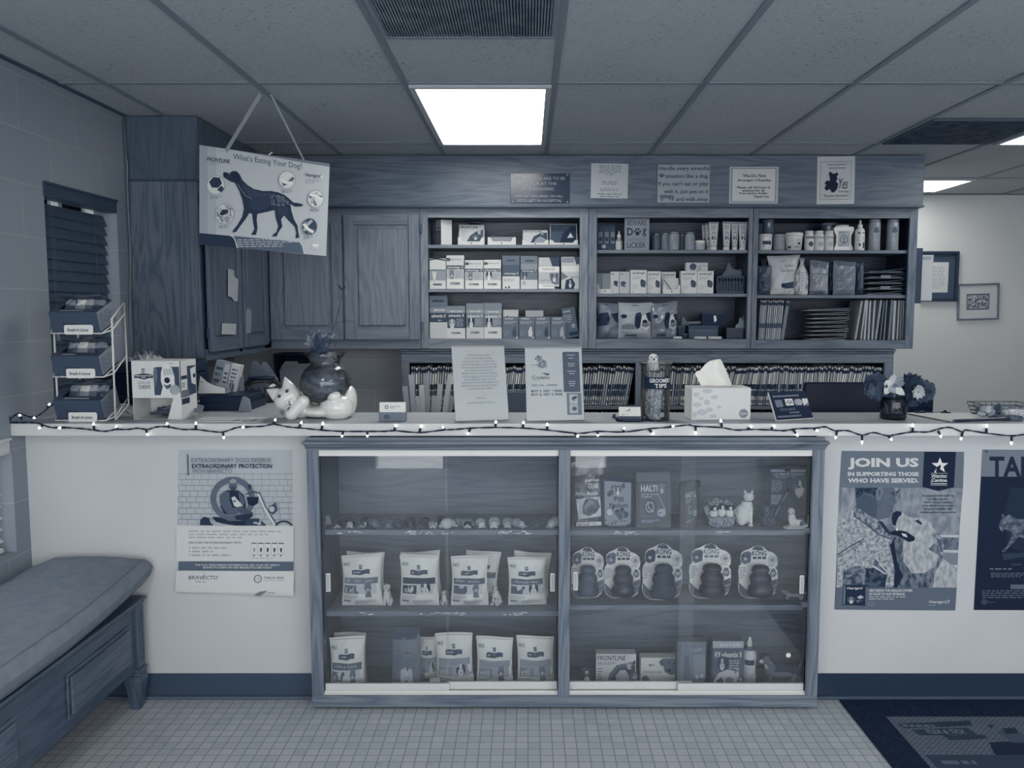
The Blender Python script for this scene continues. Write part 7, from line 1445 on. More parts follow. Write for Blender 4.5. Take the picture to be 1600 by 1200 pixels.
s.poly(body, 0.13); s.poly([(868, 600), (915, 632), (1000, 672), (1080, 675), (1075, 700), (990, 720), (930, 700), (890, 650)], 0.2); s.poly([(800, 530), (835, 527), (858, 560), (866, 590), (842, 600), (820, 580), (806, 555)], 0.07); s.poly([(1075, 680), (1170, 700), (1205, 735), (1200, 765), (1120, 770), (1080, 760)], mott(0.12, 0.42, 70)); s.line([(845, 612), (870, 650), (905, 695), (950, 720)], 7, 0.42); s.poly([(940, 720), (1010, 700), (1070, 690), (1080, 740), (1040, 790), (960, 800), (930, 770)], 0.18); s.line([(1070, 690), (1085, 720), (1080, 760)], 4, 0.4); s.line([(1130, 690), (1170, 730), (1215, 760)], 5, 0.45); s.circ(792, 546, 5, 5, 0.4); s.poly([(748, 536), (765, 532), (766, 560), (750, 562)], 0.05); s.poly([(1120, 780), (1200, 775), (1190, 840), (1140, 830)], 0.18)
for cx, cy, rr, kind in ((697, 622, 64, 0), (758, 822, 68, 1), (1190, 585, 60, 2), (1390, 718, 58, 3), (1347, 910, 56, 4)):
    s.circ(cx, cy, rr, rr * 1.08, 0.84 if kind != 4 else 0.22, 30)
    if kind == 0: s.poly([(650, 600), (680, 565), (725, 570), (740, 610), (715, 640), (670, 638)], 0.14); s.poly([(705, 655), (735, 625), (760, 650), (735, 672)], 0.2)
    elif kind == 1:
        rr_ = random.Random(4)
        for _ in range(26): a = rr_.uniform(0, 6.28); b_ = rr_.uniform(0, 6.28); s.line([(cx + 60 * math.cos(a), cy + 64 * math.sin(a)), (cx + 60 * math.cos(b_) * 0.8, cy + 64 * math.sin(b_) * 0.8)], 3, 0.42)
        s.poly([(722, 820), (745, 790), (785, 795), (780, 815), (740, 835)], 0.12)
    else:
        rr_ = random.Random(kind)
        for k in range(4): a = rr_.uniform(0, 6.28); s.line([(cx + 48 * math.cos(a), cy + 48 * math.sin(a)), (cx + 20 * math.cos(a + 1.2), cy + 20 * math.sin(a + 1.2)), (cx + 46 * math.cos(a + 2.6), cy + 46 * math.sin(a + 2.6))], 20, (0.5, 0.36, 0.7, 0.9)[k]); 
    s.ring(cx, cy, rr, rr * 1.08, 5, 0.6, 30); s.small(cx - 40, cy + rr * 1.15, cx + 45, cy + rr * 1.15 + 22, 2, 0.5, kind)
s.rect(1366, 1030, 1410, 1048, 0.9); s.line([(1368, 1062), (1388, 1050), (1408, 1062)], 5, 0.9)
m.build('printed_board', t)
def strap(p0, p1, wd, label):
    m = MB(); a, b = p0 - hc_, p1 - hc_; sd = (b - a).cross(Vector((0, 1, 0))).normalized() * wd / 2; n_ = Vector((0, 0.0008, 0)); vs = [a - sd, a + sd, b + sd, b - sd]; vs = vs + [v + n_ for v in vs]
    m.add(vs, [(0, 1, 2, 3), (7, 6, 5, 4), (0, 4, 5, 1), (1, 5, 6, 2), (2, 6, 7, 3), (3, 7, 4, 0)], ink(0.70)); m.build(label, t)
c0 = atz(407, 147, ZC - 0.007); c1 = atz(423, 147, ZC - 0.007)
strap(c0, hs(0.19, 0.03, -0.006) + hc_, 0.018, 'hanging_tape'); strap(c1, hs(0.80, 0.02, -0.006) + hc_, 0.009, 'hanging_tape')
m = MB(); e = hs(0.52, 0.0, 0.001); m.tube([e + Vector((-0.012, 0, -0.006)), e + Vector((0, 0, 0.004)), e + Vector((0.012, 0.0, 0.014))], 0.003, ink(0.85), 6); m.build('clip', t)
# ================================================================ bench and cushion
BX = -1.47; y0, y1 = 0.9, 3.09
zt = atx(245, 916, BX).z
t = thing('storage_bench', 'dark oak bench with raised panels and a turned foot along the block wall', 'bench', (BX, y1, 0))
wv = wood(0.30, 'y', 50, 0.06); wz_ = wood(0.31, 'z', 51, 0.06)
m = MB(); m.box(-0.035, -0.012, y0 - y1, -0.06, 0.165, zt - 0.03, wv); m.build('front_panel', t)
m = MB(); m.box(-0.45, 0.008, y0 - y1, 0.012, zt - 0.012, zt, wv, 0.003); m.box(-0.03, 0.003, y0 - y1, 0.006, zt - 0.022, zt - 0.0125, wv, 0.004); m.box(-0.03, -0.004, y0 - y1, -0.06, zt - 0.032, zt - 0.0225, wv, 0.003); m.build('seat_rail', t)
m = MB(); m.box(-0.45, -0.02, -0.05, -0.03, 0.165, zt - 0.0125, wz_); m.build('end_panel', t)
for ya, yb in ((2.56, 2.985), (1.85, 2.30)):
    pm = MB(); a = atx(84, 1066, BX); pz0, pz1 = 0.205, zt - 0.075
    pm.box(-0.0118, -0.004, ya - y1, yb - y1, pz0, pz1, wv, 0.004); pm.box(-0.004, 0.004, ya - y1 + 0.012, yb - y1 - 0.012, pz0 + 0.012, pz1 - 0.012, wood(0.34, 'y', 52, 0.08), 0.005); pm.build('raised_panel', t)
def post(y, x_=0.0):
    m = MB(); q = 0.026; m.box(x_ - 2 * q, x_, y - q, y + q, 0.165, zt - 0.0125, wz_, 0.004); 
    for k in (-0.012, 0.0, 0.012): m.box(x_ - 0.002, x_ + 0.003, y + k - 0.003, y + k + 0.003, 0.19, zt - 0.05, wz_, 0.001)
    m.box(x_ - 2 * q - 0.005, x_ + 0.006, y - q - 0.005, y + q + 0.005, 0.15, 0.1645, wz_, 0.003); m.box(x_ - 2 * q - 0.002, x_ + 0.003, y - q - 0.002, y + q + 0.002, 0.135, 0.1495, wz_, 0.003)
    a, b = q + 0.006, q * 0.55; c = x_ - q; vs = [Vector((c + sx * r_, y + sy * r_, z)) for z, r_ in ((0.0005, b), (0.115, a), (0.1345, a * 0.85)) for sx, sy in ((-1, -1), (1, -1), (1, 1), (-1, 1))]
    m.add(vs, [(3, 2, 1, 0), (8, 9, 10, 11)] + [(k * 4 + j, k * 4 + (j + 1) % 4, k * 4 + 4 + (j + 1) % 4, k * 4 + 4 + j) for k in (0, 1) for j in range(4)], wz_); m.build('leg', t)
post(-0.031); post(y0 - y1 + 0.05); post(-0.031, -0.38)
cu = MB(); nx, ny = 12, 40; x0, x1 = XL + 0.012, BX + 0.028; cy0, cy1 = 0.9, 3.118
def ctop(u, v):
    lift = 0.075 * max(0, (v - 0.72) / 0.28) ** 1.6; e = min(1, min(u, 1 - u) * 9, (1 - v) * 26); rn = math.sqrt(max(0, 1 - (1 - e) ** 2))
    return lift, rn
def cp(u, v, top):
    lift, rn = ctop(u, v); base = zt + 0.004 + lift * 0.62 * (1.0 if u > 0.25 else u / 0.25); th = 0.108
    z = base + th / 2 + (th / 2 * rn if top else -th / 2 * rn)
    if top: z += 0.012 * math.sin(math.pi * u) + 0.0022 * math.sin(v * 95 + 4 * u) * math.exp(-((u - 0.7) / 0.35) ** 2) - 0.018 * lift / 0.075 * 0
    return Vector((x0 + (x1 - x0) * u, cy0 + (cy1 - cy0) * v, z))
us = [0, 0.012, 0.035, 0.07, 0.11, 0.25, 0.45, 0.65, 0.8, 0.89, 0.93, 0.965, 0.988, 1]; vv = [i / ny for i in range(ny - 2)] + [0.955, 0.968, 0.98, 0.988, 0.994, 0.998, 1.0]
fab = mott(0.50, 0.54, 22, 0.35, 0.65, 3, 0.7)
for top in (True, False):
    vs = [cp(u, v, top) for v in vv for u in us]; n = len(us)
    cu.add(vs, [((j * n + i, j * n + i + 1, (j + 1) * n + i + 1, (j + 1) * n + i) if top else (j * n + i, (j + 1) * n + i, (j + 1) * n + i + 1, j * n + i + 1)) for j in range(len(vv) - 1) for i in range(n - 1)], fab, True)
    ring = [cp(1 - 0.045, v, top) for v in vv if v < 0.99]
    cu.tube([p + Vector((0, 0, 0.0008 if top else -0.0008)) for p in ring], 0.0022, ink(0.44), 6)
cu.add([], [], fab); o = solo(cu, 'bench_cushion', 'long grey fabric cushion lifting off the far end of the oak bench', 'cushion', (0, 0, 0))
# ================================================================ door mat
mx0, mx1, my0, my1 = 1.212, 3.3, 1.9, YW - 0.024
t = thing('door_mat', 'dark rubber entrance mat with a pale woven printed panel', 'mat', ((mx0 + mx1) / 2, (my0 + my1) / 2, 0)); g = lambda x: x - (mx0 + mx1) / 2; gy = lambda y: y - (my0 + my1) / 2
m = MB(); m.box(g(mx0), g(mx1), gy(my0), gy(my1), 0.0006, 0.007, mott(0.035, 0.10, 90, 0.4, 0.6, 3, 0.9, (1, 1, 1), 0.3), 0.003); m.build('rubber_border', t)
ia, ib = atz(1390, 1120, 0.008), atz(1443, 1179, 0.008); ix0 = 1.335
m = MB(); mm, nt, b = new_mat('woven_panel'); vc = coords(nt, (1, 1, 1), (0, 0, 0), (0, 0, 0)); br = N(nt, 'ShaderNodeTexBrick'); br.inputs['Scale'].default_value = 1; br.inputs['Brick Width'].default_value = 0.02; br.inputs['Row Height'].default_value = 0.01; br.inputs['Mortar Size'].default_value = 0.0016; br.inputs['Color1'].default_value = duo(0.5); br.inputs['Color2'].default_value = duo(0.44); br.inputs['Mortar'].default_value = duo(0.14); nt.links.new(vc, br.inputs['Vector']); nt.links.new(br.outputs['Color'], b.inputs['Base Color']); b.inputs['Roughness'].default_value = 0.9
m.box(g(ix0), g(mx1 - 0.13), gy(my0 + 0.13), gy(ia.y), 0.0071, 0.0085, mm)
s = Sheet(m, (g(ix0), gy(ia.y), 0.0085), (1, 0, 0), (0, -1, 0), 1, 1, (0, 0, 1))
src = [(1390, 1120), (1600, 1120), (1600, 1196), (1457, 1196)]
def mp(x, y): q = atz(x, y, 0.0085); return (q.x - ix0, ia.y - q.y)
def mpoly(pts, tt): s.poly([mp(*p) for p in pts], tt)
mpoly([(1402, 1131), (1515, 1126), (1520, 1134), (1412, 1138)], 0.16); mpoly([(1424, 1140), (1512, 1137), (1526, 1148), (1436, 1149)], 0.18); mpoly([(1472, 1149), (1538, 1148), (1544, 1154), (1486, 1157)], 0.18)
def mtext(q, x0, y0, x1, y1, tt, bold=0.02):
    a, b_ = mp(x0, y0), mp(x1, y1); s.text(q, a[0], a[1], b_[0], b_[1], tt, bold)
mtext('FLEA & TICK', 1445, 1140, 1512, 1146.5, 0.52); q0, q1 = mp(1408, 1132), mp(1514, 1136.5); s.small(q0[0], q0[1], q1[0], q1[1], 1, 0.46, 3, 0.7, dash=0.016)
mpoly([(1546, 1160), (1600, 1158), (1640, 1168), (1640, 1195), (1600, 1196), (1566, 1190), (1552, 1175)], 0.08); mpoly([(1555, 1142), (1575, 1140), (1600, 1148), (1640, 1150), (1640, 1162), (1580, 1160)], 0.3); mpoly([(1566, 1138), (1586, 1137), (1592, 1146), (1572, 1147)], 0.12); mpoly([(1540, 1134), (1552, 1132), (1550, 1138)], 0.12)
mpoly([(1445, 1180), (1640, 1180), (1640, 1210), (1480, 1215)], 0.2); q0, q1 = mp(1468, 1187), mp(1580, 1196); s.small(q0[0], q0[1], q1[0] , q1[1], 1, 0.42, 8, 0.6, dash=0.03)
m.build('woven_panel', t)
# ================================================================ signs on the bulkhead
def wsign(x0, y0, x1, y1, name, label, t, draw, depth=0.004, cat='sign', ry=0.0):
    Y = 5.029; a, b = at(x0, y0, Y), at(x1, y1, Y); w, h = b.x - a.x, a.z - b.z
    m = MB(); m.box(-w / 2, w / 2, -depth, 0, -h / 2, h / 2, t, min(0.001, depth / 3)); s = Sheet(m, (-w / 2, -depth, h / 2), (1, 0, 0), (0, 0, -1), w, h, (0, -1, 0)).view(0, 0, 100, 100); draw(s)
    return solo(m, name, label, cat, ((a.x + b.x) / 2, Y, (a.z + b.z) / 2), ry=ry)
def sg1(s):
    for i, (q, x0, x1) in enumerate((('ALL SERVICES ARE TO BE', 8, 92), ('PAID FOR AT THE', 14, 78), ('TIME RENDERED', 20, 74))): s.text(q, x0, 12 + 17.5 * i, x1, 21.5 + 17.5 * i, 0.62, 0.01)
    s.text('DEPOSIT REQUIRED ON ALL', 8, 72, 89, 81, 0.62, 0.01); s.text('PETS LEFT IN HOSPITAL', 12, 86, 87, 95, 0.62, 0.01)
    for x in (4, 96):
        for y in (5, 95): s.circ(x, y, 1.5, 2.5, 0.6)
wsign(797.5, 271, 890, 318, 'engraved_sign', 'dark engraved plaque about payment and deposits on the bulkhead', gloss(0.16, 0.2), sg1)
def sg2(s): s.small(20, 4, 82, 34, 5, 0.5, 2, 0.4, True); s.small(24, 50, 76, 62, 2, 0.5, 3, 0.4, True); s.small(20, 70, 78, 80, 2, 0.5, 4, 0.4, True); s.small(16, 84, 86, 98, 2, 0.5, 6, 0.4, True)
wsign(923.5, 255.5, 981, 310, 'paper_notice', 'white typed paper notice between the plaque and the stressful-situation sign', 0.74, sg2, 0.0012, 'notice', R(0.8))
def sg3(s):
    s.rect(1, 1, 99, 99, 0.66)
    for i, (q, x0, x1) in enumerate((('Handle every stressful', 3, 98), ('situation like a dog.', 15, 97), ("If you can't eat or play", 2, 97), ('with it, just pee on it', 13, 97), ('and walk away', 36, 97))): s.text(q, x0, 5 + 20 * i, x1, 18 + 20 * i, 0.14, 0.014, ref='Hg')
    paw(s, 8, 28, 6, 0.12); s.poly([(4, 80), (12, 78), (24, 80), (32, 84), (30, 96), (26, 88), (12, 88), (9, 97), (6, 88)], 0.45); s.ring(27, 86, 5, 7, 1.2, 0.2)
wsign(1027, 257.5, 1108, 317.5, 'wooden_sign', 'square dog humour sign beginning Handle every stressful situation', 0.6, sg3, 0.012)
def sg4(s):
    s.rect(4, 4, 96, 96, 0.5); s.rect(6, 6, 94, 94, 0.82)
    s.text('We Do Not', 27, 20, 75, 29, 0.34, 0.04); s.text('Accept Checks', 16, 33, 85, 42, 0.34, 0.04)
    for i, (q, x0, x1) in enumerate((('Please call 24 hours in', 16, 84), ('advance for all', 27, 72), ('Prescription Refills', 20, 78), ('Thank You', 50, 82))): s.text(q, x0, 53 + 8.3 * i, x1, 59.5 + 8.3 * i, 0.1, 0.03)
wsign(1140, 260.5, 1215, 318, 'paper_notice', 'bordered white notice that checks are not accepted, on the bulkhead', 0.76, sg4, 0.0015, 'notice')
def sg5(s):
    r0 = [(9 + 3.8 * i, 11) for i in range(22)] + [(9 + 3.8 * i, 90) for i in range(22)] + [(9, 11 + 4 * i) for i in range(20)] + [(90, 11 + 4 * i) for i in range(20)]
    for x, y in r0: s.circ(x, y, 1.1, 0.9, 0.15, 6)
    s.text('Tips accepted for', 26, 15, 78, 20, 0.25); s.text('good grooming', 32, 22, 74, 27, 0.25)
    s.poly([(30, 34), (36, 32), (40, 36), (48, 36), (53, 33), (56, 38), (52, 42), (54, 48), (50, 52), (56, 58), (54, 66), (50, 72), (44, 76), (38, 74), (34, 68), (24, 72), (20, 66), (24, 60), (20, 56), (26, 50), (34, 52), (34, 44)], 0.05)
    s.text('Yes', 58, 46, 82, 68, 0.14, 0.0, 0.3); s.text('Your dog', 56, 71, 84, 77, 0.3); s.text('Tip your Groomer!', 18, 79, 84, 87, 0.2, 0.0, 0.2)
wsign(1277.5, 244.5, 1334, 319, 'tip_card', 'white dotted-border card with a black dog shape at the hall end', 0.78, sg5, 0.0015, 'notice', R(-0.8))

# ================================================================ stock on the open shelves
YI = 5.135
def sb(x0, x1, yt, zb, t, draw, label, name='medicine_box', cat='box', d=0.06, Y=YI, rz=0.0, ry=0.0, rx=0.0, group=None, side=None, top=None): return place_box(x0, x1, yt, zb, Y, t, draw, name, label, cat, d, rz, ry, group, rx, side=side, top=top)
def tray(x0, x1, yt, ylip, zb, label, draw=None, back_t=0.72, Y=YI, d=0.075, cards=None, notch=True):
    """open display tray: low front lip with a dip, side walls, raised back"""
    h = PZ(yt, Y + d * 0.6) - zb; hl = PZ(ylip, Y) - zb; a, b = PX(x0, Y, zb), PX(x1, Y, zb); w = b - a; hl = min(hl, h * 0.8)
    t = thing('display_tray', label, 'display box', ((a + b) / 2, Y, zb + 0.0004)); wm_ = ink(0.86, 0.6); m = MB()
    m.prism([(-w / 2, 0), (w / 2, 0), (w / 2, hl), (w * 0.40, hl), (w * 0.32, hl * 0.48), (-w * 0.32, hl * 0.48), (-w * 0.40, hl), (-w / 2, hl)], wm_, 0.0015)
    m.box(-w / 2, w / 2, 0.0016, d, 0, 0.0015, wm_); m.box(-w / 2, w / 2, d - 0.0015, d, 0.0016, max(hl, h * 0.75), back_t)
    for x_ in (-w / 2, w / 2 - 0.0015): m.add([(x_, 0.0016, 0.0016), (x_, d, 0.0016), (x_, d, max(hl, h * 0.75)), (x_, 0.0016, hl)], [(0, 1, 2, 3)], wm_); m.add([(x_ + 0.0015, 0.0016, 0.0016), (x_ + 0.0015, d, 0.0016), (x_ + 0.0015, d, max(hl, h * 0.75)), (x_ + 0.0015, 0.0016, hl)], [(3, 2, 1, 0)], wm_)
    m.ell((0.0, -0.0005, hl * 0.25), (0.004, 0.0008, 0.004), 0.1, n=8); m.build('tray', t)
    if draw:
        c = MB(); M = Matrix.Translation((0, d * 0.35, 0.002)) @ Matrix.Rotation(R(-14), 4, 'X'); c.box(-w / 2 + 0.004, w / 2 - 0.004, 0, 0.0015, 0, h - 0.002, 0.8, 0, M)
        q = M.to_3x3(); s = Sheet(c, M @ Vector((-w / 2 + 0.004, 0, h - 0.002)), (1, 0, 0), q @ Vector((0, 0, -1)), w - 0.008, h - 0.002, q @ Vector((0, -1, 0))).view(0, 0, 100, 100); draw(s); c.build('header_card', t)
    return t
# --- first unit, top shelf
sb(683, 702, 343, A1, 0.62, lambda s: (s.rect(4, 30, 96, 98, 0.34), s.text('Advantage', 10, 34, 90, 42, 0.85, 0.02), s.small(12, 50, 88, 90, 6, 0.55, 3)), 'tall white carton turned sideways, alone on the top shelf beside the doors', d=0.075, rz=R(-58), side=lambda s: s.rect(2, 2, 98, 98, 0.84))
def fl_(s): s.text('FRONTLINE', 5, 5, 75, 19, 0.12, 0.01, 0.12); s.poly([(30, 84), (44, 54), (66, 34), (96, 24), (96, 84)], 0.3); catface(s, 80, 34, 9, 0.75, 0.35); dogface(s, 66, 64, 12, 0.6, 0.4); s.small(8, 28, 40, 60, 4, 0.7, 2); s.rect(2, 86, 98, 98, 0.86)
tray(715.5, 757, 350, 371, A1, 'white flea medicine display tray with upright picture card, before a clear jar', fl_)
x = PX(743, 5.30, 1.95); m = MB(); m.lathe([(0.052, 0), (0.056, 0.004), (0.056, 0.12), (0.035, 0.142), (0.037, 0.146)], glass(0.06, 0.9, 0.03, 0.6)); m.lathe([(0.04, 0.146), (0.04, 0.155), (0.0, 0.157)], ink(0.4)); solo(m, 'storage_jar', 'clear storage jar behind the upright flea medicine card', 'jar', (x, 5.30, A1 + 0.0005))
tray(762, 806, 365, 371, A1, 'empty white display tray in the middle of the top shelf', None, 0.62)
def fl2_(s): s.rect(2, 2, 98, 96, 0.8); s.text('FRONTLINE', 4, 3, 76, 16, 0.14, 0.01, 0.12); s.poly([(28, 92), (44, 42), (70, 20), (98, 16), (98, 92)], 0.26); s.poly([(44, 92), (50, 62), (70, 40), (92, 60), (98, 92)], 0.62); catface(s, 78, 20, 9, 0.6, 0.3)
tray(816, 857, 359, 375, A1, 'white display tray with flea medicine card, second from the end', fl2_)
def fl3_(s): s.rect(2, 2, 98, 96, 0.30); s.poly([(34, 96), (48, 44), (80, 10), (98, 14), (98, 96)], 0.12); s.poly([(64, 66), (76, 40), (88, 64)], 0.8); s.text('FRONTLINE', 6, 22, 64, 34, 0.1, 0.01, 0.12)
tray(858.5, 903, 349, 375, A1, 'white display tray with dark picture card at the divider end', fl3_, 0.4)
# --- first unit, middle shelf: medicine boxes side by side
def advan(band_t=0.22, pic=0.4, flap=False, face='cat'):
    def f(s):
        s.rect(2, 8, 22, 17, 0.3); s.small(24, 9, 96, 16, 1, 0.6, 2, 0.5); s.rect(2, 30, 98, 41, band_t); s.text('advantage II', 6, 32, 92, 40, 0.9, 0.02)
        s.rect(2, 42, 98, 70, 0.72); (catface if face == 'cat' else dogface)(s, 30, 55, 17); s.small(52, 46, 94, 66, 4, 0.6, 3); s.rect(1, 70, 99, 99, 0.88); s.rect(22, 80, 76, 87, 0.5); s.small(26, 81.5, 72, 85.5, 1, 0.85)
    return f
sb(671, 696.5, 404, A2, 0.86, lambda s: (s.line([(0, 5), (40, 1), (100, 6)], 4, 0.12), s.rect(0, 36, 100, 40, 0.45), s.rect(0, 40, 100, 72, 0.62), catface(s, 30, 54, 14, 0.92, 0.2), s.rect(22, 82, 74, 88, 0.4)), 'white medicine box with torn arched top, first in the middle row by the doors')
sb(697.5, 725, 399, A2, 0.82, advan(), 'tall cat flea medicine box with raised flap, second in the middle row')
sb(726.5, 755, 406.5, A2, 0.82, advan(0.24, 0.3), 'cat flea medicine box with grey banner, third in the middle row')
sb(756, 783, 406, A2, 0.85, advan(0.24, 0.3, False, 'dog'), 'flea medicine box with puppy picture, fourth in the middle row')
def gcap(s): s.rect(0, 0, 100, 26, 0.45); s.rect(22, 12, 74, 17, 0.3); s.rect(0, 27, 100, 62, 0.34); s.text('advantage II', 10, 50, 92, 58, 0.8, 0.02); s.rect(0, 62, 100, 100, 0.86); s.small(8, 68, 90, 78, 2, 0.6); s.poly([(14, 98), (18, 90), (26, 98)], 0.1); s.poly([(32, 98), (38, 88), (44, 98)], 0.1)
sb(785, 812, 399.5, A2, 0.5, gcap, 'grey-capped flea medicine box with folded lid, fifth in the middle row')
def gcap2(s): s.rect(0, 0, 100, 24, 0.5); s.rect(26, 12, 78, 17, 0.3); s.rect(0, 26, 100, 41, 0.6); s.rect(2, 42, 98, 50, 0.22); s.text('advantage II', 8, 43, 92, 49, 0.9, 0.02); s.rect(0, 51, 100, 72, 0.5); dogface(s, 24, 60, 14, 0.5, 0.2, 0.8); s.rect(0, 72, 100, 100, 0.82); s.circ(20, 82, 10, 7, 0.7)
sb(813.5, 840, 400, A2, 0.6, gcap2, 'flea medicine box with dark banner and lid flap, sixth in the middle row')
def paras(s): s.poly([(52, 0), (100, 0), (100, 28), (66, 28)], 0.24); s.rect(0, 29, 100, 46, 0.9); s.text('PARASTAR', 18, 34, 78, 40, 0.35); s.poly([(52, 50), (96, 48), (98, 84), (70, 88), (56, 70)], 0.5); dogface(s, 76, 64, 16, 0.6, 0.35); s.text('PARASTAR', 6, 70, 54, 75, 0.5); s.rect(0, 84, 76, 98, 0.92); s.text('PARASTAR', 22, 87, 72, 93, 0.35); s.poly([(74, 92), (100, 92), (100, 100), (82, 100)], 0.14)
sb(841.5, 874, 402.5, A2, 0.78, paras, 'white medicine box with dog photo, second from the end of the middle row')
def paras2(s): s.rect(2, 2, 72, 18, 0.6); s.poly([(70, 0), (100, 0), (100, 22), (84, 24)], 0.3); s.rect(0, 28, 100, 46, 0.9); s.poly([(0, 46), (40, 62), (0, 72)], 0.5); s.poly([(20, 100), (26, 72), (60, 66), (78, 84), (70, 100)], 0.2); dogface(s, 50, 84, 14, 0.7, 0.2); s.text('PARASTAR', 52, 60, 96, 66, 0.4)
sb(877, 905, 401.5, A2, 0.80, paras2, 'white medicine box with spotted dog photo at the end of the middle row')
# --- first unit, bottom shelf
def k9(lid, dk, low, face='dog'):
    def f(s):
        s.rect(0, 0, 100, lid, 0.55); s.rect(0, lid, 100, lid + 10, 0.62); s.small(20, lid + 2, 94, lid + 8, 1, 0.85, 2, 0.5); s.rect(0, lid + 10, 100, 68, dk); s.text('advantix II', 8, lid + 13, 92, lid + 22, 0.88, 0.02); s.small(52, lid + 26, 96, 64, 5, 0.7, 3)
        if face: dogface(s, 28, 56, 18, 0.8, 0.15 if dk > 0.3 else 0.6)
        s.rect(0, 68, 100, 100, low); s.rect(24, 80, 74, 86, 0.5); s.small(28, 81.5, 70, 84.5, 1, 0.85)
    return f
def k9a(s): s.rect(0, 0, 100, 28, 0.46); s.rect(16, 10, 80, 15, 0.2); s.rect(0, 28, 100, 40, 0.58); s.small(24, 31, 92, 37, 1, 0.85, 2, 0.6); s.rect(0, 40, 100, 62, 0.26); s.text('advantix II', 10, 43, 90, 51, 0.88, 0.02); s.small(46, 55, 94, 60, 1, 0.75); s.rect(0, 62, 100, 100, 0.80)
sb(671.5, 699, 462, A3, 0.66, k9a, 'medicine box with tall folded-back lid in the bottom corner by the doors')
sb(698.5, 727, 478, A3, 0.3, lambda s: (s.rect(0, 0, 18, 66, 0.2), s.rect(18, 0, 36, 12, 0.7), s.poly([(66, 0), (78, 0), (84, 12), (70, 14)], 0.66), k9(12, 0.28, 0.84)(s)), 'dark opened medicine box with white base, second in the bottom row')
sb(728.5, 756, 474, A3, 0.6, lambda s: (s.rect(0, 0, 100, 9, 0.85), k9(18, 0.5, 0.8)(s)), 'grey medicine box with black and white dog picture, third in the bottom row')
sb(756.5, 784, 473.5, A3, 0.6, lambda s: (s.rect(0, 0, 100, 9, 0.8), k9(20, 0.52, 0.84)(s)), 'grey medicine box with pale dog picture, fourth in the bottom row')
def act(face, t0=0.46):
    def f(s): s.rect(0, 0, 100, 100, t0); s.text('activyl', 14, 4, 66, 15, 0.86, 0.02); s.small(10, 20, 90, 34, 2, 0.75, 2); s.poly([(62, 90), (60, 66), (70, 52), (82, 54), (88, 76), (84, 92)], face); s.circ(76, 52, 7, 6, face); s.rect(84, 92, 98, 99, 0.75); s.small(6, 60, 50, 90, 5, 0.6, 3, 0.3)
    return f
for i, (a, b, yt, fc, lb) in enumerate(((785.5, 810, 495, 0.3, 'small grey flea box with dark pet shape, first of the small row'), (811, 835, 495, 0.85, 'small grey flea box with white dog shape, second of the small row'), (836, 860, 495, 0.25, 'small grey flea box with dark-and-white pet shape, third of the small row'), (861, 884, 495, 0.7, 'small grey flea box with pale pet shape, fourth of the small row'))): sb(a, b, yt, A3, 0.48, act(fc), lb, d=0.05)
sb(786, 810, 484, A3, 0.82, lambda s: s.poly([(2, 30), (30, 20), (60, 40), (2, 50)], 0.4), 'white box lid showing above the first small flea box', d=0.05, Y=5.20)
sb(821, 849, 485, A3, 0.72, None, 'pale box showing above the second and third small flea boxes', d=0.05, Y=5.20)
sb(884, 905, 482, A3, 0.38, lambda s: (s.text('activyl', 10, 8, 60, 16, 0.85, 0.02), s.small(10, 22, 80, 50, 4, 0.7, 3), s.circ(70, 62, 16, 8, 0.6), s.rect(30, 82, 96, 93, 0.16)), 'grey flea box leaning askew into the bottom corner by the divider', d=0.03, Y=5.15, ry=R(-9))
# --- second unit, top shelf
def bottles_card(s): s.rect(0, 0, 100, 100, 0.22); [ (s.rect(8 + 34 * i, 26, 30 + 34 * i, 72, 0.5), s.poly([(14 + 34 * i, 26), (19 + 34 * i, 8), (24 + 34 * i, 26)], 0.3), s.rect(10 + 34 * i, 46, 28 + 34 * i, 62, 0.2)) for i in range(3)]; s.circ(38, 84, 12, 8, 0.72); s.small(60, 88, 90, 93, 1, 0.5)
sb(933, 961, 352.5, B1, 0.22, bottles_card, 'dark carton picturing dropper bottles in the top corner of the middle unit', d=0.07, Y=5.16)
def bottle(name, x0, x1, yt, zb, prof, mats, label, Y=YI + 0.03, cat='bottle', lab=None, n=24, sy=1.0, group=None, lz=(0.12, 0.7)):
    h = PZ(yt, Y) - zb; a, b = PX(x0, Y, zb + h / 2), PX(x1, Y, zb + h / 2); r = (b - a) / 2
    t = thing(name, label, cat, ((a + b) / 2, Y, zb + 0.0004), 0, group)
    cut = [i for i, p in enumerate(prof) if len(p) > 2]; k = cut[0] if cut else len(prof) - 1
    m = MB(); m.lathe([(p[0] * r, p[1] * h) for p in prof[:k + 1]], mats[0], n=n, sy=sy)
    if lab:
        rr = max(p[0] for p in prof[:k + 1]) * r; sf = lambda u, v, off: Vector(((rr + off) * math.sin((u - 0.5) * 2.4), -(rr * sy + off) * math.cos((u - 0.5) * 2.4), h * (lz[1] - (lz[1] - lz[0]) * v)))
        s = Sheet(m, (0, 0, 0), (1, 0, 0), (0, 0, -1), 1, 1, (0, -1, 0), surf=sf).view(0, 0, 100, 100); lab(s)
    m.build('container', t)
    if cut: m = MB(); m.lathe([(p[0] * r, p[1] * h + (0.0003 if i == 0 else 0)) for i, p in enumerate(prof[k:])], mats[1], n=n, sy=sy); m.build('cap', t)
    return t
JAR = [(0.94, 0), (1, 0.04), (1, 0.8), (0.86, 0.88), (0.86, 0.89, 1), (0.92, 0.895), (0.92, 0.99), (0.8, 1.0)]
DROP = [(0.95, 0), (1, 0.03), (1, 0.48), (0.5, 0.6), (0.45, 0.62, 1), (0.56, 0.63), (0.56, 0.8), (0.25, 0.84), (0.2, 0.97), (0.05, 1.0)]
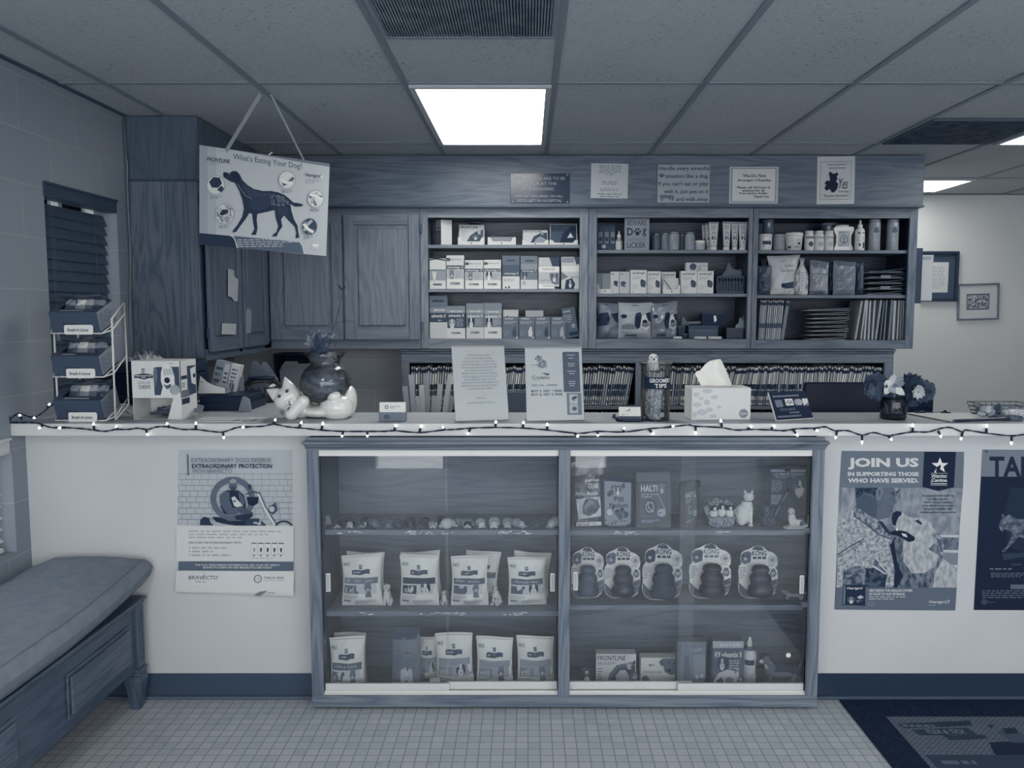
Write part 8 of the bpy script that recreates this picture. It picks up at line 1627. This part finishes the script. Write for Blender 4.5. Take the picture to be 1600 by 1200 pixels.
def lab1(t0=0.8): return lambda s: (s.rect(0, 0, 100, 100, t0), s.small(10, 15, 90, 80, 5, 0.45, 3))
bottle('dropper_bottle', 961.5, 973, 361, B1, DROP, (gloss(0.6), gloss(0.86)), 'small dropper bottle with pale label between the dark carton and the Beware sign', lab=lab1(0.82), lz=(0.05, 0.45))
def beware(s): s.rect(0, 0, 100, 100, 0.58); s.text('BEWARE', 10, 5, 88, 22, 0.2, 0.0); s.text('D', 10, 30, 34, 54, 0.1, 0.02); paw(s, 52, 42, 15, 0.12); s.text('g', 72, 32, 88, 57, 0.1, 0.01); s.text("DON'T HOLD ITS", 10, 62, 86, 72, 0.4, 0.0); s.text('LiCKER', 10, 76, 86, 94, 0.2, 0.01)
sb(976, 1014.5, 341.5, B1, 0.58, beware, 'tall wooden Beware Dog sign standing on the top shelf of the middle unit', 'shelf_sign', 'sign', 0.018, 5.11)
for x0, x1, yt, t0, lb, Y in ((1018.5, 1032, 365, 0.32, 'dark jar next to the Beware sign', 5.17), (1033, 1047, 364.5, 0.46, 'grey lidded jar second from the Beware sign', 5.16), (1045, 1061.5, 362.5, 0.56, 'pale lidded jar, tallest of the first three jars', 5.13), (1061.5, 1071, 366, 0.4, 'narrow dim jar half behind the second pale jar', 5.18), (1070, 1085.5, 363, 0.55, 'pale lidded jar nearest the small white cream jar', 5.13)):
    bottle('supplement_jar', x0, x1, yt, B1, JAR, (gloss(t0 + 0.05), metal(0.6)), lb + ' on the top shelf', Y, 'jar', lab1(t0), lz=(0.08, 0.75))
bottle('cream_jar', 1086, 1101, 376, B1, [(0.94, 0), (1, 0.05), (1, 0.68), (0.97, 0.7, 1), (1, 0.72), (1, 0.96), (0.9, 1)], (gloss(0.7), gloss(0.9)), 'short white-lidded cream jar before the leaning tubes', 5.13, 'jar', lab1(0.66), lz=(0.08, 0.64))
def tube_(x0, x1, yt, label, Y=YI, ry=0.0):
    zb = B1; h = PZ(yt, Y) - zb; a, b = PX(x0, Y, zb + h / 2), PX(x1, Y, zb + h / 2); w = b - a; t = thing('ointment_tube', label, 'tube', ((a + b) / 2, Y, zb + 0.0006 + abs(math.sin(ry)) * w * 0.4), 0, 'ointment tubes standing on their caps', ry=ry)
    m = MB(); n = 20; k = 9; hc = h * 0.12
    vs = []
    for i in range(k + 1):
        f = i / k; z = hc + (h - hc) * f; rx_ = w * (0.36 + 0.14 * f); ry_ = w * 0.36 * (1 - f) ** 0.8 + 0.0006
        vs += [(rx_ * math.cos(q), ry_ * math.sin(q), z) for q in [2 * math.pi * j / n for j in range(n)]]
    fs = [(i * n + j, i * n + (j + 1) % n, (i + 1) * n + (j + 1) % n, (i + 1) * n + j) for i in range(k) for j in range(n)] + [list(range(n))[::-1], list(range(k * n, k * n + n))]
    m.add(vs, fs, gloss(0.74, 0.3), True)
    sf = lambda u, v, off: Vector(((u - 0.5) * w * (0.72 + 0.26 * (1 - v)), -(w * 0.36 * v ** 0.8 * math.sqrt(max(0, 1 - ((u - 0.5) * 1.8) ** 2)) + 0.0008 + off), hc + (h - hc) * (1 - v)))
    s = Sheet(m, (0, 0, 0), (1, 0, 0), (0, 0, -1), 1, 1, (0, -1, 0), surf=sf).view(0, 0, 100, 100); s.rect(8, 4, 92, 7, 0.5); s.small(18, 14, 84, 34, 3, 0.5, 3); s.ring(50, 52, 26, 12, 5, 0.55); s.circ(32, 66, 10, 6, 0.1); s.circ(66, 68, 8, 5, 0.15); s.circ(50, 84, 6, 4, 0.3); m.build('tube_body', t)
    m = MB(); m.lathe([(w * 0.37, 0), (w * 0.38, 0.002), (w * 0.36, hc)], gloss(0.85), n=20); m.build('cap', t)
tube_(1097, 1107, 350.5, 'slim tube hindmost of the three leaning together', 5.21, R(-1)); tube_(1102, 1114, 349, 'tube in the middle of the three leaning together', 5.175, R(-1)); tube_(1107, 1122.5, 347, 'tube foremost of the three leaning together', YI)
tube_(1128.5, 1142, 346.5, 'tube first of the three standing at the divider end', YI); tube_(1142, 1154, 346.5, 'tube middle of the three standing at the divider end', YI + 0.01); tube_(1153.5, 1168, 347, 'tube last of the three, against the divider', YI)
# --- second unit, middle shelf
def actw(s): s.text('activyl', 12, 7, 86, 20, 0.2, 0.018); s.small(12, 26, 70, 40, 3, 0.65, 2); s.poly([(64, 70), (60, 48), (74, 40), (92, 46), (96, 60), (88, 74)], 0.3); s.circ(70, 44, 7, 5, 0.2); s.small(10, 60, 52, 84, 4, 0.72, 3); s.small(10, 91, 40, 95, 1, 0.3)
tray(932.5, 957.5, 426, 444, B2, 'white display tray holding a pale booklet in the corner of the middle shelf', lambda s: (s.rect(0, 0, 100, 100, 0.62), s.rect(30, 0, 34, 100, 0.4)), 0.55)
sb(954, 967.5, 424.5, B2, 0.80, lambda s: (s.small(10, 6, 90, 16, 1, 0.4), s.circ(60, 50, 26, 9, 0.2), s.poly([(36, 60), (46, 46), (80, 56), (84, 70)], 0.3)), 'narrow white box with a dark pet picture beside the corner tray', d=0.05)
sb(968, 984, 424.5, B2, 0.76, lambda s: (s.small(10, 6, 60, 16, 1, 0.4), s.circ(36, 52, 26, 8, 0.25), s.poly([(10, 64), (20, 50), (50, 56), (56, 72)], 0.35)), 'narrow white box with dark paw-like picture before the first tall flea box', d=0.05)
sb(977, 999, 419.5, B2, 0.38, None, 'grey box lid showing behind the first tall flea box', d=0.05, Y=5.25)
for x0, x1, yt, lb, Y in ((985, 1010.5, 422, 'white flea box with deer-like dog picture, first of the five', YI), (1011, 1032.5, 424, 'white flea box, second of the five, slightly set back', YI + 0.02), (1033, 1056, 425, 'white flea box, third of the five, behind the low tray', YI + 0.07), (1064, 1089, 423.5, 'white flea box, fourth of the five, beside the tray', YI), (1089.5, 1115, 423.5, 'white flea box, last of the five, before the basket', YI)): sb(x0, x1, yt, B2, 0.86, actw, lb + ' on the middle shelf', d=0.055, Y=Y)
tray(1036.5, 1062.5, 434, 446, B2, 'low white display tray holding slim leaflets between the flea boxes', lambda s: (s.line([(5, 10), (60, 90)], 8, 0.4), s.line([(0, 30), (44, 96)], 5, 0.7)), 0.72, 5.115, 0.05)
sb(1072, 1106, 410.5, PZ(423.2, YI), 0.78, lambda s: (s.circ(32, 50, 16, 42, 0.3), s.small(52, 30, 94, 60, 2, 0.5, 2), s.small(54, 70, 90, 88, 1, 0.25)), 'white carton lying on top of the last two flea boxes', d=0.05)
Yk = 5.13; a, b = PX(1119, Yk, 1.6), PX(1163, Yk, 1.6); w = b - a; h = PZ(431, Yk) - B2
t = thing('storage_basket', 'dark plastic slatted basket at the divider end of the middle shelf', 'basket', ((a + b) / 2, Yk, B2 + 0.0005)); m = MB(); k = ink(0.14, 0.4)
m.box(-w / 2, w / 2, 0, 0.16, 0, 0.004, k); 
for y_ in (0.0, 0.156): m.box(-w / 2, w / 2, y_, y_ + 0.004, h - 0.014, h, k); m.box(-w / 2, w / 2, y_, y_ + 0.004, 0.004, 0.016, k)
for x_ in (-w / 2, w / 2 - 0.004): m.box(x_, x_ + 0.004, 0.0, 0.16, 0.004, h, k)
for i in range(9): x_ = -w / 2 + 0.006 + (w - 0.02) * i / 8; m.box(x_, x_ + 0.006, 0, 0.004, 0.016, h - 0.014, k); m.box(x_, x_ + 0.006, 0.156, 0.16, 0.016, h - 0.014, k)
m.box(-w / 2 + 0.01, w / 2 - 0.01, 0.012, 0.014, 0.006, h * 0.7, ink(0.3)); m.build('basket_shell', t)
m = MB(); m.prism([(-0.06, 0), (0.062, 0), (0.07, 0.04), (0.01, 0.06), (-0.015, 0.10), (-0.03, 0.05), (-0.065, 0.01)], 0.42, 0.002); m.prism([(-0.02, 0.0), (0.07, 0.0), (0.07, 0.05), (0.0, 0.03)], 0.34, 0.002, Matrix.Translation((0, 0.03, 0.01)))
solo(m, 'crumpled_paper', 'grey crumpled paper sticking up out of the dark basket', 'paper', ((a + b) / 2 + 0.015, Yk + 0.06, B2 + h - 0.012))
# --- second unit, bottom shelf
def treatbag(face_dark, base, shine=True):
    def f(s):
        s.rect(40, 6, 60, 8, 0.2); s.rect(0, 24, 100, 34, base + 0.1); s.poly([(48, 64), (50, 30), (66, 26), (72, 40), (68, 66), (56, 74)], 0.10); s.poly([(82, 30), (98, 26), (99, 52), (90, 50)], 0.10); s.poly([(66, 66), (70, 36), (82, 32), (90, 52), (96, 70), (84, 78)], 0.86); s.circ(80, 54, 8, 7, 0.06); s.circ(81, 62, 12, 6, 0.5); s.circ(16, 38, 9, 6, 0.1); s.rect(20, 58, 46, 62, 0.5); s.rect(10, 62, 50, 74, 0.45); s.rect(20, 88, 56, 93, 0.3); s.small(10, 78, 50, 85, 2, 0.5)
    return f
def darkbag(s): s.poly([(0, 30), (50, 26), (60, 60), (0, 66)], 0.12); s.poly([(62, 30), (98, 26), (98, 56), (80, 50)], 0.1); s.poly([(44, 62), (56, 40), (74, 44), (88, 60), (60, 72)], 0.5); s.circ(50, 44, 6, 5, 0.06); s.rect(0, 90, 40, 92, 0.5); s.rect(30, 4, 50, 6, 0.2)
place_bag(933, 967, 474, B3, 5.15, darkbag, 'grey treat bag with black-eared dog photo in the bottom corner of the middle unit', 31, 0.44, 0.05, waist=0.0)
place_bag(966, 1017, 472.5, B3, 5.14, treatbag(0.1, 0.6), 'wide pale treat bag with large dog photo, second on the bottom shelf', 32, 0.66, 0.06, waist=0.0)
place_bag(1017, 1058, 472, B3, 5.15, treatbag(0.1, 0.5), 'shiny foil treat bag with dog photo and hang slot, third on the bottom shelf', 33, 0.5, 0.06, waist=0.0, mat=ink(0.52, 0.15, 0.6), crink=2.0)
bottle('plastic_cup', 1059, 1071, 509, B3, [(0.8, 0), (1.0, 0.9), (1.02, 0.92), (1.02, 1.0)], (gloss(0.26), gloss(0.3)), 'small dark cup beside the foil treat bag', 5.13, 'cup')
bottle('pill_vial', 1066.5, 1074, 521, B3, [(1, 0), (1, 0.7), (1, 0.71, 1), (1.1, 0.72), (1.1, 1.0)], (gloss(0.2), gloss(0.25)), 'tiny dark vial in front of the small cup', 5.105, 'bottle')
def disc(x0, x1, label, Y=5.1): r = (PX(x1, Y, B3) - PX(x0, Y, B3)) / 2; m = MB(); m.lathe([(r * 0.96, 0), (r, 0.003), (r, 0.012), (r * 0.93, 0.015), (0, 0.015)], gloss(0.78), n=24); solo(m, 'jar_lid', label, 'lid', (PX((x0 + x1) / 2, Y, B3), Y, B3 + 0.0005), group='pale lids along the bottom shelf')
disc(1052, 1066, 'pale round lid before the small cup, first of three'); disc(1084, 1104, 'pale round lid before the flat dark carton, second of three'); disc(1106, 1128, 'wide pale round lid, last of three beside the dark bin')
sb(1076, 1122, 508.5, B3, 0.30, lambda s: (s.rect(0, 0, 100, 30, 0.24), s.rect(0, 36, 100, 39, 0.5)), 'flat dark lidded carton on the bottom shelf behind the pale lids', 'storage_carton', 'box', 0.10, 5.145)
sb(1097, 1134, 490, PZ(508.3, 5.16), 0.10, lambda s: (s.poly([(48, 20), (58, 16), (62, 60), (52, 76)], 0.95), s.rect(0, 0, 100, 8, 0.2)), 'near black glossy box stacked on the flat dark carton', 'storage_carton', 'box', 0.08, 5.16)  # pale streak paints a glint on the black front
m = MB(); m.tube([(-0.06, 0, 0.012), (-0.02, 0, 0.014), (0.05, 0, 0.016)], [0.004, 0.009, 0.010], ink(0.46), 10); m.prism([(-0.07, 0), (-0.02, 0), (-0.05, 0.045), (-0.062, 0.05)], 0.42, 0.02); solo(m, 'grooming_comb', 'grey pointed tool lying beside the black glossy box', 'tool', (PX(1083, 5.15, 1.45), 5.17, PZ(508.3, 5.16) + 0.0006))
t = thing('storage_bin', 'small black open bin at the divider end of the bottom shelf', 'bin', (PX(1149, 5.13, 1.4), 5.13, B3 + 0.0005)); m = MB(); k = ink(0.05, 0.35); w = PX(1163, 5.13, 1.4) - PX(1136, 5.13, 1.4); h = PZ(512.5, 5.13) - B3
for q in ((-w / 2, w / 2, 0, 0.004), (-w / 2, w / 2, 0.106, 0.11), (-w / 2, -w / 2 + 0.004, 0.004, 0.106), (w / 2 - 0.004, w / 2, 0.004, 0.106)): m.box(*q, 0, h, k)
m.box(-w / 2, w / 2, 0.0, 0.11, 0, 0.003, k); m.box(-w / 2 - 0.003, w / 2 + 0.003, -0.003, 0.0, h - 0.01, h, ink(0.3)); m.build('bin_shell', t)
m = MB(); m.prism([(-0.03, 0), (0.03, 0), (0.028, 0.09), (0.01, 0.075), (-0.005, 0.1), (-0.012, 0.06), (-0.03, 0.05)], 0.6, 0.002); m.prism([(-0.02, 0), (0.03, 0), (0.02, 0.11), (0.0, 0.08)], 0.46, 0.002, Matrix.Translation((0, 0.014, 0))); solo(m, 'torn_paper', 'torn pale papers standing out of the small black bin', 'paper', (PX(1157, 5.17, 1.45), 5.17, B3 + h * 0.5))
# --- third unit, top shelf
TUB = [(0.88, 0), (0.98, 0.1), (1, 0.80), (1.0, 0.82, 1), (1.04, 0.83), (1.04, 0.98), (0.9, 1)]
bottle('ointment_tub', 1184.5, 1206, 366, C1, TUB, (gloss(0.8), gloss(0.8)), 'white tub with dark square label under the clear jar', 5.14, 'tub', lambda s: (s.rect(24, 30, 80, 60, 0.16), s.small(28, 36, 74, 54, 2, 0.8), s.small(24, 68, 60, 80, 1, 0.4)), lz=(0.06, 0.78))
bottle('clear_jar', 1192, 1209, 343.5, PZ(365.4, 5.15), [(0.9, 0), (1, 0.05), (1, 0.8), (1.0, 0.81, 1), (1.08, 0.82), (1.08, 0.97), (0.9, 1)], (gloss(0.3, 0.1), gloss(0.34)), 'dim jar stacked on the white tub at the unit end', 5.15, 'jar')
bottle('supplement_tub', 1208, 1227, 366.5, C1, TUB, (gloss(0.62), gloss(0.6)), 'grey lidded tub second on the top shelf of the hall unit', 5.17, 'tub', lab1(0.6), lz=(0.06, 0.78))
bottle('supplement_bucket', 1227, 1254, 364, C1, [(0.84, 0), (0.97, 0.78), (0.98, 0.80, 1), (1.03, 0.81), (1.03, 0.94), (0.95, 1)], (gloss(0.84), gloss(0.84)), 'wide white bucket tub with dark pet marks on its label', 5.14, 'tub', lambda s: (s.text('Vet', 50, 18, 84, 34, 0.5), s.poly([(54, 44), (62, 48), (72, 44), (70, 62), (60, 66)], 0.15), s.circ(16, 84, 9, 9, 0.15), s.small(40, 74, 96, 90, 2, 0.3)), lz=(0.06, 0.76))
PB = [(0.96, 0), (1, 0.03), (1, 0.8), (0.8, 0.86), (0.8, 0.87, 1), (0.9, 0.875), (0.9, 0.99), (0.8, 1)]
for x0, x1, lb, dk in ((1257, 1271.5, 'white pill bottle with bold dark label, first of three', 0.15), (1272, 1287, 'white pill bottle with grey picture label, second of three', 0.55), (1287.5, 1302, 'white pill bottle, last of three, beside the big jug', 0.58)): bottle('pill_bottle', x0, x1, 361, C1, PB, (gloss(0.86), gloss(0.82)), lb, 5.14, 'bottle', lambda s, dk=dk: (s.rect(8, 8, 92, 96, 0.80), s.rect(10, 10, 92, 24, dk), s.circ(56, 62, 22, 18, dk + 0.1), s.small(12, 84, 90, 94, 1, dk)), lz=(0.04, 0.78))
bottle('clear_canister', 1281, 1306, 349, C1, [(1, 0), (1, 0.9), (1, 0.905, 1), (1.03, 0.91), (1.03, 1.0)], (gloss(0.25, 0.1), gloss(0.4)), 'dim canister standing behind the pill bottles', 5.27, 'canister')
Yj_ = 5.15; a, b = PX(1303, Yj_, 1.9), PX(1333, Yj_, 1.9); w = b - a; h = PZ(351, Yj_) - C1
t = thing('wipes_jug', 'large white waisted jug with oval picture label on the top shelf', 'jug', ((a + b) / 2, Yj_, C1 + 0.0005)); m = MB(); P = [(-0.5, 0.0), (0.5, 0), (0.52, 0.08), (0.40, 0.3), (0.40, 0.62), (0.54, 0.84), (0.53, 0.97), (0.46, 1.0), (-0.46, 1.0), (-0.53, 0.97), (-0.54, 0.84), (-0.40, 0.62), (-0.40, 0.3), (-0.52, 0.08)]
m.prism([(x_ * w * 0.96, z_ * h * 0.92) for x_, z_ in P], gloss(0.88, 0.3), 0.07); s = front(m, w * 0.62, h * 0.6, 0.0, 0, h * 0.16).view(0, 0, 100, 100); s.rect(0, 0, 100, 100, 0.7); s.small(10, 4, 90, 18, 2, 0.4); s.circ(50, 55, 34, 30, 0.5); s.circ(50, 55, 24, 22, 0.75); catface(s, 50, 52, 16); s.small(10, 88, 90, 98, 1, 0.4); m.build('jug_body', t)
m = MB(); m.lathe([(w * 0.36, h * 0.921), (w * 0.36, h * 0.99), (w * 0.3, h)], gloss(0.8), (0, 0.035, 0), 24, sy=0.8); m.build('cap', t)
bottle('spray_bottle', 1336, 1351, 344, C1, [(0.95, 0), (1, 0.02), (1, 0.62), (0.82, 0.7), (0.44, 0.74), (0.44, 0.75, 1), (0.5, 0.755), (0.5, 0.84), (0.26, 0.86), (0.22, 0.97), (0.1, 1.0)], (gloss(0.86), gloss(0.84)), 'white pointed spray bottle between the jug and the tall cans', 5.13, 'bottle', lambda s: (s.rect(18, 6, 40, 14, 0.1), s.rect(56, 6, 90, 12, 0.2), s.small(14, 24, 86, 56, 4, 0.6), s.circ(36, 76, 9, 10, 0.25), s.rect(60, 62, 84, 96, 0.3)), lz=(0.04, 0.62))
CAN = [(0.95, 0), (1, 0.015), (1, 0.84), (0.93, 0.88), (0.93, 0.885, 1), (0.96, 0.89), (0.96, 0.985), (0.85, 1.0)]
for x0, x1, lb in ((1357, 1375, 'tall pale spray can, first of two'), (1385.5, 1403.5, 'tall pale spray can, second of two, at the unit end')): bottle('spray_can', x0, x1, 343, C1, CAN, (gloss(0.58, 0.3), gloss(0.56)), lb, 5.14, 'can', lambda s: (s.poly([(30, 32), (34, 18), (50, 10), (66, 18), (70, 32), (50, 36)], 0.38), s.small(24, 42, 76, 56, 2, 0.4, 2), s.small(20, 70, 80, 78, 1, 0.4), s.small(20, 88, 82, 96, 1, 0.35)), lz=(0.03, 0.84))
# --- third unit, middle shelf
place_bag(1183.5, 1204, 415, C2, 5.13, lambda s: (s.poly([(10, 40), (30, 30), (60, 46), (70, 70), (40, 92), (14, 84)], mott(0.1, 0.4, 60))), 'dark mottled treat bag in the corner of the hall unit', 41, 0.24, 0.05, waist=0.0)
place_bag(1189, 1212, 404, C2, 5.28, lambda s: s.circ(40, 12, 8, 6, 0.1), 'dim grey bag standing behind the dark mottled one', 42, 0.3, 0.03, waist=0.0)
def tender(s): s.line([(34, 16), (40, 12), (46, 16), (52, 12), (58, 16)], 2, 0.5); s.text('Golden', 48, 22, 82, 30, 0.4); s.text('Tenders', 32, 34, 80, 42, 0.4); s.poly([(52, 70), (86, 66), (86, 82), (50, 84)], 0.2); s.circ(46, 76, 8, 6, 0.1); s.rect(4, 86, 96, 97, 0.85); s.text('Net wt', 50, 88, 76, 94, 0.25)
place_bag(1200, 1247, 399, C2, 5.15, tender, 'big white flared treat bag, the largest on the hall unit', 43, 0.72, 0.07, flare=0.22, waist=0.12)
m = MB(); h = PZ(403, 5.125) - C2; w = PX(1263, 5.125, 1.6) - PX(1242, 5.125, 1.6); m.lathe([(w * 0.46, 0), (w * 0.5, h * 0.05), (w * 0.5, h * 0.5), (w * 0.42, h * 0.62), (w * 0.16, h * 0.80), (w * 0.12, h * 0.86), (w * 0.2, h * 0.98), (w * 0.12, h)], mott(0.5, 0.78, 30, 0.4, 0.6, 2, 0.25), n=20, sy=0.55); s = front(m, w * 0.4, h * 0.6, -w * 0.28, 0, 0.02).view(0, 0, 100, 100); s.rect(0, 0, 100, 100, 0.78); s.small(15, 10, 85, 90, 7, 0.6)
solo(m, 'tied_bag', 'bottle-shaped tied clear bag with paper slip beside the big white bag', 'bag', (PX(1252, 5.125, 1.6), 5.13, C2 + 0.0006))
place_bag(1265, 1294, 408, C2, 5.14, lambda s: (s.rect(0, 0, 100, 22, 0.4), s.small(14, 6, 80, 16, 2, 0.2), s.rect(4, 36, 96, 41, 0.5), s.small(10, 46, 70, 70, 4, 0.5), s.rect(0, 88, 100, 100, 0.4)), 'crinkled pale treat bag with grey band, beside the tied bag', 44, 0.62, 0.06, waist=0.0, mat=ink(0.6, 0.18, 0.6), crink=1.6)
place_bag(1293, 1304, 410, C2, 5.2, None, 'narrow dark bag squeezed between two treat bags', 45, 0.16, 0.04, waist=0.0)
place_bag(1302, 1336, 408.5, C2, 5.135, lambda s: (s.rect(2, 0, 98, 14, 0.36), s.rect(44, 16, 47, 98, 0.44), s.small(8, 22, 42, 80, 9, 0.4, 2), s.small(52, 22, 94, 80, 9, 0.42, 5)), 'dull grey treat bag showing its printed back, near the folder stack', 46, 0.5, 0.06, waist=-0.05)
place_bag(1336, 1349, 410, C2, 5.16, lambda s: s.rect(50, 10, 90, 90, 0.36), 'narrow dark treat bag turned edge-on before the folder stack', 47, 0.18, 0.05, waist=0.0)
# folders lying and standing in the hall unit
def lay_folder(xc, w, z, tilt, thick, tt, label, group, Y=5.12, lab=False, gape=0.0):
    m = MB(); m.box(-w / 2, w / 2, 0, 0.19, 0, 0.0016, tt, 0, Matrix.Rotation(0, 4, 'Y')); m.box(-w / 2, w / 2, 0, 0.19, 0.0018, 0.0034, tt, 0, Matrix.Translation((-w / 2, 0, 0)) @ Matrix.Rotation(-gape, 4, 'Y') @ Matrix.Translation((w / 2, 0, 0))); m.tube([(-w / 2, 0.0, 0.0017), (-w / 2, 0.19, 0.0017)], 0.0022, tt, 6)
    if gape > 0.03: m.box(-w / 2 + 0.02, w / 2 - 0.01, 0.01, 0.18, 0.0036, 0.0036 + thick * 0.4, ink(0.3))
    if lab: m.box(-0.03, 0.03, -0.0012, 0, 0.0, 0.02, ink(0.48))
    return solo(m, 'patient_folder', label, 'folder', (xc, Y, z), 0, group, ry=tilt)
zc = C2 + 0.001; xw = (PX(1351, 5.12, 1.6), PX(1414, 5.12, 1.6)); r = random.Random(3)
for i in range(5):
    lay_folder((xw[0] + xw[1]) / 2 + r.uniform(-0.004, 0.004), xw[1] - xw[0] - 0.012, zc + 0.0335 * i, 0.0, 0.02, ink(0.5 + 0.06 * (i % 2)), 'grey folder gaping open in the flat pile on the hall unit middle shelf', 'folders piled on the middle shelf', lab=i in (1, 3), gape=R(5.5))
x0 = PX(1268, 5.12, 1.4); x1 = PX(1330, 5.12, 1.4); z = C3 + 0.001
for i in range(8):
    w = (x1 - x0) * (0.94 if i < 7 else 1.12); g0 = R(2.6 if i % 2 else 3.4); lay_folder((x0 + x1) / 2 - 0.012 + r.uniform(-0.006, 0.006) - (0.012 if i == 7 else 0), w, z, 0.0, 0.014, ink(0.62 + 0.05 * (i % 3)), 'pale folder in the sagging flat pile on the hall unit bottom shelf', 'folders piled on the bottom shelf', gape=g0); z += 0.0255
def stand(x, lean, h, tt, label, group, th=0.008, tab=True, Y=5.12, mottled=False):
    m = MB(); m.box(-th / 2, th / 2, 0, 0.18, 0, h, tt, 0.001)
    if tab: m.box(-th / 2 - 0.0004, th / 2 + 0.0004, -0.001, 0.006, h - 0.03, h - 0.012, ink(0.14)); m.box(-th / 2 - 0.0004, th / 2 + 0.0004, -0.001, 0.006, h * 0.3, h * 0.42, ink(0.3 if mottled else 0.5))
    return solo(m, 'patient_folder', label, 'folder', (x, Y, C3 + 0.001 + abs(math.sin(lean)) * th / 2), 0, group, ry=lean)
G1, G2 = 'folders standing at the unit side of the bottom shelf', 'folders standing at the hall end of the bottom shelf'
hS = PZ(469, 5.12) - C3
for i, px in enumerate((1186, 1188.6, 1191.2, 1193.8, 1197.5, 1200.6, 1203.6, 1206.6, 1209.5, 1212.3, 1215.0, 1218.0)): stand(PX(px, 5.12, 1.4), R(2.2 + 0.22 * i), hS - 0.002 * (i % 3), ink(0.58 + 0.06 * (i % 3)), 'thin pale folder leaning in the close row beside the middle post', G1, 0.0085, mottled=True)
stand(PX(1222.5, 5.12, 1.4), R(7.5), hS - 0.005, ink(0.5), 'plain grey folder leaning at the end of the close row', G1 + ' end', 0.02, True)
for i, (px, ln, th, tt) in enumerate(((1337, 8, 0.012, 0.62), (1346, 5, 0.01, 0.66), (1351.5, 2, 0.012, 0.68), (1357.5, 1, 0.012, 0.64), (1363.5, 2, 0.012, 0.66), (1369, 6, 0.012, 0.6), (1376, 4, 0.008, 0.4), (1382, 2, 0.008, 0.5), (1389.5, 3, 0.014, 0.44), (1396, 1, 0.016, 0.66), (1402.5, 1, 0.008, 0.68), (1407, 0, 0.007, 0.6), (1411.5, -1, 0.007, 0.72))): stand(PX(px, 5.12, 1.4), R(ln), hS + 0.002 * (i % 3) - 0.003, ink(tt), 'pale folder standing loosely in the row at the hall end of the bottom shelf', G2, th, False)
